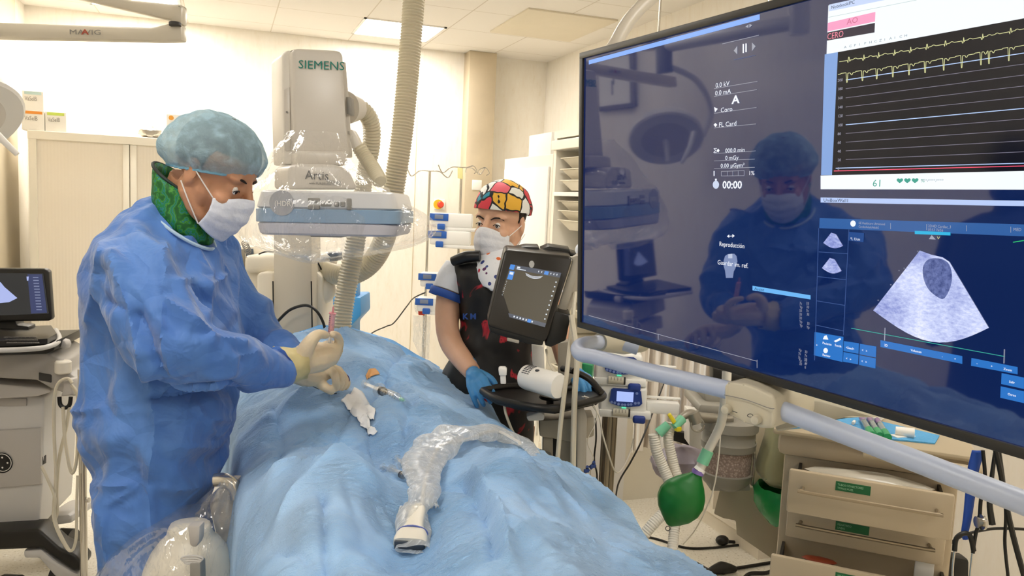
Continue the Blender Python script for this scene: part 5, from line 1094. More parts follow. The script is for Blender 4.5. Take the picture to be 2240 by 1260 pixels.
# trolley
t = thing('ultrasound_trolley', 'grey wheeled trolley with black tray carrying the portable ultrasound', 'trolley', P(1240, 1180, 2.72))
ty = MB(); tz = PZ(1200, 868, 1.0)
zt_ = P(1200, 868, 2.6).z
tr_pts = [PZ(x, y, zt_) for x, y in ((1056, 855), (1100, 846), (1170, 845), (1235, 850), (1290, 846), (1318, 862), (1305, 874), (1215, 893), (1140, 886), (1085, 872))]
m = MB(); m.prism([p-V((0, 0, .018)) for p in tr_pts], (0, 0, .012)); obj('tray', m, mat('black rubber tray', '#171513', .4), t)
m = MB(); m.tube([V(p) for p in tr_pts]+[tr_pts[0]], .0125, 10, 6); obj('tray_rim', m, mat('black rubber tray'), t)
m = MB(); m.tube([P(1255, 812, 2.66), P(1290, 830, 2.64), P(1316, 860, 2.6)], .011, 10); m.tube([P(1255, 812, 2.66), P(1230, 806, 2.7)], .011, 10); obj('grip_bar', m, USB, t)
m = MB(); m.lathe([(.033, 0), (.036, .004), (.03, .01), (.012, .012)], P(1203, 872, 2.53)); m.cyl(P(1203, 872, 2.53), P(1203, 892, 2.53), .012); obj('cup_holder', m, BLK, t)
cl = mat('trolley grey', '#a39a88', .4)
m = MB(); slab(m, [(1180, 920), (1300, 912), (1300, 955), (1255, 968), (1180, 955)], 2.66, .1, .006); obj('carriage', m, cl, t)
m = MB(); slab(m, [(1188, 940), (1210, 940), (1210, 1130), (1186, 1130)], 2.68, .06, .004); slab(m, [(1226, 950), (1252, 950), (1250, 1130), (1224, 1130)], 2.68, .06, .004); obj('lift_column', m, cl, t)
m = MB(); slab(m, [(1262, 890), (1276, 890), (1284, 912), (1280, 1180), (1262, 1180)], 2.6, .07, .004); obj('outer_column', m, USG, t)
m = MB(); slab(m, [(1205, 945), (1228, 945), (1226, 1160), (1205, 1160)], 2.73, .03, .002); slab(m, [(1190, 1010), (1250, 1040), (1250, 1160), (1180, 1160)], 2.7, .1, .01); obj('column_recess', m, DK, t)
m = MB(); slab(m, [(1222, 750), (1262, 745), (1262, 850), (1222, 850)], 2.76, .06, .004); obj('neck', m, USG, t)
m = MB(); slab(m, [(1163, 752), (1190, 758), (1192, 822), (1165, 800)], 2.74, .06, .006); obj('white_holder', m, WH, t)
m = MB(); slab(m, [(1151, 912), (1180, 900), (1192, 908), (1190, 920), (1156, 922)], 2.58, .05, .005); obj('probe_holder', m, LW, t)
m = MB(); slab(m, [(1180, 990), (1208, 1000), (1207, 1018), (1178, 1010)], 2.62, .05, .006); obj('holder_cup', m, GREY, t)
bp_ = P(1240, 1180, 2.72); 
for i in range(4):
    a = .785+i*1.571; m = MB(); e = V((bp_.x+.3*math.cos(a), bp_.y+.3*math.sin(a), .1)); m.tube([(bp_.x, bp_.y, .14), e], .03, 10, sm=False); o = obj('foot', m, USG, t); w_ = MB(); w_.cyl(e+V((-.02, 0, -.045)), e+V((.02, 0, -.045)), .054, seg=20); obj('wheel', w_, BLK, o)
m = MB(); m.cyl((bp_.x, bp_.y, .1), (bp_.x, bp_.y, P(1240, 1120, 2.72).z), .05); obj('lower_column', m, cl, t)
# gel bottle lying on tray
a, c = P(1150, 824, 2.54), P(1222, 845, 2.44); ax = (c-a).normalized(); a.z = max(a.z, zt_+.045); c.z = zt_+.048; L_ = (c-a).length
t = thing('gel_bottle', 'large white plastic bottle lying on the black tray of the trolley', 'bottle', (a+c)/2-V((0, 0, .04)))
m = MB().lathe([(.012, -.015), (.03, -.008), (.038, 0), (.04, .012), (.04, L_-.01), (.037, L_), (.02, L_+.001)], a, ax, 28); obj('bottle_body', m, WH, t)
k = MB(); up_ = (V((0, 0, 1))*.8-FH*.6); up_ = (up_-ax*up_.dot(ax)).normalized()
M = frame(a, ax, up_)
for i in range(7):
    for j in range(3): 
        q = (i-3)*.17; k.box((.018+j*.011, .0402*math.sin(q), .0402*math.cos(q)), (.0085, .004, .0006), m=M)
k.ball(M @ V((.066, 0, .0402)), (.008, .008, .004), 8); obj('printed_label', k, mat('dark print', '#3a3c40', .6), t, smooth=False)
t = thing('probe_adapter', 'small white upright plastic fitting on the black tray left of the bottle', 'fitting', P(1100, 840, 2.55))
m = MB(); slab(m, [(1094, 818), (1106, 818), (1107, 840), (1095, 840)], 2.55, .02, .002); obj('fitting_body', m, WH, t)
m = MB(); slab(m, [(1090, 807), (1093, 804), (1105, 804), (1109, 808), (1108, 822), (1092, 822)], 2.545, .028, .003); obj('cap', m, WH, t)
# cables of the trolley
def cable(pts, r, mt, lab, cat='cable', seg=7, n=8):
    m = MB(); m.tube([P(*p) for p in pts], r, seg, n); return obj('cable', m, mt, label=lab, cat=cat)
CW = mat('cream cable', '#d3cab5', .4); 
cable([(1250, 690, 2.5), (1262, 780, 2.46), (1258, 850, 2.45), (1256, 900, 2.47), (1254, 1000, 2.5), (1252, 1150, 2.55)], .009, CW, 'thickest cream cable running straight down in front of the trolley column')
cable([(1258, 640, 2.6), (1244, 780, 2.47), (1232, 880, 2.45), (1226, 930, 2.46), (1216, 1040, 2.48), (1205, 1110, 2.5)], .0075, CW, 'cream cable slanting left down from the ultrasound past the black tray')
cable([(1195, 765, 2.58), (1200, 790, 2.52), (1212, 812, 2.5), (1225, 830, 2.48)], .004, CW, 'thin white cable looping over the lying bottle')
cable([(1103, 884, 2.55), (1108, 910, 2.54), (1125, 950, 2.56), (1148, 975, 2.6), (1165, 1000, 2.66)], .0045, CW, 'thin white cable hanging from the left tray edge over the apron')
TW_ = mat('thin line', '#e9e2d2', .35)
cable([(1273, 868, 2.6), (1290, 872, 2.58), (1305, 900, 2.58), (1300, 930, 2.6), (1285, 965, 2.62), (1298, 1000, 2.64), (1292, 1012, 2.64)], .0018, TW_, 'thin clear line curling down from the tray corner to the stopcocks')
cable([(1278, 866, 2.6), (1308, 905, 2.6), (1318, 950, 2.64), (1330, 990, 2.7), (1345, 1030, 2.8), (1360, 1028, 2.85), (1378, 990, 2.9), (1385, 960, 2.95)], .0028, TW_, 'white line making the big loop right of the pump pole')
cable([(1303, 915, 2.7), (1304, 960, 2.7), (1300, 1005, 2.7), (1306, 1040, 2.72), (1302, 1075, 2.72), (1296, 1100, 2.74)], .003, BLK, 'thin black line hanging left of the pump pole')
cable([(1295, 1015, 2.64), (1292, 1040, 2.66), (1302, 1060, 2.68), (1298, 1090, 2.7)], .0018, TW_, 'thin clear line dangling below the blue stopcocks')
t = thing('stopcock_manifold', 'row of dark blue stopcocks hanging on infusion lines beside the trolley', 'stopcock', P(1280, 1040, 2.62))
NB = mat('navy plastic', '#27407e', .35)
for i, (x, y) in enumerate(((1272, 1044), (1282, 1030), (1296, 1020))):
    m = MB(); a = P(x-6, y+4, 2.62); b_ = P(x+6, y-5, 2.62); m.cyl(a, b_, .007); m.cyl(P(x, y, 2.64), P(x+3, y-9, 2.6), .005); m.box(P(x+1, y, 2.6), (.018, .006, .012), .002); obj('stopcock', m, NB if i else mat('mid blue plastic', '#4a78b8', .35), t)

# ================================================================ near syringe pumps
NP = mat('navy panel', '#263f8e', .35); LCD = emis('pump screen', '#a9bcf6', 1.0)
t = thing('infusion_pole', 'thick ribbed metal pole under the two near syringe pumps', 'infusion pole', (P(1335, 900, 3.0).x, P(1335, 900, 3.0).y, 0))
o_ = P(1335, 900, 3.0); m = MB()
m.cyl((o_.x, o_.y, .06), (o_.x, o_.y, 1.1), .026, seg=24); [m.cyl((o_.x+.026*math.cos(a), o_.y+.026*math.sin(a), .06), (o_.x+.026*math.cos(a), o_.y+.026*math.sin(a), 1.16), .004, seg=6) for a in [k_*.785 for k_ in range(8)]]
obj('pole', m, mat('pole metal', '#a69a84', .35, metal=.5), t)
for k_ in range(4): a = k_*1.571+.4; m = MB(); e = V((o_.x+.25*math.cos(a), o_.y+.25*math.sin(a), .06)); m.tube([(o_.x, o_.y, .09), e], .016, 8, sm=False); m.cyl(e-V((.012, 0, .03)), e+V((.012, 0, -.03)), .028); obj('foot', m, GREY, t)
def pump(x, y, lab, syringe_dark):
    q = P(x, y, 2.88); t = thing('syringe_pump', lab, 'syringe pump', q-V((0, 0, .05))); M = dframe(x, y, 2.88, -FH-r0*.1); s = 2.88/FPX
    m = MB(M); m.box((-2*s, 2*s, -.035), (104*s, 60*s, .1), .014, seg=3); m.box((4*s, -29*s, -.02), (112*s, 16*s, .09), .005); m.box((86*s, -14*s, -.03), (72*s, 26*s, .05), .006); m.box((85*s, 4*s, -.05), (82*s, 4*s, .02), .002); obj('housing', m, PW, t)
    m = MB(M); m.prism([V((a*s, b_*s, .016)) for a, b_ in ((-28, 25), (-24, 28), (30, 28), (36, 24), (40, -2), (34, -8), (10, -11), (-8, -11), (-28, -6), (-31, -1))], (0, 0, .008)); o = obj('control_panel', m, NP, t)
    m = MB(M); m.box((2*s, 11*s, .025), (36*s, 22*s, .002), .0008); obj('lcd', m, LCD, o)
    for a, b_ in ((-26, -3), (-19, -4), (-11, -6), (-3, -7), (3, -7), (10, -6), (16, -5), (25, -2), (32, -1), (27, 20)): m = MB(M); m.cyl((a*s, b_*s, .022), (a*s, b_*s, .026), 2.9*s, seg=14); obj('key', m, mat('key blue', '#7f93cf', .4), o)
    m = MB(M); m.box((1*s, -14*s, .02), (10*s, 3*s, .004), .001); obj('status_light', m, emis('green led', '#5fe0b0', 1), t)
    m = MB(M); m.cyl((-22*s, -25*s, .022), (8*s, -25*s, .022), 8.5*s, seg=18); m.cyl((8*s, -25*s, .022), (11*s, -25*s, .022), 9*s, seg=18); obj('syringe_barrel', m, mat('cloudy barrel', '#cfc8b4', .25), t)
    m = MB(M); m.cyl((9*s, -25*s, .022), (15*s, -25*s, .022), 8.7*s, seg=18); obj('syringe_stopper', m, BLK, t)
    for i in range(4): m = MB(M); m.box((-16*s+i*7*s, -20*s, .022+8.1*s), (.8*s, 7*s, .001)); obj('graduation', m, DK, t, smooth=False)
    m = MB(M); m.box((35*s, -37*s, .02), (27*s, 17*s, .035), .008, seg=3); obj('plunger_grip', m, NP, t); return t
pump(1354, 805, 'syringe pump clamped on the ribbed pole, upper one behind the rail', 0)
pump(1364, 875, 'syringe pump with fully visible lit blue screen, lower one on the ribbed pole', 1)

# ================================================================ base cabinets along the right wall
t = thing('base_cabinet', 'low cream open cabinet along the right wall under the display', 'cabinet', (2.55, 4.0, 0))
BC = mat('cabinet laminate', '#e6dcc9', .4)
m = MB(); m.wbox((2.43, 3.05, .0), (2.67, 3.885, .09)); m.wbox((2.4, 3.05, .09), (2.67, 3.885, .12), .002); m.wbox((2.4, 3.86, .121), (2.67, 3.884, .86)); m.wbox((2.4, 3.4, .121), (2.67, 3.42, .86)); m.wbox((2.4, 3.05, .121), (2.67, 3.07, .86)); m.wbox((2.38, 3.04, .862), (2.67, 3.88, .9), .003); m.wbox((2.65, 3.07, .12), (2.67, 3.86, .86)); obj('carcass', m, BC, t, smooth=False)
m = MB(); m.wbox((1.975, 3.905, .0), (2.0, 4.78, .09)); obj('plinth_board', m, SK, label='pale plinth board in front of the tray rack', cat='plinth')
# translucent strip curtain behind the pumps
vm = mat('strip curtain', '#e6dcd0', .25, var=0, alpha=1); nt, b = nodes(vm); tc = N(nt, 'TexCoord'); mp = N(nt, 'Mapping', {'Vector': tc.outputs['Object'], 'Scale': (14, 14, .6)}); nz = N(nt, 'TexNoise', {'Vector': mp.outputs[0], 'Scale': 2, 'Detail': 3}); rc = ramp(nt, nz.outputs['Fac'], [(.35, '#b9a992'), (.55, '#efe6da'), (.7, '#ffffff')]); nt.links.new(rc.outputs[0], b.inputs['Base Color'])
cu = []
a0_, a1_ = P(1395, 800, 3.9), P(1620, 800, 3.5)
for i in range(90):
    u = i/89; q = a0_.lerp(a1_, u); off = .018*math.sin(u*55)+.01*noise.noise(V((u*20, 0, 0))); cu.append([V((q.x, q.y+off, 1.6)), V((q.x, q.y+off*1.3, 1.1)), V((q.x, q.y+off*1.1, .45+.05*math.sin(u*9)))])
obj('curtain', MB().grid(cu), vm, label='pale pleated plastic strip curtain behind the near syringe pumps', cat='curtain')
t = thing('curtain_rail', 'thin metal rail carrying the pleated plastic curtain behind the display', 'rail', a0_); m = MB(); m.tube([V((a0_.x, a0_.y, 1.61)), V((a1_.x, a1_.y, 1.61))], .01, 8, sm=False); obj('rail_tube', m, CHR, t)
for q in (a0_, a1_): m = MB(); m.cyl((q.x, q.y, 1.6), (q.x, q.y, ZC), .006, seg=8); obj('hanger_rod', m, CHR, t)
# green glove boxes
for i, (px_, c_) in enumerate((([(1256, 790), (1273, 793), (1273, 824), (1256, 818)], '#cfd8b0'), ([(1274, 795), (1296, 800), (1294, 832), (1274, 826)], '#1f8a5a'))):
    m = MB(); slab(m, px_, 3.5, .1, .002, n=V((.5, .8, 0))); obj('glove_box', m, mat('glove box '+c_, c_, .5), label=('pale yellow-green' if i == 0 else 'dark green')+' glove carton on the low cabinet behind the right blue glove', cat='box')
t = thing('side_counter', 'narrow white counter behind the blue glove carrying the green cartons', 'counter', (P(1280, 830, 3.55).x, P(1280, 830, 3.55).y, 0))
q = P(1280, 834, 3.56); m = MB(); m.wbox((q.x-.12, q.y-.1, q.z-.035), (q.x+.2, q.y+.25, q.z-.008), .002); m.wbox((q.x-.1, q.y-.08, 0), (q.x+.18, q.y+.23, q.z-.034)); obj('body', m, WH, t, smooth=False)
# ================================================================ anaesthesia machine
AM = mat('anaesthesia beige', '#c4baa4', .4); AM2 = mat('anaesthesia grey', '#9b978c', .4)
t = thing('anaesthesia_machine', 'beige anaesthesia machine with round granule absorber behind the green bag', 'anaesthesia machine', P(1600, 1150, 3.0)*1)
aq = P(1590, 1100, 3.0)
m = MB(); slab(m, [(1560, 1125), (1576, 1062), (1700, 1070), (1712, 1240), (1610, 1170), (1608, 1140), (1582, 1135)], 2.95, .45, .006, n=V((.9, .45, 0))); obj('base_cabinet_body', m, AM, t)
m = MB(); slab(m, [(1636, 915), (1720, 915), (1725, 1160), (1640, 1150)], 2.98, .3, .01); obj('side_column', m, AM, t)
gm = mat('pink granules', '#b39e94', .8, var=0); nt, b = nodes(gm); tc = N(nt, 'TexCoord'); v = N(nt, 'TexVoronoi', {'Vector': tc.outputs['Object'], 'Scale': 130}); rc = ramp(nt, v.outputs['Distance'], [(.1, '#cdbab0'), (.6, '#a18e84')]); nt.links.new(rc.outputs[0], b.inputs['Base Color']); bp = N(nt, 'Bump', {'Height': v.outputs['Distance'], 'Strength': .6, 'Distance': .003, }); nt.links.new(bp.outputs['Normal'], b.inputs['Normal'])
c0 = P(1586, 1065, 2.86); zz = lambda y: P(1586, y, 2.86).z
m = MB(); m.lathe([(.083, zz(1030)-c0.z), (.086, zz(975)-c0.z)], c0, seg=36); obj('granule_canister', m, gm, t)
m = MB(); m.lathe([(.05, zz(1065)-c0.z), (.08, zz(1052)-c0.z), (.09, zz(1040)-c0.z), (.094, zz(1028)-c0.z), (.088, zz(1027)-c0.z)], c0, seg=36); obj('canister_base', m, AM2, t)
m = MB(); m.lathe([(.087, zz(977)-c0.z), (.094, zz(975)-c0.z), (.097, zz(960)-c0.z), (.092, zz(955)-c0.z), (.092, zz(935)-c0.z), (.1, zz(932)-c0.z), (.1, zz(912)-c0.z), (.02, zz(910)-c0.z)], c0, seg=36); obj('canister_lid', m, AM2, t)
m = MB(); slab(m, [(1555, 1052), (1640, 1052), (1642, 1075), (1555, 1075)], 2.8, .2, .006); obj('canister_tray', m, AM2, t)
m = MB(); m.tube([P(1650, 965, 2.8), P(1650, 1010, 2.8), P(1645, 1062, 2.8)], .005, 8); obj('clamp_wire', m, CHR, t)
m = MB(); slab(m, [(1528, 895), (1532, 885), (1600, 890), (1600, 908), (1530, 905)], 2.8, .25, .005); slab(m, [(1538, 855), (1600, 862), (1600, 888), (1545, 885)], 2.86, .15, .01); obj('valve_block', m, AM2, t)
m = MB(); m.tube([P(1600, 918, 2.8), P(1560, 915, 2.78), P(1525, 912, 2.76), P(1510, 905, 2.74), P(1492, 912, 2.72), P(1478, 925, 2.7)], [.016, .018, .02, .016, .013, .012], 14); m.cyl(P(1515, 903, 2.73), P(1524, 925, 2.73), .022); obj('metal_elbow', m, mat('dull steel', '#9a958a', .3, metal=.6), t)
m = MB(); m.tube([P(1526+14*math.cos(a*.55), 930+14*math.sin(a*.55), 2.72) for a in range(12)], .0035, 8, 2); obj('ring', m, mat('dull steel'), t)
# flow hoses
GT = mat('green connector', '#7fcaa4', .3, alpha=1); FR_ = mat('frosted hose', '#e3ddd0', .35)
t = thing('breathing_circuit', 'breathing circuit of two frosted hoses with green and yellow connectors', 'breathing circuit', P(1470, 1000, 2.7))
m = MB(); m.cyl(P(1440, 948, 2.68), P(1462, 928, 2.68), .018, .014); obj('green_connector', m, GT, t); m = MB(); m.cyl(P(1474, 935, 2.68), P(1492, 916, 2.7), .013, .017); obj('green_connector', m, GT, t)
m = MB(); slab(m, [(1461, 910), (1468, 905), (1480, 922), (1473, 929)], 2.67, .02, .003); obj('yellow_cap', m, mat('yellow cap', '#e6d22a', .4), t); m = MB(); m.box(P(1483, 938, 2.68), (.02, .02, .016), .004); obj('yellow_cap', m, mat('yellow cap'), t)
hs = MB(); hs.tube([P(1430, 950, 2.68), P(1436, 985, 2.68), P(1452, 1025, 2.68), P(1468, 1065, 2.66), P(1470, 1100, 2.64), P(1425, 1150, 2.6), P(1375, 1215, 2.6)], .018, 14, 8, ribs=(.008, .0009)); obj('breathing_hose', hs, FR_, t)
hs = MB(); hs.tube([P(1468, 925, 2.7), P(1462, 960, 2.7), P(1472, 1010, 2.7), P(1484, 1060, 2.68), P(1478, 1130, 2.66), P(1470, 1210, 2.6)], .017, 14, 8, ribs=(.008, .0009)); obj('breathing_hose', hs, FR_, t)
t = thing('breathing_bag', 'dark green rubber breathing bag hanging from a white tube', 'breathing bag', P(1495, 1155, 2.4))
bd = 2.4; top, bot = P(1527, 1033, bd), P(1463, 1150, bd); ax = (bot-top).normalized(); L_ = (bot-top).length
m = MB(); prof = [(0, .016), (.04, .017), (.1, .026), (.2, .044), (.35, .064), (.5, .072), (.65, .069), (.8, .053), (.92, .028), (1, .007)]
cu = []
for i, (u, r_) in enumerate([( u/30, None) for u in range(31)]):
    for (a_u, a_r), (b_u, b_r) in zip(prof, prof[1:]):
        if a_u <= u <= b_u: r_ = a_r+(b_r-a_r)*(u-a_u)/(b_u-a_u); break
    side = (r0-ax*r0.dot(ax)).normalized(); dp = ax.cross(side); c = top+ax*L_*u-side*.006*math.sin(u*3.14)
    cu.append([c+side*r_*math.cos(a)+dp*r_*.72*math.sin(a)+(side*.002 if abs(math.sin(a)) < .05 else V((0, 0, 0))) for a in [2*math.pi*k_/40 for k_ in range(40)]])
m.loft(cu); m = remesh(m, .004, 4); obj('rubber_bag', m, mat('dark green rubber', '#0a6a26', .42), t)
m = MB(); m.cyl(P(1528, 1029, bd), P(1525, 1037, bd), .0185); obj('purple_ring', m, mat('purple ring', '#8a72b8', .4), t)
m = MB(); m.tube([P(1533, 1024, bd), P(1529, 1030, bd)], [.016, .018], 14, sm=False); obj('neck_fitting', m, WH, t); m = MB(); m.cyl(P(1549, 985, bd), P(1536, 1014, bd), .0175, .0185); obj('green_sleeve', m, GT, t)
m = MB(); m.cyl(P(1536, 1014, bd), P(1532, 1024, bd), .014, .014); obj('clear_collar', m, FR_, t)
m = MB(); m.tube([P(1590, 812, 2.3), P(1588, 850, 2.3), P(1582, 900, 2.34), P(1574, 935, 2.38), P(1549, 985, bd)], .0135, 14, 6); obj('white_tube', m, FR_, t)
m = MB(); m.tube([P(1461+5*math.cos(a*.7), 1156+5*math.sin(a*.7), bd) for a in range(10)], .0013, 6, 2); obj('hook_ring', m, DK, t)
cable([(1576, 950, 2.5), (1572, 1000, 2.5), (1563, 1060, 2.5), (1548, 1105, 2.55), (1520, 1160, 2.9), (1495, 1190, 3.2)], .0022, TW_, 'thin white line hanging in front of the granule absorber')
# lavender bag and things behind hoses
m = MB(); m.ball(P(1490, 1010, 3.3), (.14, .1, .07), 20); displace(m, lambda c, n_: .02*wrinkle(c, 9)+.01*crumple(c, 12)); obj('grey_bag', m, mat('lilac grey plastic', '#a49caa', .3, bump=.4, bscale=20), label='crumpled lilac-grey plastic sack behind the frosted hoses', cat='bag')
m = MB(); slab(m, [(1465, 942), (1510, 950), (1508, 975), (1466, 962)], 3.25, .04, .003); obj('connector_block', m, BLK, label='black slotted connector block behind the frosted breathing hoses', cat='connector')
m = MB(); slab(m, [(1508, 900), (1535, 905), (1535, 985), (1508, 975)], 3.1, .1, .004); obj('white_module', m, WH, label='white box module between the breathing hoses and the absorber', cat='module')
m = MB(); slab(m, [(1560, 805), (1640, 825), (1640, 850), (1560, 838)], 3.0, .06, .004); obj('black_monitor', m, BLK, label='black monitor back just under the display lower edge', cat='monitor')
# ================================================================ drawer cart
DC = mat('drawer cart beige', '#c2b195', .42); DH = mat('handle metal', '#a3947c', .3, metal=.6)
ca, cb_ = V((1.575, 1.975, 0)), V((1.96, 1.62, 0)); EX = (cb_-ca).normalized(); EY = V((-EX.y, EX.x, 0)); WC = .52
if EY.dot(FH) < 0: EY = -EY
ctr = PZ(1905, 975, 1.0); ctr.z = 0
def cm_(): return Matrix(((EX.x, EY.x, 0, ctr.x), (EX.y, EY.y, 0, ctr.y), (0, 0, 1, 0), (0, 0, 0, 1)))
CMX = cm_(); t = thing('drawer_cart', 'beige hospital drawer cart with green labels at the lower right', 'drawer cart', ctr)
def cz_(y): return PL(1905, y, ctr, EY).z
m = MB(CMX); m.wbox((-.235, .03, .12), (.235, .5, .93), .01); m.wbox((-.255, -.0, .93), (.255, .5, 1.0), .02); m.wbox((-.25, .01, cz_(985)), (.25, .1, .94), .01); obj('body', m, DC, t)
m = MB(CMX); m.wbox((-.27, -.03, 1.0), (.27, .5, 1.018), .008); obj('worktop', m, mat('worktop olive beige', '#b5a68a', .35), t)
m = MB(CMX); m.tube([(-.02, -.05, .985), (.2, -.05, .985), (.27, -.04, .985), (.27, .1, .985)], .014, 10); obj('push_rail', m, mat('worktop olive beige'), t)
LBL = mat('green label', '#1c6a3c', .5); LTX = mat('pale green print', '#9fd0a8', .6)
m = MB(CMX); 
for z1, z0_, pull, lw_, lab_, lx in ((cz_(1028), cz_(1122), .1, .21, ('TUBOS CONECTORES', 'TOMAS MUES.'), -.04), (cz_(1135), cz_(1200), .015, .21, ('PEDIATRICO', 'LINEAS'), -.03), (cz_(1215), cz_(1330), .12, .24, ('SET DE ASPIRACION', 'SET DE CANULACION'), -.02), (cz_(1345), cz_(1470), .015, .23, None, 0)):
    h = z1-z0_; d = MB(CMX); d.wbox((-lw_, -pull-.02, z0_), (lw_, -pull, z1), .006); o = obj('drawer', d, DC, t)
    if pull > .05:
        e = MB(CMX); e.wbox((-lw_+.02, -pull, z0_+.01), (-lw_+.028, .1, z1-.02)); e.wbox((lw_-.028, -pull, z0_+.01), (lw_-.02, .1, z1-.02)); e.wbox((-lw_+.02, -pull, z0_+.01), (lw_-.02, .1, z0_+.02)); obj('drawer_box', e, mat('drawer inside', '#2b2620', .6), o, smooth=False)
        if pull > .11: e = MB(CMX); e.ball((-.11, -.035, z1-.03), (.05, .02, .008), 12); obj('packets', e, mat('orange foil', '#a04a30', .4), o)
        else: e = MB(CMX); e.ball((.0, -.05, z1-.012), (.17, .04, .016), 16); displace(e, lambda c, n_: .008*wrinkle(c, 20)); obj('liner', e, mat('clear liner', '#c9c2b2', .25), o)
    hz = z1-h*.38; e = MB(CMX); e.tube([(-.17, -pull-.02, hz), (-.17, -pull-.045, hz), (-.155, -pull-.05, hz-.002), (.155, -pull-.05, hz-.002), (.17, -pull-.045, hz), (.17, -pull-.02, hz)], .0055, 8, 3); obj('handle', e, DH, o)
    if lab_:
        e = MB(CMX); e.wbox((lx-.045, -pull-.0215, z1-.038), (lx+.045, -pull-.0195, z1-.012)); oo = obj('label', e, LBL, o, smooth=False)
        k = MB()
        for i, s_ in enumerate(lab_): text_mb(k, s_, CMX @ Matrix.Translation((lx-.04, -pull-.0225, z1-.023-.01*i)) @ Matrix.Rotation(math.pi/2, 4, 'X'), .0055, .85)
        obj('label_text', k, LTX, oo, smooth=False)
for sx_ in (-.19, .19):
    for sy_ in (.08, .42): m = MB(CMX); m.cyl((sx_-.015, sy_, .055), (sx_+.015, sy_, .055), .055, seg=20); m.cyl((sx_, sy_, .06), (sx_, sy_, .13), .015); obj('caster', m, BLK, t)
m = MB(CMX); m.wbox((.14, -.02, cz_(1240)), (.19, -.008, cz_(1185)), .003); m = displace(m, lambda c, n_: .003*noise.noise(c*30)); obj('paper_strip', m, WH, t)
# items on worktop
def onC(x, y, z=1.0185): return PZ(x, y, z)
BP = mat('blue pad', '#5aa9de', .7, bump=.6, bscale=90)
m = MB(); pp = [onC(x, y) for x, y in ((1710, 940), (1780, 905), (1860, 908), (2055, 955), (2045, 972), (1900, 958), (1850, 930))]; m.prism(pp, (0, 0, .004)); obj('absorbent_pad', m, BP, label='light blue absorbent pad on top of the drawer cart', cat='pad', smooth=False)
for i, (x, y) in enumerate(((1903, 944), (1920, 946), (1937, 949))):
    a = onC(x, y, 1.033); b_ = onC(x-18, y-30, 1.033); t = thing('sample_tube', ('leftmost', 'middle', 'rightmost')[i]+' of three clear tubes with green caps on the blue pad', 'tube', (a+b_)/2, 'capped tubes on the pad')
    m = MB(); m.cyl(a, a.lerp(b_, .7), .009, seg=14); obj('glass', m, mat('clear tube', '#c9dfe0', .1, trans=.7), t); m = MB(); m.cyl(a-(b_-a)*.25, a+(b_-a)*.12, .0115, seg=14); obj('green_cap', m, mat('green cap', '#1f9a62', .4), t); m = MB(); m.cyl(a.lerp(b_, .7), b_, .0085, seg=14); obj('violet_end', m, mat('violet plastic', '#8c6f96', .4), t)
m = MB(); a = onC(2000, 948, 1.035); m.cyl(a, a+EX*-.05, .015, .013, 18); m.box(a+EX*-.03+V((0, 0, -.012)), (.07, .03, .004), .001); obj('tape_roll', m, WH, label='white adhesive tape roll on the right end of the blue pad', cat='tape')
m = MB(); m.cyl(onC(1866, 926, 1.029), onC(1869, 922, 1.029), .005); obj('white_button', m, WH, label='tiny white cap on the left corner of the blue pad', cat='cap')
m = MB(); pp = [onC(x, y, 1.024) for x, y in ((1880, 905), (1935, 915), (1920, 925), (1885, 915))]; m.prism(pp, (0, 0, .012)); obj('gauze_pack', m, WH, label='white gauze pack under the display edge behind the tubes', cat='gauze')
# strap, stethoscope, cables on the right
RS = mat('royal blue strap', '#1f4ba8', .6)
def ribbon(name, pts, w_, mt, lab, cat, th=.003):
    pts = spline([P(*p) for p in pts], 6); m = MB(); row = []
    for i, p in enumerate(pts):
        ww = w_ if not isinstance(w_, (list, tuple)) else w_[0]+(w_[1]-w_[0])*i/(len(pts)-1); row.append([p-r0*ww/2, p-r0*ww/6-FH*.002, p+r0*ww/6, p+r0*ww/2+FH*.002])
    m.grid(row); return obj(name, m, mt, label=lab, cat=cat, solid=th)
ribbon('tourniquet', [(2140, 985, 1.98), (2128, 1030, 1.98), (2122, 1080, 1.98), (2116, 1130, 1.98), (2110, 1165, 1.98), (2112, 1180, 1.98)], [.032, .014], RS, 'royal blue rubber strap hanging right of the drawer cart', 'strap')
ribbon('strap', [(2176, 990, 1.95), (2168, 1050, 1.95), (2164, 1100, 1.95), (2170, 1148, 1.95)], [.008, .016], BLK, 'short black strap with cut end right of the stethoscope', 'strap')
t = thing('stethoscope', 'black stethoscope hanging from the cart side with steel ear tubes', 'stethoscope', P(2115, 1200, 1.97))
m = MB(); m.tube([P(2150, 985, 1.96), P(2155, 1050, 1.96), P(2146, 1090, 1.96), P(2142, 1140, 1.96), P(2134, 1170, 1.96), P(2128, 1210, 1.96)], .0045, 10); m.tube([P(2088, 1205, 1.96), P(2092, 1178, 1.96), P(2108, 1167, 1.96), P(2122, 1172, 1.96), P(2130, 1205, 1.96)], .006, 10); obj('tubing', m, BLK, t)
for pts in ([(2088, 1205, 1.96), (2084, 1240, 1.96), (2083, 1290, 1.96)], [(2128, 1205, 1.96), (2124, 1240, 1.96), (2120, 1290, 1.96)]): m = MB(); m.tube([P(*p) for p in pts], .0028, 8); obj('ear_tube', m, CHR, t)
m = MB(); m.cyl(P(2136, 1142, 1.95), P(2146, 1142, 1.95), .014, .01); m.cyl(P(2146, 1142, 1.95), P(2151, 1142, 1.95), .019); obj('chest_piece', m, CHR, t)
cable([(2178, 985, 1.9), (2190, 1040, 1.9), (2202, 1110, 1.9), (2218, 1180, 1.9), (2240, 1260, 1.9), (2256, 1310, 1.9)], .0065, BLK, 'thick black cable slanting down at the right edge of the photo')
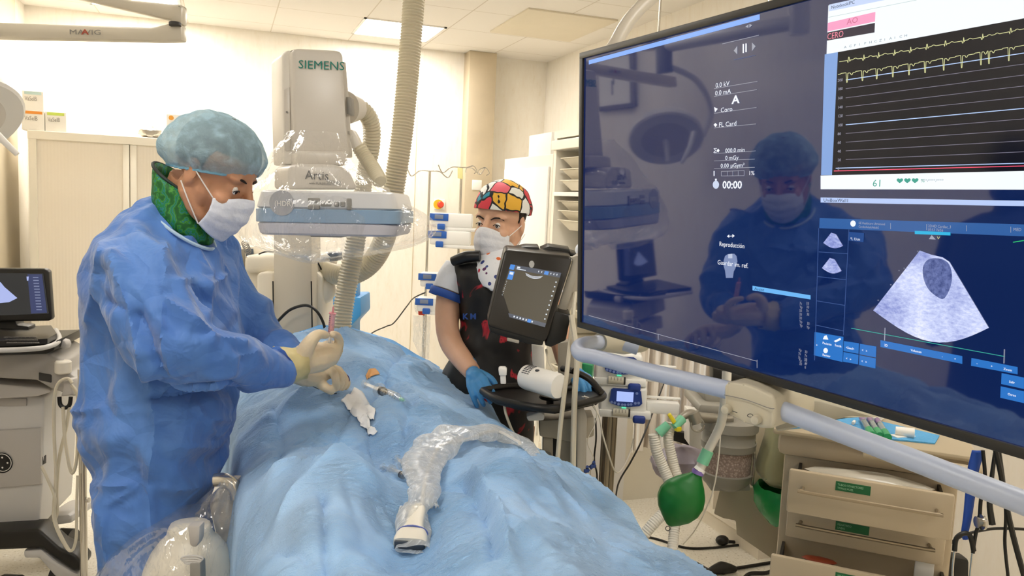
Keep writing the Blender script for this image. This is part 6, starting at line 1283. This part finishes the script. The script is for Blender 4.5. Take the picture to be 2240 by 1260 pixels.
cable([(2186, 985, 1.95), (2196, 1060, 1.95), (2200, 1130, 1.95), (2198, 1190, 1.95), (2206, 1270, 1.95)], .004, BLK, 'thin black cable hanging beside the thick one at the right edge')
cable([(2076, 1190, 2.4), (2110, 1170, 2.4), (2160, 1158, 2.4), (2200, 1156, 2.4), (2250, 1158, 2.4)], .0045, BLK, 'black cable running level behind the stethoscope to the right edge')
m = MB(); slab(m, [(2068, 1216), (2122, 1224), (2120, 1330), (2064, 1330)], 2.3, .05, .01); obj('black_case', m, BLK, label='black case standing behind the stethoscope right of the cart', cat='case')
# green bin bag and yellow translucent bag left of cart
m = MB(); c0 = P(1722, 1100, 2.75); m.loft([[c0+V((.1*s*math.cos(a), .1*s*math.sin(a), z*.8)) for a in [2*math.pi*k_/28 for k_ in range(28)]] for z, s in ((-.09, .35), (-.08, .7), (-.04, .95), (0, 1.1), (.05, 1.12), (.075, 1.0), (.06, .85))], cap=False); displace(m, lambda c, n_: .014*wrinkle(c, 8)); obj('bin_liner', m, mat('green bin liner', '#1f9a4c', .25, bump=.5, bscale=15), label='green plastic bin liner poking out left of the drawer cart', cat='bin bag', solid=.002)
m = MB(); cy_ = [P(x, y, 2.72) for x, y in ((1665, 1040), (1700, 960), (1715, 930), (1760, 925), (1760, 1060), (1690, 1070))]; slab(m, [(1700, 918), (1760, 925), (1735, 1080), (1680, 1070), (1672, 1040), (1698, 960)], 2.7, .14, .03, seg=3); obj('olive_bag', m, mat('olive translucent bag', '#c6c49a', .35, trans=.2), label='olive translucent plastic bag behind the control box', cat='bag')
t = thing('waste_bin', 'grey waste bin stand under the green bin liner', 'bin', (c0.x+.08, c0.y+.02, 0)); m = MB(); m.lathe([(.05, 0.0), (.055, .02), (.05, c0.z-.06)], (c0.x+.08, c0.y+.02, 0)); obj('bin_shell', m, GREY, t)
# floor cables
def fcable(pts, r, mt, lab, z=None):
    m = MB(); m.tube([PZ(x, y, r) for x, y in pts], r, 7, 8); return obj('cable', m, mt, label=lab, cat='cable')
fcable([(1390, 1168), (1440, 1180), (1500, 1198), (1560, 1198), (1620, 1192), (1660, 1195), (1720, 1205)], .006, BLK, 'black floor cable winding right across the speckled floor')
t = thing('plug_lead', 'black lead with a round plug lying on the floor left of the cart', 'cable', PZ(1580, 1185, 0)); m = MB(); m.tube([PZ(x, y, .008) for x, y in ((1585, 1184), (1630, 1187), (1700, 1193))], .008, 7); obj('lead', m, BLK, t); m = MB(); m.ball(PZ(1580, 1182, .025), (.035, .03, .025), 12); obj('plug', m, BLK, t)
t = thing('mains_connector', 'black inline connector on a cable in front of the cart on the floor', 'cable', PZ(1590, 1245, 0)); m = MB(); m.tube([PZ(1550, 1250, .02), PZ(1580, 1242, .025), PZ(1610, 1245, .015)], [.012, .03, .012], 10); obj('connector_body', m, BLK, t); m = MB(); m.tube([PZ(1520, 1230, .008), PZ(1555, 1250, .01)], .008, 7); m.tube([PZ(1610, 1243, .01), PZ(1660, 1235, .008), PZ(1720, 1225, .008)], .008, 7); obj('lead', m, BLK, t)
fcable([(1620, 1275), (1640, 1255), (1680, 1252), (1705, 1235), (1712, 1190), (1700, 1150)], .009, BLK, 'black cable curling up beside the lower left corner of the cart')
cable([(1455, 830, 3.3), (1440, 870, 3.2), (1405, 960, 3.1), (1380, 1010, 3.1), (1352, 1060, 3.15), (1345, 1120, 3.3)], .0035, DK, 'thin dark cable slanting from the curtain down to the floor')
# ================================================================ left ultrasound machine
LG = mat('light grey plastic', '#c9c6c2', .4); LG2 = mat('shell grey', '#b9b4ae', .42)
gd = 3.25
t = thing('ultrasound_console', 'white and black wheeled ultrasound console with GE roundel at the left edge', 'ultrasound machine', P(30, 1210, gd))
NL_ = V((.15, 1, 0))
m = MB(); slab(m, [(-110, 850), (97, 868), (92, 1060), (84, 1160), (-110, 1180)], gd, .4, .012, n=NL_, seg=3); obj('body', m, LG, t)
m = MB(); slab(m, [(-110, 868), (58, 872), (58, 888), (-110, 890)], gd-.006, .01, .002, n=NL_); obj('front_slot', m, LG2, t)
m = MB(); slab(m, [(-110, 948), (90, 936), (90, 1060), (-110, 1078)], gd-.012, .02, .006, n=NL_); obj('lower_cover', m, LG2, t)
m = MB(); c = P(5, 1012, gd-.014); m.cyl(c, c-FH*.004, .042, seg=36); obj('emblem_disc', m, BLK, t)
k = MB(); M = dframe(5, 1012, gd-.02, -FH); m = MB(M); m.tube([V((.036*math.cos(a), .036*math.sin(a), 0)) for a in [i*.2618 for i in range(25)]], .0014, 6, 1)
text_mb(m, 'GE', M @ Matrix.Translation((-.021, -.0145, 0)), .029, .95, bold=.0006); 
for a in (0, 1.57, 3.14, 4.71): m.ball((.021*math.cos(a), .021*math.sin(a), 0), (.004, .004, .001), 8)
obj('emblem_lettering', m, WH, t, smooth=False)
m = MB(); slab(m, [(-120, 838), (-20, 838), (108, 850), (112, 858), (80, 868), (-120, 880)], gd-.06, .4, .008, n=NL_); obj('shelf', m, LG2, t)
m = MB(); slab(m, [(-120, 782), (100, 770), (140, 790), (150, 815), (172, 835), (176, 860), (160, 868), (110, 850), (80, 832), (-120, 822)], gd-.1, .3, .01, n=NL_, seg=3); obj('handle_frame', m, mat('handle grey', '#a39e97', .4), t)
m = MB(); slab(m, [(84, 815), (112, 820), (112, 838), (84, 832)], gd-.105, .1, .004, n=NL_); obj('recess', m, DK, t)
m = MB(); slab(m, [(-120, 758), (110, 752), (124, 745), (118, 768), (100, 775), (-120, 780)], gd-.12, .35, .008, n=NL_); obj('console_base', m, BLK, t)
z_t = P(60, 742, gd-.1).z
kp = [PZ(x, y, z_t) for x, y in ((-120, 764), (104, 752), (124, 740), (112, 722), (-120, 728))]
m = MB(); m.prism(kp, (0, 0, .02)); obj('control_panel', m, mat('console black', '#1b1a19', .3), t)
kb = MB(); 
for i in range(9):
    for j in range(3): q = PZ(12+i*8+j*3, 738+j*6, z_t+.021); kb.box(q, (.011, .008, .004), .001)
obj('key_block', kb, mat('key grey', '#56524e', .4), t)
m = MB(); m.tube([PZ(-120, 770, z_t-.01), PZ(60, 764, z_t-.01), PZ(112, 756, z_t-.01), PZ(130, 742, z_t-.01), PZ(122, 722, z_t-.01)], .01, 10); obj('panel_rim', m, LG, t)
m = MB(); slab(m, [(-60, 695), (34, 700), (36, 712), (62, 714), (62, 726), (-60, 724)], gd, .08, .006, n=NL_); obj('monitor_mount', m, BLK, t)
m = MB(); slab(m, [(-120, 586), (98, 588), (106, 594), (113, 697), (108, 702), (-120, 706)], gd-.05, .04, .006, n=NL_, seg=3); o = obj('monitor', m, BLK, t)
mq = lambda x, y, o_=0: P(x, y, gd-.052-o_)
g = MB(); g.add([mq(*p) for p in ((-110, 597), (95, 598), (107, 686), (-110, 694))], [(0, 1, 2, 3)]); g.mi = 1; g.add([mq(*p, .001) for p in ((60, 600), (92, 600), (103, 684), (68, 686))], [(0, 1, 2, 3)]); g.mi = 2
g.add([mq(*p, .0015) for p in ((1, 617), (10, 628), (38, 652), (20, 661), (-10, 664), (-60, 655))], [tuple(range(6))]); g.mi = 3
for i in range(12): g.add([mq(x+i*.7, y+i*6.4, .002) for x, y in ((72, 606), (84, 606), (84, 608), (72, 608))], [(0, 1, 2, 3)])
g.mi = 2; g.add([mq(*p, .0015) for p in ((58, 605), (63, 605), (62, 614), (59, 614))], [(0, 1, 2, 3)])
obj('screen', g, [mat('console lcd', '#0b0b0c', .15, emit='#3a3c3e', estr=.5, var=0), emis('lcd column', '#39426a', .9), emis('lcd sector', '#aab6e8', 1), emis('lcd text', '#8f99b8', .8)], o, smooth=False)
m = MB(); slab(m, [(-120, 1170), (60, 1160), (84, 1158), (130, 1200), (165, 1215), (182, 1235), (178, 1250), (160, 1250), (120, 1222), (90, 1200), (-120, 1210)], gd-.1, .12, .012, n=NL_, seg=3); obj('base', m, BLK, t)
m = MB(); slab(m, [(50, 1205), (90, 1202), (120, 1228), (160, 1252), (172, 1256), (170, 1275), (120, 1262), (85, 1222), (52, 1222)], gd-.09, .1, .01, n=NL_); obj('base_trim', m, LG, t)
for x, y, d in ((138, 1235, gd-.02), (145, 1185, gd+.35), (20, 1240, gd-.15)): q = PZ(x, y, .07) if d > gd else P(x, y, d); q.z = .065; m = MB(); m.cyl(q-r0*.03, q+r0*.03, .063, seg=22); obj('wheel', m, BLK, t)
m = MB(); slab(m, [(84, 1140), (105, 1128), (150, 1126), (158, 1132), (157, 1145), (120, 1150), (100, 1165), (86, 1162)], gd+.3, .2, .012); obj('rear_foot', m, LG, t)
m = MB(); q = P(138, 800, gd-.1); m.lathe([(.026, 0), (.03, .005), (.03, .045), (.026, .05)], q-V((0, 0, .03))); obj('gel_cup', m, mat('warm white', '#e8e0d0', .4), t)
m = MB(); slab(m, [(126, 742), (142, 745), (146, 755), (142, 765), (124, 760)], gd-.05, .04, .006); obj('probe_rest', m, LG2, t)
m = MB(); slab(m, [(138, 832), (155, 830), (158, 850), (162, 865), (132, 868), (138, 850)], gd-.16, .05, .006, seg=3); obj('cable_clip', m, LG2, t)
m = MB(); m.tube([P(130, 868, gd-.16), P(132, 885, gd-.16), P(142, 892, gd-.16), P(152, 886, gd-.16), P(155, 868, gd-.16)], .008, 10); obj('cable_hook', m, BLK, t)
m = MB(); m.tube([P(x, y, gd-.18) for x, y in ((158, 838), (148, 828), (128, 838), (119, 870), (118, 940), (122, 1040), (118, 1110), (124, 1150), (140, 1185), (152, 1205))], .0062, 8, 8); obj('probe_cable', m, CW, t)
m = MB(); m.tube([P(x, y, gd-.17) for x, y in ((156, 842), (168, 860), (172, 900), (168, 1000), (160, 1034), (152, 1020), (142, 960), (138, 890))], .0062, 8, 8); obj('probe_cable', m, CW, t)
m = MB(); m.tube([P(x, y, gd-.16) for x, y in ((152, 890), (144, 940), (130, 1000), (124, 1070), (125, 1120), (118, 1140))], .0062, 8, 8); obj('probe_cable', m, CW, t)
m = MB(); m.tube([P(x, y, gd-.19) for x, y in ((91, 1020), (105, 1050), (120, 1090), (117, 1130), (130, 1170), (153, 1205), (166, 1180), (168, 1100), (170, 1040))], .0055, 8, 8); obj('probe_cable', m, CW, t)
m = MB(); slab(m, [(88, 1000), (92, 1000), (92, 1018), (88, 1018)], gd, .03, .001); obj('socket', m, BLK, t)
m = MB(); q = P(182, 815, 3.6); m.ball(q, (.045, .05, .045), 14); displace(m, lambda c, n_: .01*wrinkle(c, 18)); obj('cloth', m, mat('teal cloth', '#1f8a66', .8), label='green cloth bundle peeping out between console and surgeon', cat='cloth')
q = P(182, 1100, 3.1); t = thing('drip_stand', 'thin grey metal stand beside the surgeon gown at lower left', 'stand', (q.x, q.y, 0))
m = MB(); m.cyl((q.x, q.y, .05), (q.x, q.y, .95), .014); obj('pole', m, CHR, t); m = MB(); a = P(196, 1094, 3.1); m.tube([(q.x, q.y, a.z), a], .01, 8, sm=False); obj('side_knob', m, CHR, t)
for a in (0, 2.1, 4.2): m = MB(); e = V((q.x+.2*math.cos(a), q.y+.2*math.sin(a), .05)); m.tube([(q.x, q.y, .08), e], .012, 8, sm=False); m.cyl(e-V((0, 0, .05)), e, .02); obj('foot', m, BLK, t)

# ================================================================ items on the drape
CLR = film('clear plastic', .98, .06, .35, .08, .05, 5, .14)
def syringe(a, b_, r, lab, fluid=None, plunger=.35, name='syringe', fill=(.35, .9), needle=None, loc=None):
    """a = plunger end, b_ = tip end"""
    ax = (b_-a).normalized(); L_ = (b_-a).length; t = thing(name, lab, 'syringe', loc or (a+b_)/2-V((0, 0, r)))
    bs = L_*plunger
    m = MB(); m.lathe([(r, bs), (r, L_*.9), (r*.35, L_*.93), (r*.3, L_), (r*.2, L_)], a, ax, 20); m.lathe([(r*1.7, bs-.001), (r*1.7, bs+.0015)], a, ax, 12); obj('barrel', m, CLR, t)
    m = MB(); m.lathe([(r*1.03, L_*fill[0]), (r*1.03, L_*fill[0]+r*1.3), (r*.5, L_*fill[0]+r*1.8)], a, ax, 16); obj('stopper', m, mat('black stopper', '#17120f', .4), t)
    m = MB(); m.box((0, 0, L_*fill[0]*.5), (r*.7, r*.7, L_*fill[0]), m=frame(a, ax.orthogonal(), ax)); m.lathe([(r*1.1, 0), (r*1.1, .002)], a, ax, 16); obj('plunger', m, CLR if fluid is None else mat('plunger white', '#eceae6', .3), t)
    m = MB(); up_ = (CAM-a).normalized(); x = ax.cross(up_).normalized(); up_ = x.cross(ax); M = Matrix(((x.x, ax.x, up_.x, a.x), (x.y, ax.y, up_.y, a.y), (x.z, ax.z, up_.z, a.z), (0, 0, 0, 1)))
    for i in range(7): m.box((r*.2, L_*(fill[0]+.08+i*.065), r*1.01), (r*.8, .0008, .0004), m=M)
    obj('graduation', m, mat('dark print'), t, smooth=False)
    if fluid: m = MB(); m.lathe([(r*.88, L_*fill[0]+r), (r*.88, L_*fill[1]), (r*.3, L_*.925)], a, ax, 16); obj('fluid', m, fluid, t)
    if needle: m = MB(); m.lathe([(r*.45, L_-.002), (r*.4, L_+.012), (.0012, L_+.014), (.0006, L_+.03)], a, ax, 10); obj('needle_hub', m, needle, t)
    return t
PINK = mat('pink fluid', '#f0a8b2', .25, var=0)
# held syringe: plunger down in the fingers, barrel up
sy = P(719, 772, 2.06), P(729, 672, 2.02)
a, b_ = sy; ax = (b_-a).normalized(); L_ = (b_-a).length; rX = (r0-ax*r0.dot(ax)).normalized()
t = thing('syringe', 'syringe with pink fluid held upright in the raised gloved hand', 'syringe', a)
m = MB(); m.lathe([(.0078, L_*.14), (.0078, L_*.86), (.002, L_*.88), (.002, L_)], a, ax, 20); obj('barrel', m, CLR, t)
m = MB(); m.lathe([(.0071, L_*.46), (.0071, L_*.86)], a, ax, 18); obj('fluid', m, PINK, t)
m = MB(); m.lathe([(.0068, L_*.42), (.0068, L_*.47)], a, ax, 18); obj('stopper', m, mat('dark red stopper', '#451f1f', .4), t)
m = MB(); m.box((0, 0, L_*.2), (.005, .005, L_*.42), m=frame(a, ax.orthogonal(), ax)); obj('plunger', m, mat('plunger white', '#eceae6', .3), t)
m = MB(); m.box((0, 0, L_*.87), (.018, .011, .0025), .001, m=frame(a, rX, ax)); m.lathe([(.003, L_*.87), (.0022, L_), (.001, L_+.002)], a, ax, 10); obj('pink_tip', m, mat('rose plastic', '#d98f96', .35), t)
m = MB(); M = frame(a, rX, ax)
for i in range(8): m.box((-.004, -.0073, L_*(.5+i*.045)), (.004, .0005, .0009), m=M)
obj('graduation', m, mat('dark print'), t, smooth=False)
syringe(onD(800, 848, .012), onD(874, 880, .01), .0125, 'large clear syringe with black stopper lying on the drape below the gloved hands', fill=(.48, .85), plunger=.42, needle=mat('pale green hub', '#9fd6c6', .35))
syringe(onD(872, 1014, .02), onD(915, 1058, .012), .0085, 'right one of two clear syringes half hidden by the sleeve of the probe', fill=(.62, .9), plunger=.3)
syringe(onD(846, 1032, .016), onD(902, 1062, .012), .008, 'left one of two clear syringes half hidden by the sleeve of the probe', fill=(.62, .9), plunger=.3)
def sheet(name, px, mt, lab, cat, lift=.006, amp=.006, sc=20, n=14, th=.0015):
    """crumpled cloth following the drape; px = 4 rows of pixel points"""
    rows = []; R_ = [spline([V((x, y, 0)) for x, y in r_], 5) for r_ in px]
    for k_ in range(n+1):
        u = k_/n*(len(R_)-1); i = min(int(u), len(R_)-2); f = u-i; row = []
        for j in range(len(R_[0])):
            q = R_[i][j].lerp(R_[i+1][j], f); p = onD(q.x, q.y, lift); e = math.sin(math.pi*min(1, max(0, j/(len(R_[0])-1))))
            row.append(p+V((0, 0, amp*(crumple(p, sc)+.6)*(.4+.6*e)+amp*.5*noise.noise(p*sc*3))))
        rows.append(row)
    return obj(name, MB().grid(rows), mt, label=lab, cat=cat, solid=th, smooth=60)
GZ = mat('white gauze', '#ffffff', .8, bump=.15, bscale=90)
sheet('gauze', [[(746, 882), (762, 868), (780, 858)], [(754, 893), (776, 880), (794, 866)], [(766, 904), (784, 896), (800, 883)], [(774, 912), (792, 906), (812, 888)], [(780, 922), (800, 914), (824, 896)], [(788, 934), (804, 924), (820, 922)]], GZ, 'upper bow-shaped piece of white gauze on the drape below the hands', 'gauze', .006, .014, 28)
sheet('gauze', [[(786, 920), (796, 914), (808, 912)], [(786, 928), (800, 924), (812, 930)], [(786, 934), (802, 940), (816, 938)], [(800, 942), (810, 946), (820, 940)], [(808, 952), (814, 956), (826, 946)]], GZ, 'lower tail-shaped piece of white gauze pointing down the drape', 'gauze', .005, .012, 30)
sheet('tissue', [[(799, 824), (806, 812), (822, 808)], [(802, 832), (812, 826), (830, 820)]], mat('amber stained gauze', '#e2a869', .6), 'amber stained dressing at the puncture site behind the hands', 'dressing', .002, .005, 30, 8)
m = MB(); m.tube([P(753, 816, 2.2), P(761, 822, 2.2), P(764, 832, 2.2), P(757, 842, 2.2)], .0013, 6); obj('guide_wire', m, mat('purple wire', '#4a2f6a', .4), label='thin purple wire loop beside the lower gloved hand', cat='wire')
m = MB(); m.tube([onD(682, 848, .005), onD(720, 862, .003), onD(735, 862, .004)], .0012, 6); obj('guide_wire', m, mat('dark print'), label='thin dark wire lying under the lower gloved hand', cat='wire')
m = MB(); m.box(onD(660, 838, .008), (.03, .02, .006), .002); obj('label_tag', m, WH, label='tiny white tag on the drape under the raised glove cuff', cat='tag')
# probe in clear sleeve
PRB = mat('probe ivory', '#e9e2d2', .4)
pa, pb_ = onD(925, 1130, .024), onD(906, 1212, .02); ax = (pb_-pa).normalized(); nn = (V((0, 0, 1))-ax*ax.z).normalized(); PMx = frame(pa, ax, nn); L_ = (pb_-pa).length
t = thing('ultrasound_probe', 'ivory ultrasound probe with dark face lying on the drape inside a clear sleeve', 'ultrasound probe', (pa+pb_)/2)
m = MB(PMx); rr = []
for u, w_, h_ in ((0, .011, .010), (.15, .016, .013), (.45, .017, .014), (.6, .019, .014), (.78, .029, .015), (.9, .031, .014), (.97, .030, .012)):
    rr.append([V((u*L_, w_*math.copysign(abs(math.cos(a))**.6, math.cos(a)), h_*math.copysign(abs(math.sin(a))**.6, math.sin(a)))) for a in [2*math.pi*k_/28 for k_ in range(28)]])
m.loft(rr); obj('probe_body', m, PRB, t)
m = MB(PMx); m.box((L_*.985, 0, -.002), (.006, .056, .018), .003); obj('probe_face', m, mat('probe face', '#3c434c', .4), t)
m = MB(PMx); m.tube([V((L_*.7, .027*math.cos(a)*1.02, .0155*math.sin(a)*1.05)) for a in [2*math.pi*k_/20 for k_ in range(21)]], .0018, 6, 1); obj('rubber_band', m, mat('violet band', '#5a66a8', .5), t)
m = MB(); m.tube([onD(928, 1128, .02), onD(930, 1080, .02), onD(940, 1040, .02), onD(975, 1000, .03), onD(1030, 975, .03), onD(1080, 965, .03), onD(1140, 985, .02)], .0045, 8); obj('probe_cable', m, LW, t)
FILM = film('sterile film', .99, .02, .1, .16, .2, 4, .62)
def filmtube(pts, rw, rh, lab, name, n=8, seed=0, th=None):
    cp = spline(pts, n); rows = []
    for i, p in enumerate(cp):
        t_ = (cp[min(i+1, len(cp)-1)]-cp[max(i-1, 0)]).normalized(); s_ = t_.cross(V((0, 0, 1))).normalized(); u_ = s_.cross(t_); f = i/(len(cp)-1)*(len(rw)-1); k = min(int(f), len(rw)-2); w_ = rw[k]+(rw[k+1]-rw[k])*(f-k); h_ = rh[k]+(rh[k+1]-rh[k])*(f-k)
        row = []
        for j in range(32):
            a = 2*math.pi*j/32; q = p+s_*w_*math.cos(a)+u_*h_*(math.sin(a)+.25); nn = (s_*math.cos(a)+u_*math.sin(a)); q += nn*(.35*w_*crumple(q, 6, .3)+.1*w_*noise.noise(q*17)); row.append(q)
        rows.append(row)
    return obj(name, MB().loft(rows, cap=False), FILM, label=lab, cat='plastic sleeve', smooth=50)
filmtube([onD(900, 1222, .012), onD(906, 1190, .018), onD(914, 1150, .02), onD(922, 1125, .018), onD(932, 1105, .018), onD(930, 1080, .02), onD(935, 1040, .03), onD(955, 1005, .035), onD(1000, 975, .03), onD(1060, 962, .025), onD(1110, 968, .02), onD(1150, 985, .012), onD(1175, 1000, .008)],
    [.036, .036, .03, .02, .034, .036, .05, .062, .058, .046, .038, .026, .012], [.014, .017, .016, .012, .02, .014, .018, .022, .02, .018, .016, .012, .006], 'long clear plastic sleeve over the probe and its cable, twisted across the drape', 'plastic_sleeve')
sheet('sleeve_tail', [[(866, 1130), (880, 1115), (905, 1118)], [(862, 1142), (885, 1138), (912, 1128)], [(872, 1156), (888, 1152), (915, 1140)]], FILM, 'short crumpled tail of clear plastic left of the probe neck', 'plastic sleeve', .01, .02, 26, 8)
sheet('sleeve_tail', [[(930, 1098), (950, 1090), (960, 1104)], [(935, 1112), (955, 1108), (967, 1118)], [(925, 1126), (945, 1124), (958, 1128)]], FILM, 'short crumpled flap of clear plastic right of the probe neck', 'plastic sleeve', .012, .02, 26, 8)

# ================================================================ film over the detector
FD = film('machine film', .985, .02, .25, .07, .55, 3.2, .09)
rows = []
prof = [(292, 700, 66, .1), (310, 698, 74, .12), (335, 694, 90, .15), (365, 700, 104, .18), (395, 703, 130, .2), (418, 706, 158, .225), (440, 708, 176, .245), (480, 708, 184, .25), (510, 708, 180, .25), (530, 705, 158, .24), (545, 700, 118, .2), (555, 695, 62, .12), (559, 690, 12, .04)]
cpv = spline([V((a, b_, 0)) for a, b_, c, d_ in prof], 5); cpw = spline([V((c, d_, 0)) for a, b_, c, d_ in prof], 5)
for i, (A1, B1) in enumerate(zip(cpv, cpw)):
    c = P(A1.y, A1.x, 2.64); hw = B1.x*2.52/FPX; row = []
    for j in range(96):
        a = 2*math.pi*j/96; q = c+r0*hw*math.copysign(abs(math.cos(a))**.7, math.cos(a))+FH*B1.y*math.copysign(abs(math.sin(a))**.7, math.sin(a)); nn = (q-c).normalized()
        low = max(0, (A1.x-500)/60); q += nn*(.02*crumple(V((q.x, q.y, q.z*.5)), 7, .4)+.008*noise.noise(q*9))+V((0, 0, -.012*low*(1+math.sin(a*3))))
        if math.cos(a) > .7 and 430 < A1.x < 550: q += r0*.1*(math.cos(a)-.7)/.3*math.sin((A1.x-430)/120*math.pi)
        row.append(q)
    rows.append(row)
obj('machine_cover', MB().loft(rows, cap=False), FD, label='clear wrinkled plastic cover draped over the x-ray detector and tower foot', cat='plastic cover', smooth=50)
# ================================================================ film covered tube head at the bottom left
t = thing('x_ray_tube_head', 'ivory x-ray tube housing under clear plastic at the bottom left of the table', 'x-ray tube', P(400, 1400, 1.75))
IV = mat('ivory housing'); m = MB(); c0 = P(415, 1240, 1.78)
m.ball(c0-V((0, 0, .06)), (.105, .12, .15), 28); m.tube([c0+V((0, 0, .0)), c0+V((0, 0, .1))], [.06, .045], 20, sm=False); m.wbox(c0+V((-.1, -.08, -.5)), c0+V((.1, .12, -.08)), .03); m = remesh(m, .008, 3); obj('tube_housing', m, IV, t)
m = MB(); q = P(420, 1205, 1.64); slab(m, [(408, 1150), (438, 1150), (436, 1185), (428, 1200), (414, 1196)], 1.66, .03, .006); obj('grey_handle', m, LG2, t)
for i in range(3): m = MB(); m.tube([P(420+(24-4*i)*math.cos(a), 1228+(6-i)*math.sin(a)+i*4-6, 1.63) for a in [k_*.5 for k_ in range(14)]], .002, 6, 2); obj('ring', m, LG, t)
m = MB(); slab(m, [(414, 1232), (438, 1232), (440, 1300), (414, 1300)], 1.625, .03, .004); obj('handle_stem', m, GREY, t)
m = MB(); slab(m, [(448, 1100), (470, 1070), (505, 1060), (520, 1100), (520, 1200), (470, 1190)], 1.85, .1, .02); obj('grey_joint', m, LG2, t)
m = MB(); m.tube([P(470, 1050, 1.85), P(492, 1050, 1.85), P(512, 1065, 1.85), P(520, 1090, 1.85)], .016, 12); obj('metal_bracket', m, CHR, t)
FB = film('tube film', .98, .05, .3, .08, .5, 3, .12)
rows = []
prof = [(1052, 492, 16), (1075, 488, 34), (1110, 470, 52), (1124, 452, 78), (1150, 430, 106), (1185, 410, 134), (1215, 395, 156), (1260, 384, 178), (1330, 380, 196), (1420, 380, 200)]
cpv = spline([V(p) for p in prof], 5)
for B1 in cpv:
    c = P(B1.y, B1.x, 1.8); hw = B1.z*1.75/FPX; row = []
    for j in range(72):
        a = 2*math.pi*j/72; q = c+r0*hw*math.cos(a)+FH*hw*.95*math.sin(a); q += (q-c).normalized()*(.02*crumple(V((q.x, q.y, q.z*.5)), 6, .4)+.003*noise.noise(q*20)); row.append(q)
    rows.append(row)
obj('machine_cover', MB().loft(rows, cap=False), FB, label='clear plastic cover bulging over the tube head at the bottom left', cat='plastic cover', smooth=50)
